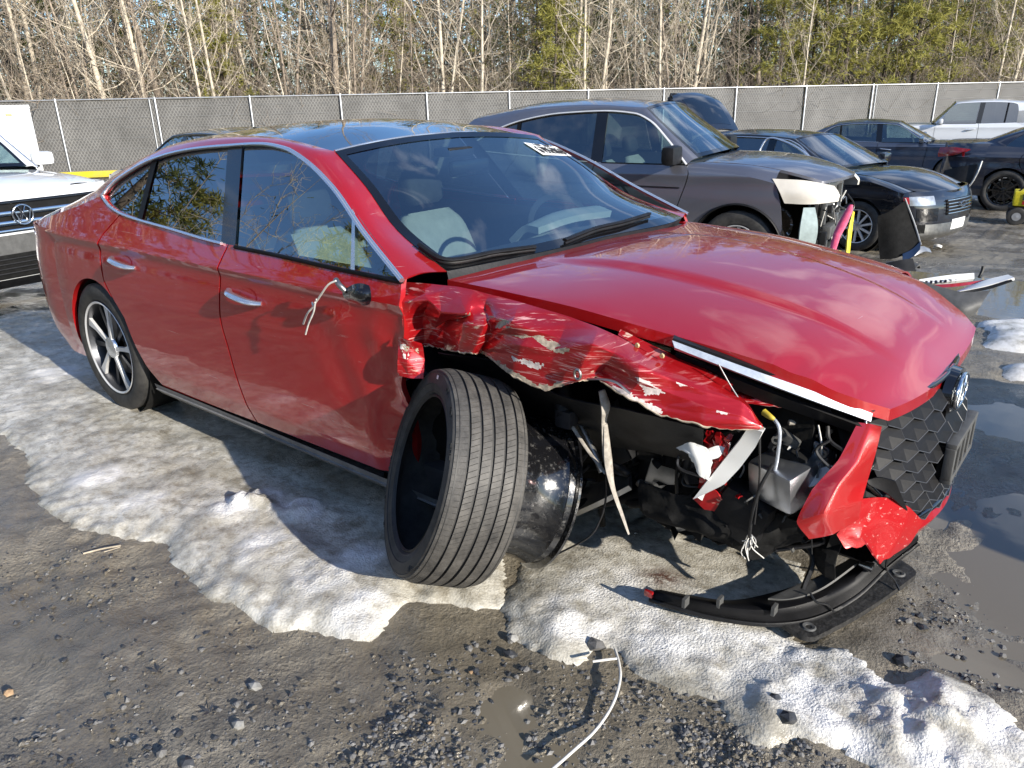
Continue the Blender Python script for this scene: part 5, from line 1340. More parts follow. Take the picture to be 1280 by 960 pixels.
# ------------------------------------------------------------------ trees
def bent(p, d, L, n, wob, rg, up=.0):
    P = [np.array(p, float)]; d = np.array(d, float)
    for _ in range(n):
        d = d+rg.normal(0, wob, 3)+np.array([0, 0, up]); d /= np.linalg.norm(d); P.append(P[-1]+d*L/n)
    return np.array(P)
def bare_tree(seed, H, r0, low, nb, forks=1, dens=1.0):
    rg = np.random.default_rng(seed); tr, cr_ = MB(), MB()
    for k in range(forks):
        a = rg.uniform(0, 6.28); lean = .02 if forks == 1 else .09
        P = bent((0, 0, -.3), (math.cos(a)*lean, math.sin(a)*lean, 1), H, 14, .030, rg)
        rr = r0*(1-np.linspace(0, .93, 15)); tr.tube(P, rr*(1 if k == 0 else .75), 8, flat=1)
        for b in range(int(nb/forks)):
            t = low+(1-low)*(b+rg.random())/(nb/forks); i = min(13, int(t*14)); q = P[i]+(P[i+1]-P[i])*(t*14-i)
            az = b*2.4+rg.uniform(-.5, .5); el = rg.uniform(.15, 1.0)
            L = H*(.34-.22*t)*rg.uniform(.6, 1.25); d = (math.cos(az)*math.cos(el), math.sin(az)*math.cos(el), math.sin(el))
            Q = bent(q, d, L, 6, .13, rg, .07); br = max(.010, r0*(1-t)*.34); cr_.tube(Q, br*(1-np.linspace(0, .85, 7)), 4)
            for c in range(int(7*dens)):
                t2 = .15+.85*(c+rg.random())/7/dens; i2 = min(5, int(t2*6)); q2 = Q[i2]+(Q[i2+1]-Q[i2])*(t2*6-i2)
                dd = (Q[-1]-Q[0])/np.linalg.norm(Q[-1]-Q[0])+rg.normal(0, .75, 3); dd[2] += .25
                L2 = L*rg.uniform(.2, .45); S_ = bent(q2, dd/np.linalg.norm(dd), L2, 3, .2, rg, .05); cr_.tube(S_, [.008, .007, .005, .003], 3, cap=False)
                for e in range(3):
                    i3 = rg.integers(0, 4); dd2 = rg.normal(0, .8, 3); dd2[2] += .5
                    cr_.tube(bent(S_[min(3, i3)], dd2/np.linalg.norm(dd2), L2*rg.uniform(.3, .6), 2, .2, rg), [.005, .004, .0025], 3, cap=False)
    return tr, cr_
def pine_tree(seed, H, r0, low, tufts, spread):
    rg = np.random.default_rng(seed); tr, fo = MB(), MB()
    P = bent((0, 0, -.3), (0, 0, 1), H, 12, .02, rg); tr.tube(P, r0*(1-np.linspace(0, .9, 13)), 8)
    nb = int(H*4.2)
    for b in range(nb):
        t = low+(1-low)*(b+rg.random())/nb; i = min(11, int(t*12)); q = P[i]+(P[i+1]-P[i])*(t*12-i)
        az = b*2.399+rg.uniform(-.3, .3); L = spread*(1.08-t)**.8*rg.uniform(.55, 1.2); Q = bent(q, (math.cos(az), math.sin(az), rg.uniform(-.1, .35)), L, 5, .12, rg, .02)
        tr.tube(Q, .035*(1-t*.6)*(1-np.linspace(0, .8, 6)), 4)
        u = .25+.75*rg.random(tufts); i2 = np.minimum(4, (u*5).astype(int)); q2 = Q[i2]+(Q[i2+1]-Q[i2])*(u*5-i2)[:, None]+rg.normal(0, .20, (tufts, 3))*np.array([1, 1, .6])
        fo.quads(q2, .14, .30, .016, .008, rg, .02, 11, .25)
    return tr, fo
BARE = []
for i, (H, r0, low, nb, fk, mt, mt2) in enumerate([(12, .10, .08, 30, 1, 'bark_pale', 'bark_pale'), (11, .075, .05, 30, 2, 'bark_pale', 'bark_pale'), (13, .14, .12, 26, 1, 'bark_brown', 'bark_brown'),
                                                (9, .05, .04, 28, 1, 'bark_pale', 'bark_brown'), (10, .06, .06, 30, 3, 'bark_brown', 'bark_pale'), (8, .04, .03, 26, 1, 'bark_brown', 'bark_brown'), (11, .065, .12, 24, 1, 'bark_pale', 'bark_pale')]):
    t_, c_ = bare_tree(100+i, H, r0, low, nb, fk); BARE.append((t_.mesh('trunk', mt, 60), c_.mesh('crown', mt2, 0)))
PINE = []
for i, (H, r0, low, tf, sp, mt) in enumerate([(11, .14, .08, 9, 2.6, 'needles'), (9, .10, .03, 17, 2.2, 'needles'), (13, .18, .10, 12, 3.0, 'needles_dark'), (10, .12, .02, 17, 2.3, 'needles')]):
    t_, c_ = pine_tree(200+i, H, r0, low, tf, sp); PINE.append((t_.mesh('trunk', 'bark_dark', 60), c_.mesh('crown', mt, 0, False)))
fn = np.array([-fdir[1], fdir[0]]); fn = fn/np.linalg.norm(fn)
if np.dot(fn, (F0-CAM_POS)[:2]) < 0: fn = -fn
def tree_at(px, back, proto, label, group, rz=None, sc=1.0, name='bare_tree'):
    """a tree seen at image column px, standing 'back' metres behind the fence line"""
    d = ray(px, 120); o = CAM_POS[:2]; dd = d[:2]
    # solve o + t*dd = F0 + s*fdir + back*fn
    A = np.array([[dd[0], -fdir[0]], [dd[1], -fdir[1]]]); b = F0[:2]+fn*back-o; t = np.linalg.solve(A, b)[0]; p = o+t*dd
    e = empty(name, (p[0], p[1], float(slope_z(p[0], p[1]))+.1), RNG.uniform(0, 6.28) if rz is None else rz, label, 'tree', group); e.scale = (sc, sc, sc)
    inst('trunk', proto[0], e); inst('crown', proto[1], e); return e
# trees one can single out
KEY = [(130, 3.0, 0, 'pale leaning tree with a thick low fork above the white car', 1.25), (182, 2.6, 1, 'forked pale tree standing just left of the double fence post', 1.3), (270, 2.8, 6, 'slim straight pale tree that forks high above the fence', 1.1),
       (412, 3.2, 2, 'thickest brown trunk, dark on one side, above the red car roof', 1.35), (437, 2.2, 3, 'thin pale tree right beside the thickest brown trunk', 1.2), (552, 2.4, 1, 'tall double-stemmed pale tree above the windscreen of the red car', 1.3),
       (727, 2.6, 6, 'straight pale tree above the grey crossover roof', 1.2), (752, 3.0, 0, 'second straight pale tree above the grey crossover roof', 1.0), (828, 2.2, 6, 'slender pale tree above the raised tailgate', 1.15),
       (868, 2.8, 0, 'pale tree with spreading limbs left of the dark pine stand', 1.1), (1040, 3.4, 2, 'brown trunk standing in front of the yellow-green pines', .9), (1240, 2.4, 6, 'pale slim tree above the white pickup cab', 1.2), (1262, 3.6, 0, 'pale tree with a sideways limb at the far end of the fence', 1.1),
       (16, 2.6, 3, 'thin pale tree leaning over the white van box', 1.3), (30, 5.0, 0, 'pale trunk rising behind the white van box', 1.1)]
for px, bk, pr, lb, sc in KEY: tree_at(px, bk, BARE[pr], lb, None, sc=sc)
for k in range(74):
    px = -70+1420*((k*.61803) % 1.0); bk = 1.6+18*((k*.7548) % 1.0)**1.1
    if px > 930 and k % 3 == 0: continue
    tree_at(px, bk, BARE[(k*5+k//7) % 7], 'slender leafless tree in the wood behind the fence', 'leafless trees of the wood', sc=RNG.uniform(.85, 1.25))
for k in range(44):
    tree_at(-60+1400*((k*.7548+.3) % 1.0), 1.3+7*((k*.61803) % 1.0), BARE[(3, 5, 6, 3, 5)[k % 5]], 'thin young leafless tree close behind the fence', 'young leafless trees behind the fence', sc=RNG.uniform(.6, .95))
PK = [(975, 2.6, 3, 1.0), (1015, 4, 1, 1.15), (1055, 2.4, 3, 1.1), (1100, 3.0, 1, 1.2), (1140, 2.4, 3, 1.15), (1175, 3.5, 1, 1.1), (1225, 5, 3, 1.0), (690, 3, 1, .9), (285, 4, 3, .8), (1120, 6, 0, 1.2), (1200, 9, 2, 1.0), (1275, 7, 1, 1.0), (940, 7, 2, 1.0), (905, 10, 2, 1.0), (700, 6, 1, 1.0), (672, 9, 0, .9), (765, 11, 2, .9), (610, 10, 0, .9),
      (500, 9, 3, .95), (330, 10, 2, 1.0), (240, 9, 0, .95), (90, 8, 2, 1.0), (20, 12, 2, 1.0), (400, 14, 2, 1.1), (160, 14, 0, 1.1), (560, 15, 2, 1.1), (640, 17, 0, 1.1), (830, 15, 0, 1.1), (1060, 13, 2, 1.1), (1160, 14, 0, 1.1), (1250, 14, 2, 1.1), (290, 16, 3, 1.1), (460, 18, 0, 1.1), (740, 19, 3, 1.1), (-30, 9, 0, 1), (1320, 6, 0, 1)]
for k, (px, bk, pr, sc) in enumerate(PK):
    tree_at(px, bk, PINE[pr], 'yellow-green pine in the stand beyond the right half of the fence' if px > 930 and bk < 8 else 'evergreen pine half hidden among the leafless trees', 'sunlit pines of the stand' if px > 930 and bk < 8 else 'pines among the leafless trees', sc=sc, name='pine_tree')
# brushwood behind the fence and the deep wood beyond: masses nobody could count
br = MB(); rg = np.random.default_rng(5)
for k in range(7000):
    s = rg.uniform(sA-4, sB+6); b = rg.uniform(.8, 9.0); p = F0[:2]+fdir[:2]*s+fn*b; z0 = float(slope_z(p[0], p[1])); a = rg.uniform(0, 6.28)
    d = np.array([math.cos(a)*.5, math.sin(a)*.5, rg.uniform(.5, 1.4)]); L = rg.uniform(.8, 3.6); q = np.array([p[0], p[1], z0+rg.uniform(-.1, 1.4)])
    br.tube(bent(q, d/np.linalg.norm(d), L, 3, .25, rg), [.010, .008, .006, .003], 3, cap=False)
bl = MB(); n_ = 24000
s_ = rg.uniform(sA-8, sB+12, n_); b_ = rg.uniform(4, 24, n_); z_ = -.9+8.5*rg.random(n_)**1.5; sel = fbm(s_*.22, b_*.2, 57, 3)+.12*rg.random(n_) > .48
bl.quads(np.stack([F0[0]+fdir[0]*s_+fn[0]*b_, F0[1]+fdir[1]*s_+fn[1]*b_, z_], 1)[sel], .12, .38, .028, .012, rg, .28, 6)
tag(bl.build('dry_foliage', 'brush_brown', None, 0, False), 'dry brown foliage filling the lower wood', None, None, 'stuff')
tag(br.build('brushwood', 'bark_brown', None, 0), 'tangle of brown brushwood just behind the fence', None, None, 'stuff')
dw = MB(); dn = MB()
for k in range(620):
    s = rg.uniform(sA-30, sB+45); b = rg.uniform(18, 48); p = F0[:2]+fdir[:2]*s+fn*b; q = np.array([p[0], p[1], -1.0]); dw.tube(bent(q, (rg.normal(0, .04), rg.normal(0, .04), 1), 14, 5, .03, rg), np.linspace(.10, .04, 6)*rg.uniform(.4, 1.1), 5, cap=False)
    for c in range(10):
        q2 = q+np.array([0, 0, rg.uniform(1, 13)]); d = rg.normal(0, 1, 3); d[2] = abs(d[2])*.6; dw.tube(bent(q2, d/np.linalg.norm(d), rg.uniform(1, 3.5), 3, .25, rg), [.03, .022, .014, .006], 3, cap=False)
n_ = 28000; s_ = rg.uniform(sA-25, sB+35, n_); b_ = rg.uniform(14, 42, n_); z_ = 13*rg.random(n_)**1.5-.8; sel = fbm(s_*.13, b_*.13, 7, 3) > .44
dn.quads(np.stack([F0[0]+fdir[0]*s_+fn[0]*b_, F0[1]+fdir[1]*s_+fn[1]*b_, z_], 1)[sel], .25, .6, .05, .03, rg, .1, 7)
ow = MB(); ob = MB(); n_ = 15000                           # the wood across the yard, a dense ring behind the photographer
a_r = np.radians(180+150*rg.random(n_)); r_r = rg.uniform(34, 46, n_); z_ = -.4+19*rg.random(n_)**1.25; sel = fbm(a_r*6, z_*.35, 91, 3)+.1*rg.random(n_) > .44
ow.quads(np.stack([1+r_r*np.cos(a_r), -2.5+r_r*np.sin(a_r), z_], 1)[sel], .18, .42, .035, .018, rg, .5, 10)
for k in range(200):
    a = rad(rg.uniform(180, 338)); r_ = rg.uniform(26, 36); ob.tube(bent((1+r_*math.cos(a), -2.5+r_*math.sin(a), -.5), (rg.normal(0, .05), rg.normal(0, .05), 1), rg.uniform(8, 13), 5, .04, rg), np.linspace(.09, .03, 6), 5, cap=False)
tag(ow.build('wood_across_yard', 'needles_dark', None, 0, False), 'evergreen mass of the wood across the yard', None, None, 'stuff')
tag(ob.build('trunks_across_yard', 'bark_dark', None, 0), 'mass of trunks of the wood across the yard', None, None, 'stuff')
tag(dw.build('deep_wood', 'bark_brown', None, 0), 'mass of distant trunks and limbs deep in the wood', None, None, 'stuff')
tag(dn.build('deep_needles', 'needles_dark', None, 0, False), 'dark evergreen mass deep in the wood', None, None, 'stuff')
# the wood on the other side of the yard, seen only as reflections in the windows
for k in range(44):
    a = rad(-177+150*((k*.61803) % 1.0)); r_ = 21+12*((k*.7548) % 1); kind = k % 3 != 0
    e = empty('pine_tree' if kind else 'bare_tree', (1+r_*math.cos(a), -2.5+r_*math.sin(a), -.1), k*1.3, 'tree across the yard, mirrored in the car windows', 'tree', 'trees across the yard'); e.scale = (1.45,)*3
    pr = PINE[k % 4] if kind else BARE[k % 7]; inst('trunk', pr[0], e); inst('crown', pr[1], e)

# ------------------------------------------------------------------ the other vehicles in the yard
def car_spec(wb, fo, ro, W, H, zb, zc, zn, xc, xh, xb, xt, xbb, zd, R, Rr, tw=.21, rise=.06, zs=.26, Ra=None, tip=None, hatch=False, ww=.60, **k):
    """spec sheet from a few key measures: cowl x/z, header x, B seam x, roof end x, rear glass base x, deck z"""
    xr, tail = -wb, -wb-ro; Ra = Ra or R+.045; tip = tip if tip is not None else xbb+.30
    xA = xc-.16; zA = zb-.005
    S = dict(W=W, wb=wb, R=R, Ra=Ra, Rr=Rr, tw=tw, ws='silver',
        prof=[(.10, W*.90), (.20, W*.94), (.28, W*.965), (.45, W*.99), (zb*.70, W), (zb-.16, W*.985), (zb-.10, W*.988), (zb-.07, W*.975), (zb, W*.935), (zb+.12, W*.875), (2.2, W*.6)],
        plan=[(tail-.1, .66), (tail+.04, .78), (tail+.16, .90), (tail+.42, .975), (xr, 1.0), (-1.4, 1.0), (0, 1.0), (fo*.45, .975), (fo*.72, .90), (fo, .72)],
        belt=[(tip, zb+rise), ((tip+xb)/2, zb+rise*.45), (xb, zb), (xA, zA)],
        gl=(W*.935-.015, zb, ww), gplan=[(-6, 1), (3, 1)],
        fd=[(xA-.002, zA), (xA+.03, zb-.12), (-Ra-.20, .55), (-Ra-.20, zs+.02)], bs=[(xb, float(zb)), (xb-.02, zb-.10), (xb-.01, .5), (xb+.04, zs+.01)],
        handles=[(xb+.16, zb-.15), (xr+.42, zb-.13)], sill=(zs-.07, zs),
        fe=[(fo*.62, zn-.02), (fo*.52, zn-.22), (Ra*.98, R+.06)], fa=8,
        sh=[((tip+tail)/2+.05, (zb+rise)*.5+zd*.5-.02), (tail+.22, zd-.05), (tail+.12, zd-.06)], qe=[(tail+.24, .72), (xr-Ra-.10, .45)], qbot=[(xr-Ra-.03, .28)],
        wsE=[(xc-.09, -W*.80, zc-.01), (xc-.09+(xh-xc)*.36, -W*.745, zc+(H-.09-zc)*.40), (xc-.06+(xh-xc)*.70, -W*.685, zc+(H-.09-zc)*.74), (xh, -W*.635, H-.085)],
        wsC=[(xc, zc+.015), (xc+(xh-xc)*.36, zc+(H-.05-zc)*.40), (xc+(xh-xc)*.70, zc+(H-.05-zc)*.74), (xh+.03, H-.045)],
        roofE=[(xh, -W*.635, H-.085), ((xh*2+xt)/3, -W*.625, H-.045), ((xh+xt*2)/3, -W*.62, H-.05), (xt, -W*.615, H-.095)],
        roofC=[(xh+.03, H-.045), ((xh*2+xt)/3, H), ((xh+xt*2)/3, H-.002), (xt, H-.05)],
        bgE=[(xt, -W*.615, H-.095), (xt+(xbb-xt)*.4, -W*.64, H-.095-(H-.095-zd-.02)*.34), (xt+(xbb-xt)*.75, -W*.67, H-.095-(H-.095-zd-.02)*.70), (xbb, -W*.70, zd+.02)],
        bgC=[(xt, H-.05), (xt+(xbb-xt)*.4, H-.05-(H-.05-zd-.03)*.33), (xt+(xbb-xt)*.75, H-.05-(H-.05-zd-.03)*.70), (xbb-.03, zd+.03)],
        deckE=[(xbb, -W*.70, zd+.02), (xbb+(tail+.12-xbb)*.45, -W*.72, zd-.005), (xbb+(tail+.12-xbb)*.8, -W*.72, zd-.03), (tail+.12, -W*.70, zd-.05)],
        deckC=[(xbb-.03, zd+.03), (xbb+(tail-xbb)*.45, zd+.025), (xbb+(tail-xbb)*.8, zd+.015), (tail, zd)],
        hoodE=[(xc-.02, -W*.815, zc-.045), (xc+(fo*.72-xc)*.33, -W*.80, zc-.06), (xc+(fo*.72-xc)*.62, -W*.76, (zc+zn)/2-.01), (xc+(fo*.72-xc)*.86, -W*.69, zn+.02), (fo*.72, -W*.60, zn-.03)],
        hoodC=[(xc, zc-.01), (xc+(fo*.9-xc)*.33, zc-.015), (xc+(fo*.9-xc)*.62, (zc+zn)/2+.04), (xc+(fo*.9-xc)*.86, zn+.06), (fo*.92, zn-.01)],
        brk=(xA, xh-.06, xt+.05, tip), fglass='glass_clear', rglass='glass_dark', qx=(xb+tip)/2-.16, mirror=(xA-.10, zb+.02),
        seatx=xb+.30, seatz=zb-1.02+.0, pale=True)
    zt = H-.115
    S['arc'] = [(xA, zA+.002), (xA+(xh-xA)*.45, zA+(zt-zA)*.47), (xA+(xh-xA)*.85, zA+(zt-zA)*.88), (xh-.10, zt+.012), ((xh+xt)/2, zt+.035), (xt+.10, zt), (xt+(tip-xt)*.55, zb+rise+(zt-zb-rise)*.55), (tip, zb+rise+.002)]
    S['fb'] = dict(xa=Ra*.96, zx=[(.20, fo-.10), (.30, fo-.02), (.50, fo), (zn-.15, fo-.02), (zn-.05, fo-.06), (zn, fo-.10)], patches=[])
    S['rb'] = dict(xa=xr-Ra*.9, zx=[(.25, tail+.10), (.38, tail), (.60, tail), (zd-.22, tail+.03), (zd-.10, tail+.02), (zd, tail+.02)], patches=[])
    S.update(k); return S
def by_wheel(px, py, dist, heading, W, R, xw=0.0, tw=.21):
    """root position such that the right wheel at local x = xw shows its hub at this pixel"""
    h = atd(px, py, dist); c, s = math.cos(heading), math.sin(heading); lx, ly = xw, -(W-tw/2)
    x, y = h[0]-(c*lx-s*ly), h[1]-(s*lx+c*ly)
    return (x, y, float(slope_z(h[0], h[1]))-.012)

# grey crossover whose front bumper is gone
SUV = car_spec(2.62, .90, 1.02, .91, 1.675, 1.10, 1.16, .98, -.35, -1.02, -1.42, -3.18, -3.42, 1.12, .352, .225, .225, .10, .30, .41, -2.98, ww=.50,
    label='purple-grey crossover with its front bumper torn off and engine bay open', cat='car', paint='purple_grey_paint', name='crossover', mirror_mat='black_plastic', mirror=(-.62, 1.13),
    loc=by_wheel(922, 300, 7.05, rad(9), .91, .352), rz=rad(9), chr=.012, sill_mat='black_plastic', handle_mat='black_plastic', qx=-2.35, msz=(.13, .27, .17))
SUV['fe'] = [(.30, .955), (.36, .80), (.40, .55)]
SUV['arc'] = [(-.51, 1.097), (-.75, 1.32), (-.95, 1.475), (-1.12, 1.54), (-1.45, 1.565), (-1.9, 1.55), (-2.35, 1.485), (-2.7, 1.37), (-2.98, 1.202)]
SUV['roofE'] = [(-1.02, -.58, 1.59), (-1.6, -.57, 1.625), (-2.3, -.565, 1.60), (-3.0, -.56, 1.50)]; SUV['roofC'] = [(-.99, 1.63), (-1.6, 1.675), (-2.3, 1.66), (-3.0, 1.56)]
SUV['bgE'] = [(-3.0, -.56, 1.50), (-3.2, -.6, 1.36), (-3.33, -.62, 1.25), (-3.42, -.64, 1.14)]; SUV['bgC'] = [(-3.0, 1.56), (-3.22, 1.42), (-3.37, 1.28), (-3.45, 1.15)]
SUV['brk'] = (-.51, -1.08, -2.5, -2.98); SUV['chrome_mat'] = 'alloy_machined'
crv = make_car(SUV, skip={'fbumper'})
def local_pt(root, wpt):
    return np.array(root.matrix_basis.inverted() @ Vector([float(q) for q in wpt]))
# arch trim, door ding strip, exposed front
for s in (-1, 1):
    th = np.linspace(rad(190), rad(-8), 30); P = np.stack([.415*np.cos(th), s*(SUV['_Y'](.415*np.cos(th), .352+.415*np.sin(th))+.004), .352+.415*np.sin(th)], 1); MB().tube(P, .022, 6, flat=.5).build('arch_trim', 'black_plastic', crv, 60)
    P = np.stack([-2.62+.415*np.cos(th), s*(SUV['_Y'](-2.62+.415*np.cos(th), .352+.415*np.sin(th))+.004), .352+.415*np.sin(th)], 1); MB().tube(P, .022, 6, flat=.5).build('arch_trim', 'black_plastic', crv, 60)
    xs = np.linspace(-2.2, -.55, 20); MB().tube(np.stack([xs, s*(SUV['_Y'](xs, .90)+.003), np.full(20, .885)-.01*xs], 1), .010, 6, flat=.6).build('door_moulding', 'black_plastic', crv, 60)
G = net([[(.27, -.855, .985), (.52, -.79, .968), (.75, -.66, .915)], [(.35, -.885, .88), (.60, -.83, .87), (.80, -.68, .855)], [(.40, -.88, .79), (.62, -.835, .785), (.80, -.69, .80)]], 16, 14)
MB().slab(G, .02).build('headlamp', 'lamp_glare', crv, 40)
MB().slab(mirror(G), .02).build('headlamp', 'lamp_glare', crv, 40)
MB().box((.62, 0, .62), (.04, .72, .44)).build('radiator', 'grey_plastic', crv)
MB().box((.60, 0, .62), (.03, 1.36, .60)).build('front_panel', 'liner_black', crv)
MB().box((.66, 0, .885), (.05, 1.30, .06), bev=.012).build('lock_carrier', 'steel_raw', crv)
MB().box((.72, 0, .50), (.08, 1.15, .12), bev=.02).build('crash_beam', 'grey_plastic', crv)
MB().box((.70, 0, .31), (.05, 1.10, .05), bev=.01).build('lower_beam', 'steel_raw', crv)
for s in (-1, 1): MB().box((.66, s*.42, .68), (.05, .06, .50), bev=.01).build('carrier_post', 'steel_raw', crv)
MB().slab(net([[(.55, -.82, .74), (.64, -.80, .75)], [(.54, -.86, .58), (.68, -.82, .58)], [(.54, -.84, .42), (.66, -.80, .40)]], 8, 10), .08).build('washer_bottle', 'bottle_plastic', crv, 40)
rg = np.random.default_rng(3)
for k in range(16):
    a = np.array([.68+rg.uniform(-.04, .08), rg.uniform(-.75, .5), rg.uniform(.45, .85)]); b = a+np.array([rg.uniform(-.03, .06), rg.uniform(-.15, .15), rg.uniform(-.3, .05)])
    MB().tube(cr([a, (a+b)/2+rg.normal(0, .05, 3), b], 10), rg.uniform(.004, .011), 5).build('loose_wire', ('wire_black', 'steel_raw', 'wire_pale')[k % 3], crv, 60)
for k in range(7): MB().box((.70+rg.uniform(-.03, .05), -.68+.11*k, rg.uniform(.40, .80)), (.06, rg.uniform(.04, .1), rg.uniform(.04, .12)), bev=.008).build('engine_bracket', ('black_plastic', 'steel_raw', 'grey_plastic')[k % 3], crv)

# black hatchback, tailgate up, door ajar
HB = car_spec(2.67, .89, .90, .885, 1.48, 1.00, 1.03, .80, -.40, -1.22, -1.52, -2.98, -3.38, 1.06, .325, .222, .205, .06, .25, ww=.56,
    label='black hatchback with raised tailgate and sun glare painted on its bumper behind the crossover', cat='car', paint='black_paint', name='hatchback', loc=by_wheel(1077, 261, 10.1, rad(-13), .885, .325), rz=rad(-13), chrome_mat='satin_chrome', spin=12)
fo = .89
HB['fb'] = dict(xa=.36, ex=.82, ey=.80, zx=[(.18, .78), (.28, .88), (.45, .89), (.60, .88), (.72, .84), (.80, .78)], mat='black_paint',
    patches=[('lower_bumper_glare', .30, 1.70, .19, .40, 'steel_raw', .010), ('bumper_insert', .40, .70, .44, .60, 'black_gloss', .012), ('bumper_insert', 1.30, 1.60, .44, .60, 'black_gloss', .012), ('grille', .82, 1.18, .50, .69, 'liner_black', .014),  # bright lower bumper: sun glare on black gloss, put in as a metal colour
             ('number_plate', .93, 1.12, .30, .43, 'white_plastic', .03), ('fog_lamp', .42, .54, .29, .40, 'liner_black', .018), ('headlamp', .30, .66, .64, .75, 'clear_lamp', .014), ('headlamp', 1.34, 1.70, .64, .75, 'clear_lamp', .014), ('side_marker', .22, .30, .66, .74, 'red_lens', .014)],
    bars=[('grille_bar', .83, 1.17, z, .009, 'chrome', .030) for z in (.52, .56, .60, .64, .68)])
hb = make_car(HB)
th = np.linspace(0, 2*math.pi, 30); ringx = .895
MB().tube(np.stack([np.full(30, .93), .065*np.cos(th), .62+.035*np.sin(th)], 1), .008, 6).build('emblem', 'chrome', hb, 60)
tg_ = empty  # tailgate: hinged at the roof end and swung up
H0 = np.array([-2.98, 0, 1.47])
def tail_pt(u, w): return (H0[0]-.05-.62*u, w*.58*(1-.05*u), H0[2]+.16*math.sin(u*2.4)+.46*u)
Gt = np.array([[tail_pt(u, w) for w in np.linspace(-1, 1, 15)] for u in np.linspace(0, 1, 12)]); Gt[..., 2] -= .07*np.abs(Gt[..., 1]/.58)**2.2
tl = MB().slab(Gt, .03).build('tailgate', 'black_paint', hb, 40)
Gg = Gt[1:9, 2:13].copy(); Gg[..., 2] += .004; MB().grid(Gg).build('tailgate_glass', 'roof_glass', tl, 0)
Gw = net([[(-3.10, -.56, 1.42), (-3.35, -.54, 1.72), (-3.62, -.52, 2.02)], [(-3.04, -.60, 1.30), (-3.30, -.60, 1.56), (-3.66, -.56, 1.88)], [(-3.00, -.60, 1.22), (-3.22, -.62, 1.38), (-3.55, -.60, 1.60)]], 12, 10)
MB().slab(Gw, .02).build('tailgate_window', 'roof_glass', tl, 40)
MB().slab(net([[(-3.60, -.55, 2.04), (-3.72, -.3, 2.04), (-3.78, .1, 2.02)], [(-3.64, -.57, 1.88), (-3.78, -.32, 1.90), (-3.84, .08, 1.90)]], 10, 6), .02).build('tailgate_spoiler', 'black_paint', tl, 40)
# front passenger door standing ajar
od = MB(); hx = -.56
def opn(x, y, z, a=rad(14)):
    dx, dy = x-hx, y+.86; return (hx+dx*math.cos(a)-dy*math.sin(a), -.86+dx*math.sin(a)+dy*math.cos(a), z)
fr_pts = [opn(x, -.865+.5*max(0, z-1.0), z) for x, z in ((-.58, 1.0), (-.90, 1.24), (-1.20, 1.37), (-1.44, 1.40), (-1.52, 1.2), (-1.54, .99))]
MB().tube(cr(fr_pts, 40), .016, 6).build('ajar_door_frame', 'satin_chrome', hb, 60)
MB().slab(np.array([[opn(x, -.885, z) for x in np.linspace(-1.54, -.58, 8)] for z in (.99, .80, .6, .4, .27)]), .03).build('ajar_door', 'black_paint', hb, 40)

# navy saloon broadside behind it
NS = car_spec(2.82, .98, 1.15, .92, 1.46, .98, 1.0, .80, -.42, -1.20, -1.55, -2.55, -3.20, 1.06, .335, .215, .215, .06, .24, ww=.60,
    label='navy blue saloon with silver window trim, broadside behind the black hatchback', cat='car', paint='navy_paint', name='saloon', rz=rad(11), loc=(0, 0, 0), handle_mat='satin_chrome', mirror_mat='chrome', rglass='glass_back')
NS['loc'] = by_wheel(1190, 207, 17.0, rad(11), .92, .335)
ns = make_car(NS)
MB().slab(bumper_grid(*NS['_fb'][:1], NS['fb']['xa'], NS['_fb'][1], .25, .62, .62, .76, 12, 6, off=.008), .02).build('headlamp', 'clear_lamp', ns)

# dark blue saloon whose tail shows at the edge of the frame, rear bumper skin hanging
FS = car_spec(2.85, .97, 1.10, .925, 1.47, 1.0, 1.02, .82, -.42, -1.20, -1.55, -2.60, -3.25, 1.12, .345, .245, .225, .08, .24, ww=.60,
    label='dark blue saloon with red tail lamp and its bumper skin hanging loose', cat='car', paint='blue_grey_paint', name='saloon', rz=rad(4), chrome=False, handle_mat='blue_grey_paint', ws='black')
FS['ws'] = 'black'
FS['loc'] = by_wheel(1256, 229, 13.2, rad(4), .925, .345, -2.85)
FS['rb']['patches'] = [('tail_lamp', .18, .66, .90, 1.03, 'red_lens', .012), ('tail_lamp', 1.34, 1.82, .90, 1.03, 'red_lens', .012), ('bumper_insert', .3, 1.7, .27, .42, 'black_plastic', .01)]
fs = make_car(FS)
MB().slab(net([[(-3.92, -.78, 1.04), (-3.72, -.87, 1.05), (-3.45, -.935, 1.02)], [(-3.94, -.80, .96), (-3.74, -.90, .965), (-3.52, -.95, .98)], [(-3.93, -.80, .89), (-3.78, -.89, .905), (-3.64, -.94, .94)]], 14, 10), .03).build('tail_lamp', 'red_lens', fs, 40)
G = net([[(-3.30, -.93, .78), (-3.55, -.93, .74), (-3.80, -.86, .66)], [(-3.32, -.99, .55), (-3.56, -1.02, .48), (-3.86, -.95, .42)], [(-3.42, -1.02, .30), (-3.62, -1.06, .22), (-3.95, -1.0, .18)]], 14, 14)
MB().slab(G, .01).build('hanging_bumper', 'black_plastic', fs, 40)
MB().tube(cr([(-3.24, -.95, .84), (-3.27, -1.0, .66), (-3.36, -1.04, .42), (-3.58, -1.08, .20), (-3.86, -1.06, .10)], 24), .018, 6).build('bumper_edge', 'silver_bumper', fs, 60)

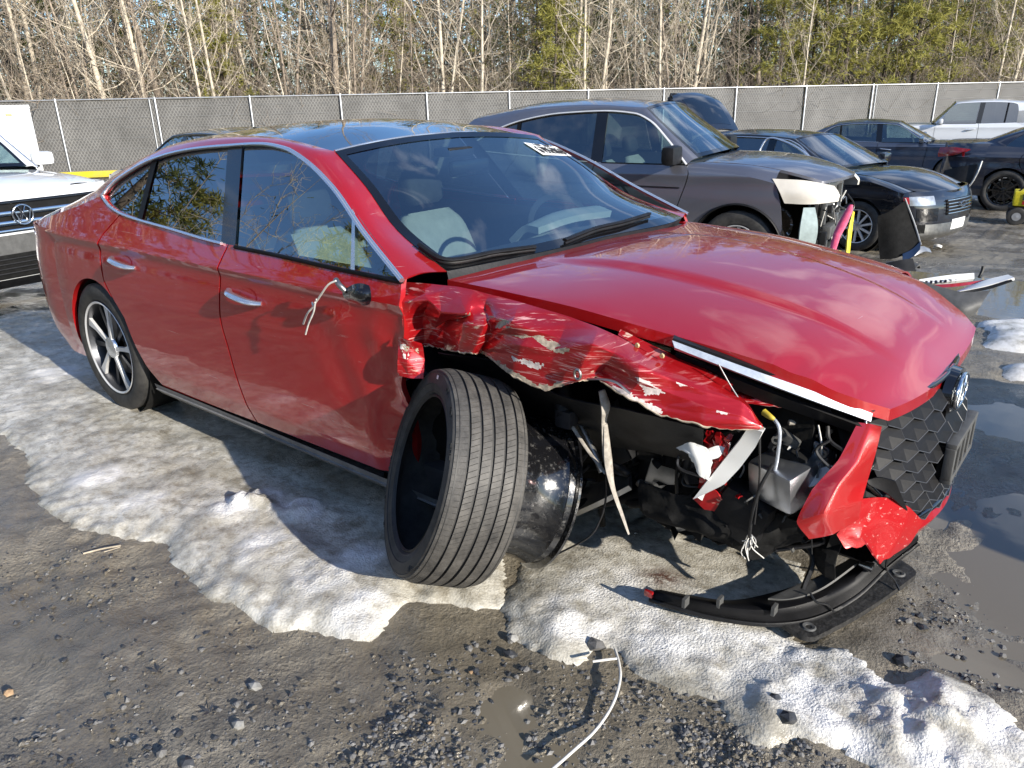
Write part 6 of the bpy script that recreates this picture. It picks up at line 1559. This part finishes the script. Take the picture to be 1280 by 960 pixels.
# white crew-cab pickup by the fence, nose to the left
PU = car_spec(3.68, .95, 1.20, 1.0, 1.93, 1.30, 1.32, 1.16, -.55, -1.10, -1.72, -2.62, -2.74, 1.36, .40, .235, .27, .02, .45, .47, -2.62, ww=.36,
    label='white crew-cab pickup with a tall bed cap parked against the fence', cat='pickup', paint='white_blue_paint', name='pickup_truck', rz=rad(190), chrome=False, handle_mat='white_blue_paint', ws='plain', deck_name='bed_cover')
c_ = atd(1216, 150, 21.0)
PU['loc'] = (c_[0]+1.75*math.cos(rad(190))*1, c_[1]+1.75*math.sin(rad(190))*1+1.0, float(slope_z(c_[0], c_[1]))-.05)
PU['bgE'] = [PU['roofE'][-1], (-3.2, -.615, 1.835), (-3.8, -.615, 1.83), (-4.45, -.62, 1.79)]; PU['bgC'] = [PU['roofC'][-1], (-3.2, 1.88), (-3.8, 1.875), (-4.45, 1.84)]; PU['bglass'] = 'white_blue_paint'
PU['deckE'] = [(-4.45, -.62, 1.79), (-4.58, -.66, 1.62), (-4.68, -.70, 1.45), (-4.78, -.72, 1.30)]; PU['deckC'] = [(-4.45, 1.84), (-4.62, 1.65), (-4.74, 1.46), (-4.84, 1.32)]; PU['sh'] = [(-3.4, 1.33), (-4.5, 1.31), (-4.76, 1.29)]
pu = make_car(PU)

# white crossover right behind the wreck: grille with round emblem
VW = car_spec(2.98, .94, 1.10, .98, 1.74, 1.14, 1.17, 1.04, -.40, -1.10, -1.55, -3.5, -3.75, 1.18, .385, .245, .24, .08, .30, ww=.46,
    label='white crossover with chrome grille bars and round emblem behind the wreck', cat='car', paint='white_paint', name='crossover', rz=rad(5), mirror=(-.62, 1.17))
lg = atd(28, 268, 6.6)
hd = rad(5); emz = .86
VW['loc'] = (lg[0]-.965*math.cos(hd), lg[1]-.965*math.sin(hd), lg[2]-emz)
VW['fb'] = dict(xa=.42, ex=.42, ey=.42, zx=[(.24, .84), (.34, .92), (.50, .945), (.72, .945), (.90, .93), (1.00, .89), (1.05, .84)],
    patches=[('grille', .52, 1.48, .74, .98, 'liner_black', .006), ('lower_grille', .45, 1.55, .33, .54, 'liner_black', .008), ('skid_plate', .35, 1.65, .24, .32, 'black_plastic', .012), ('number_plate', .92, 1.18, .54, .70, 'grey_plastic', .014),
             ('headlamp', .22, .52, .80, .97, 'clear_lamp', .008), ('headlamp', 1.48, 1.78, .80, .97, 'clear_lamp', .008)],
    bars=[('grille_bar', .50, 1.50, .80, .022, 'chrome', .018), ('grille_bar', .50, 1.50, .88, .022, 'chrome', .018), ('grille_bar', .50, 1.50, .965, .012, 'black_gloss', .014), ('grille_bar', .48, 1.52, .735, .014, 'chrome', .012)]
         + [('lower_bar', .46, 1.54, z, .007, 'black_plastic', .014) for z in (.38, .42, .46, .50)])
vw = make_car(VW)
th = np.linspace(0, 2*math.pi, 40)
em = MB().tube(np.stack([np.full(40, .975), .082*np.cos(th), emz+.082*np.sin(th)], 1), .009, 8)
for pts in ([(-.030, .072), (0, .012), (.030, .072)], [(-.066, .040), (-.034, -.062), (0, .006), (.034, -.062), (.066, .040)]):
    em.tube([(.978, a, emz+b) for a, b in pts], .008, 6)
em.build('emblem', 'chrome', vw, 60); MB().lathe([(0, .085), (.02, .08), (.021, .001)], 30, 'x', (.945, 0, emz)).build('emblem_plate', 'black_gloss', vw)

# dark car hidden behind the wreck: only its roof and rear wing show above it
DC = car_spec(2.7, .9, .95, .90, 1.46, .98, 1.0, .80, -.40, -1.18, -1.52, -2.9, -3.4, 1.06, .33, .21, label='black hatchback, only its roof edge showing above the wreck', cat='car', paint='dark_car_paint', name='hatchback', rz=rad(178), chrome=False, mirror=None)
c_ = atd(225, 165, 11.0); DC['loc'] = (c_[0]-.75, c_[1]+.3, c_[2]-1.40)
dc = make_car(DC)
# silver car outside the frame ahead of the wreck: its shadow lies across the nose of the red car
SH = car_spec(2.75, .95, 1.0, .91, 1.46, .98, 1.0, .80, -.42, -1.18, -1.52, -2.6, -3.2, 1.06, .33, .21, label='grey saloon parked nose to nose with the wreck, out of the frame', cat='car', paint='silver_bumper', name='saloon', rz=rad(176), loc=(3.35, 1.12, -.01))
make_car(SH)

# white box trailer behind the white crossover
bx = empty('box_trailer', (0, 0, 0), 0, 'white box trailer behind the white crossover', 'trailer')
c_ = atd(36, 131, 14.0); bz = float(slope_z(c_[0], c_[1])); bx.location = (c_[0], c_[1], bz); bx.rotation_euler = (0, 0, rad(72))
hh = c_[2]-bz
MB().box((-1.5, 1.2, .45+(hh-.45)/2), (3.0, 2.3, hh-.45), bev=.03).build('box_body', 'white_paint', bx, 40)
MB().box((-1.5, .04, hh-.03), (3.0, .02, .06)).build('roof_trim', 'aluminium', bx); MB().box((-1.5, 1.2, .38), (2.9, 1.6, .12)).build('chassis', 'black_plastic', bx)
MB().box((-.35, .035, hh-.16), (.10, .02, .04)).build('marker_lamp', 'amber_plastic', bx)
for x in (-2.2, -.9): put_wheel(bx, x, .16, .33, 'plain', .33, .2, .2)
# yellow beam at the foot of the fence
c_ = atd(62, 217, 24.5); yb = MB().box((0, 0, 0), (5.2, .18, .20), bev=.02).build('timber_beam', 'yellow_paint', None); yb.location = (c_[0]+1.2, c_[1]+1.0, c_[2]-.05); yb.rotation_euler = (0, 0, fence_yaw); tag(yb, 'yellow painted beam lying along the foot of the fence', 'beam')

# ------------------------------------------------------------------ loose parts in the middle distance
pn = empty('car_panel', atg(1122, 340), 0, 'black broken plastic panel standing upright in the yard', 'car part')
D0 = float(np.dot(np.array(pn.location)-CAM_POS, CF))
def stand(pts, d): return np.array([atd(a, b, d+e)-np.array(pn.location) for a, b, e in pts])
Gp = net([stand([(1097, 270, .05), (1112, 264, 0), (1132, 250, -.05)], D0), stand([(1098, 300, .10), (1118, 292, .02), (1142, 280, 0)], D0), stand([(1100, 324, .08), (1122, 322, .0), (1150, 306, -.02)], D0)], 20, 20)
MB().slab(Gp, .012).build('panel_skin', 'liner_black', pn, 40)
MB().tube(cr(stand([(1131, 248, -.06), (1143, 280, -.02), (1151, 306, -.03)], D0), 16), .010, 6).build('panel_rim', 'silver_bumper', pn, 60)
MB().slab(net([stand([(1128, 318, -.03), (1140, 312, -.03), (1151, 302, -.04)], D0), stand([(1128, 326, -.06), (1140, 322, -.06), (1150, 312, -.06)], D0)], 8, 4), .01).build('panel_corner', 'navy_paint', pn, 40)
MB().slab(net([stand([(1108, 330, .0), (1125, 326, -.05), (1140, 324, -.05)], D0), stand([(1118, 345, -.1), (1134, 342, -.1), (1144, 340, -.1)], D0)], 8, 5), .02).build('bracket', 'black_plastic', pn, 40)

tr = empty('bumper_piece', atg(1205, 392), 0, 'upturned grey bumper piece holding red and white plastic strips', 'car part')
D1 = float(np.dot(np.array(tr.location)-CAM_POS, CF))
def tp(pts, d=None): return np.array([atd(a, b, D1+e)-np.array(tr.location) for a, b, e in pts])
MB().slab(net([tp([(1150, 352, .15), (1200, 366, .0), (1238, 364, -.05)]), tp([(1165, 375, .05), (1200, 385, -.08), (1226, 380, -.08)]), tp([(1178, 392, .05), (1200, 398, -.05), (1216, 393, -.05)])], 18, 12), .012).build('shell', 'grey_plastic', tr, 40)
MB().slab(net([tp([(1190, 366, .02), (1230, 358, -.02), (1268, 347, -.05)]), tp([(1200, 362, .1), (1232, 350, .05), (1260, 343, .02)])], 14, 5), .02).build('strip', 'white_plastic', tr, 40)
MB().slab(net([tp([(1202, 367, .0), (1235, 361, -.04), (1266, 351, -.07)]), tp([(1198, 365, .0), (1234, 358, -.03), (1264, 349, -.06)])], 14, 4), .01).build('strip_insert', 'black_plastic', tr, 40)
MB().slab(net([tp([(1152, 357, .2), (1200, 354, .12), (1262, 346, .08)]), tp([(1152, 361, .2), (1200, 358, .12), (1260, 348, .08)])], 14, 4), .02).build('strip', 'red_lens', tr, 40)
MB().slab(net([tp([(1148, 352, .3), (1185, 347, .25), (1216, 344, .22)]), tp([(1150, 358, .28), (1185, 355, .22), (1216, 351, .2)])], 12, 4), .03).build('strip', 'white_plastic', tr, 40)
for k in range(7): MB().box(tp([(1158+6*k, 353-.4*k, .20)])[0], (.016, .010, .022)).build('printed_letter', 'navy_paint', tr)
MB().tube(cr(tp([(1224, 347, .2), (1228, 338, .2), (1229, 333, .2)]), 8), .012, 6).build('peg', 'black_plastic', tr, 60)
# pink strip and yellow wrapper by the crossover, leaning on a broken stake
dpk = 5.9
ps = MB().tube(np.array([atd(1036, 330, dpk), atd(1046, 294, dpk), atd(1053, 280, dpk), atd(1061, 264, dpk-.02), atd(1064, 256, dpk-.02)]), [.02, .03, .035, .028, .015], 8, flat=.4).build('strap', 'pink', None, 60); tag(ps, 'pink strap stuck up in front of the crossover engine bay', 'strap')
yw = MB().tube(np.array([atd(1058, 330, dpk+.1), atd(1062, 289, dpk+.1), atd(1064, 278, dpk+.1), atd(1067, 265, dpk+.1)]), [.03, .035, .028, .015], 6, flat=.5).build('wrapper', 'yellow_cloth', None, 60); tag(yw, 'bright yellow wrapper beside the pink strap', 'wrapper')
cable([(1070, 288), (1076, 298), (1074, 308)], .008, 'wire_black', 'cable_end', 'black cable end on the ground below the yellow wrapper', 'cable')
for k, (a, b, w, h, mt, lb) in enumerate(((1172, 310, .10, .05, 'white_plastic', 'small white plastic block on the ground behind the upturned bumper piece'), (1150, 318, .28, .10, 'silver_bumper', 'pale broken lamp bezel behind the black panel'), (1148, 284, .20, .03, 'yellow_cloth', 'yellow scrap on the ground under the black hatchback'), (1128, 333, .35, .05, 'grey_plastic', 'grey plastic sliver at the foot of the black panel'), (1168, 262, .07, .05, 'stone_pale', 'pale lump on the ground in front of the black hatchback'))):
    c_ = atg(a, b); m = MB().slab(net([[(-w/2, -w*.2, 0), (0, -w*.25, h*.5), (w/2, -w*.15, h*.2)], [(-w/2, 0, h), (0, 0, h*1.1), (w/2, .02, h*.7)], [(-w*.45, w*.25, .0), (0, w*.3, h*.3), (w*.4, w*.2, 0)]], 8, 8), .02)
    o = m.build('plastic_scrap', mt, None, 40); o.location = (c_[0], c_[1], float(ground_z(c_[0], c_[1]))+.01); o.rotation_euler = (0, 0, k); tag(o, lb, 'scrap')
# yellow jump-starter cart with black wheels
c_ = atg(1270, 278); ct = empty('starter_cart', (c_[0], c_[1], float(ground_z(c_[0], c_[1]))), rad(8), 'yellow wheeled starter cart at the edge of the frame', 'cart')
for y in (-.20, .16):
    for x in (-.02, .62):
        w_ = MB().lathe([(-.045, .06), (-.05, .10), (-.045, .125), (-.02, .135), (.02, .135), (.045, .125), (.05, .10), (.045, .06)], 28, 'y', (x, y, .135), close=True).build('wheel', 'tyre_rubber', ct, 40); MB().lathe([(-.052, .062), (-.05, .03), (-.056, .001)], 20, 'y', (x, y, .135)).build('hub', 'galvanised', w_, 40)
MB().box((.30, 0, .40), (.80, .42, .22), bev=.02).build('housing', 'yellow_cloth', ct); MB().box((.30, 0, .25), (.90, .40, .05), bev=.01).build('tray', 'black_plastic', ct)
MB().box((.22, -.216, .43), (.40, .012, .09)).build('label_plate', 'navy_paint', ct); MB().box((.22, -.217, .345), (.40, .012, .05)).build('label_strip', 'red_lens', ct); MB().box((-.06, 0, .40), (.06, .3, .16), bev=.01).build('control_box', 'black_plastic', ct)
MB().tube(cr([(-.05, -.1, .5), (.2, -.1, .78), (.5, -.1, 1.0)], 8), .014, 6).build('push_handle', 'black_plastic', ct, 60)

# ------------------------------------------------------------------ the tyre off its rim
tyre = empty('tyre', (T_C.x, T_C.y, .02), 0, 'black low-profile tyre pulled off its rim, leaning against the wreck', 'tyre')
TM = Matrix.Translation((0, 0, T_C.z-.02)) @ T_A.to_track_quat('-Y', 'Z').to_matrix().to_4x4()
Rt, ht, ri = .34, .122, .247
side_p = [(-.098, ri), (-.108, ri+.008), (-.1125, ri+.012), (-.1125, ri+.016), (-.116, ri+.022), (-.1185, ri+.034), (-.1215, ri+.036), (-.1215, ri+.040), (-.1205, ri+.043), (-.1215, ri+.056), (-.118, ri+.070), (-.1195, ri+.073), (-.1165, ri+.076), (-.110, Rt-.012)]
cas = side_p+[(-.098, Rt-.006), (.098, Rt-.006)]+[(-o, r) for o, r in side_p[::-1]]+[(.085, ri+.012), (.100, ri+.045), (.090, Rt-.022), (-.090, Rt-.022), (-.100, ri+.045), (-.085, ri+.012)]
casing = MB().lathe(cas, 120, 'y', close=True).xform(TM).build('casing', 'tyre_rubber', tyre, 40)
bead = MB()
for o in (-.103, .103): bead.lathe([(o-.006, ri), (o, ri-.005), (o+.006, ri), (o, ri+.006)], 100, 'y', close=True)
bead.xform(TM).build('bead', 'tyre_inside', tyre, 60)
# tread: ribs split by grooves, ribs cut into blocks by slanted sipes
N = 118
def tread_band(o0, o1, slant, depth, gapf, lift):
    m = MB()
    for k in range(N):
        a0 = 2*math.pi*k/N; da = 2*math.pi/N*(1-gapf)
        pts = []
        for rr_ in (Rt-.012, Rt+lift):
            for (oo, sh) in ((o0, -slant), (o1, slant)):
                for aa in (a0+sh, a0+da*.5+sh, a0+da+sh):
                    cr_r = rr_-max(0, abs(oo)-.075)*.30
                    pts.append((cr_r*math.cos(aa), oo, cr_r*math.sin(aa)))
        # 0-2 low o0, 3-5 low o1, 6-8 high o0, 9-11 high o1
        m.add(pts, [(6, 7, 10, 9), (7, 8, 11, 10), (0, 6, 9, 3), (2, 5, 11, 8), (0, 1, 7, 6), (1, 2, 8, 7), (3, 9, 10, 4), (4, 10, 11, 5)])
    return m
for (o0, o1, sl, gp) in ((-.113, -.078, .004, .06), (-.070, -.042, .020, .09), (-.033, -.005, .018, .07), (.005, .033, .018, .07), (.042, .070, .020, .09), (.078, .113, .004, .06)):
    tread_band(o0, o1, sl, .006, gp, .001).xform(TM).build('tread_rib', 'tyre_tread', tyre, 25)
MB().lathe([(-.104, Rt-.0068), (.104, Rt-.0068)], 100, 'y').xform(TM).build('tread_base', 'tyre_inside', tyre, 60)
lt = MB()                                                # moulded characters round the sidewall
for a0, txt in ((40, '245'), (62, '40'), (80, '19'), (150, '98'), (205, '245'), (227, '40'), (245, '19'), (320, '98')):
    for k, ch in enumerate(txt):
        for sn in SEG[ch]:
            (p, q), (r_, w) = ln[sn]; f = lambda a, b: ((.318-.016*b)*math.cos(rad(a0-3.4*k-2.2*a)), -.1212, (.318-.016*b)*math.sin(rad(a0-3.4*k-2.2*a))); lt.tube([f(p, q), f(r_, w)], .0011, 4)
lt.xform(TM).build('sidewall_marking', 'tyre_rubber', tyre, 60)['kind'] = 'stuff'
mk2 = MB(); a = rad(205)                                  # small white mark on the sidewall
MB().add([(r*math.cos(b), -.1222, r*math.sin(b)) for r, b in ((.300, rad(98)), (.312, rad(98)), (.312, rad(101.5)), (.300, rad(101.5)))], [(0, 1, 2, 3)]).xform(TM).build('sidewall_mark', 'white_plastic', tyre)

# ------------------------------------------------------------------ pieces lying on the ground
def zpx(pts, n=None):
    P = [CAM_POS+(z-CAM_POS[2])/ray(a, b)[2]*ray(a, b) for a, b, z in pts]; return cr(P, n) if n else P
out_ = [(812, 746, .045), (850, 758, .045), (905, 771, .04), (965, 777, .035), (1020, 769, .035), (1070, 743, .06), (1110, 706, .13), (1148, 676, .19)]
top_ = [(818, 738, .06), (856, 747, .075), (908, 758, .085), (965, 760, .085), (1018, 748, .085), (1062, 724, .10), (1098, 695, .16), (1146, 668, .215)]
inn_ = [(826, 737, .05), (862, 744, .055), (912, 750, .06), (960, 742, .06), (1010, 726, .06), (1052, 704, .08), (1084, 688, .14), (1130, 670, .20)]
lipo = empty('bumper_lip', (.6, -.55, .03), 0, 'torn black front splitter curling on the ice below the bumper', 'car part')
def loc(G, o): return np.asarray(G)-np.array(o.location)
Glp = np.stack([cr(np.array(zpx(r_)), 60) for r_ in (out_, top_, inn_)]); Glp = np.stack([cr(Glp[:, j], 10) for j in range(60)], 1)
MB().slab(loc(Glp, lipo), .005).build('lip_blade', 'black_trim', lipo, 40)
Gm = np.stack([cr(np.array(zpx(r_)), 60) for r_ in ([(1000, 732, .07), (1020, 725, .075), (1045, 712, .085), (1075, 692, .13)], [(960, 750, .08), (990, 750, .08), (1030, 736, .09), (1080, 700, .14)])])
MB().slab(loc(Gm, lipo), .006).build('mesh_strip', 'grey_plastic', lipo, 40)
MB().tube(loc(cr(np.array(zpx(out_)), 60)-np.array([0, 0, .01]), lipo), .008, 6).build('edge_bead', 'black_plastic', lipo, 60)
for a, b in ((968, 762), (900, 752), (857, 752)): MB().box(loc(zpx([(a, b, .09)])[0], lipo), (.01, .03, .03)).build('clip', 'grey_plastic', lipo)
MB().box(loc(zpx([(811, 742, .06)])[0], lipo), (.03, .012, .022), bev=.004).build('marker_lens', 'red_lens', lipo)
MB().lathe([(-.02, .012), (.02, .016), (.022, .001)], 12, 'x', loc(zpx([(1083, 707, .14)])[0], lipo)).build('lamp_cap', 'chrome', lipo, 40)
for pts in ([(1110, 692, .2), (1108, 712, .12), (1118, 726, .05), (1124, 738, .03)], [(1012, 740, .10), (1020, 752, .08), (1034, 756, .07), (1042, 764, .04)]):
    MB().tube(loc(zpx(pts, 16), lipo), .0035, 5).build('loose_wire', 'wire_black', lipo, 60)
mat_px = [(976, 781), (990, 774), (1050, 742), (1112, 704), (1124, 702), (1140, 712), (1145, 718), (1138, 726), (1080, 766), (1022, 797), (1010, 799), (1000, 796)]
mp = [p for p in zpx([(a, b, .016) for a, b in mat_px])]; mc = np.mean(mp, 0)
mato = MB(); mato.prism([(p[0]-mc[0], p[1]-mc[1]) for p in resample(mp+[mp[0]], 60)[:-1]], -.012, .006, 'xy')
mo = mato.build('rubber_mat', 'rubber_mat', None, 40); mo.location = (mc[0], mc[1], .018); tag(mo, 'flat black undertray sheet lying in the mud below the bumper', 'car part')
for a, b in ((1011, 783), (1123, 716)):
    c = zpx([(a, b, .026)])[0]-mc-np.array([0, 0, .002]); MB().lathe([(0, .022), (.004, .018), (.002, .010), (-.004, .008)], 16, 'z', (c[0], c[1], .006)).build('bolt_eye', 'grey_plastic', mo, 40)
cb = cable([(690, 962), (715, 940), (745, 912), (766, 880), (775, 850), (774, 830), (769, 812)], .0042, 'wire_pale', 'bent_cable', 'pale bent cable curving through the mud towards the camera', 'cable')
P = np.array([atg(741, 827, .02), atg(756, 825, .022), atg(771, 823, .02)]); MB().tube(cr(P, 8), .0036, 6).build('cross_piece', 'wire_pale', cb, 60)
cable([(104, 692), (128, 686), (151, 682)], .0035, 'twig', 'twig', 'short pale twig on the mud in front of the ice', 'twig')
cable([(130, 690), (150, 684)], .0015, 'twig', 'twig', 'thin straw lying against the short pale twig', 'twig')
lf = MB()
for k in range(4):
    a = k*1.3; lf.add([(0, 0, .004), (.012*math.cos(a-.4), .012*math.sin(a-.4), .010), (.026*math.cos(a), .026*math.sin(a), .014), (.012*math.cos(a+.4), .012*math.sin(a+.4), .008)], [(0, 1, 2, 3)])
for j, (a, b, lb) in enumerate(((197, 838, 'dark withered leaf on the mud near the pale flat stone'), (262, 886, 'small dark leaf scrap in the mud at lower left'))):
    c = atg(a, b); o = inst('withered_leaf', lf.mesh('leaf', 'stone_dark', 0) if j == 0 else D.meshes['leaf'], None, (c[0], c[1], float(ground_z(c[0], c[1]))+.002), (0, 0, j)); tag(o, lb, 'leaf')
wr = MB().lathe([(0, .010), (.003, .012), (.003, .007), (0, .006)], 16, 'z', close=True).build('washer', 'steel_raw', None, 60); wr.location = atg(795, 668, .02); tag(wr, 'small steel washer on the ice under the missing wheel', 'washer')
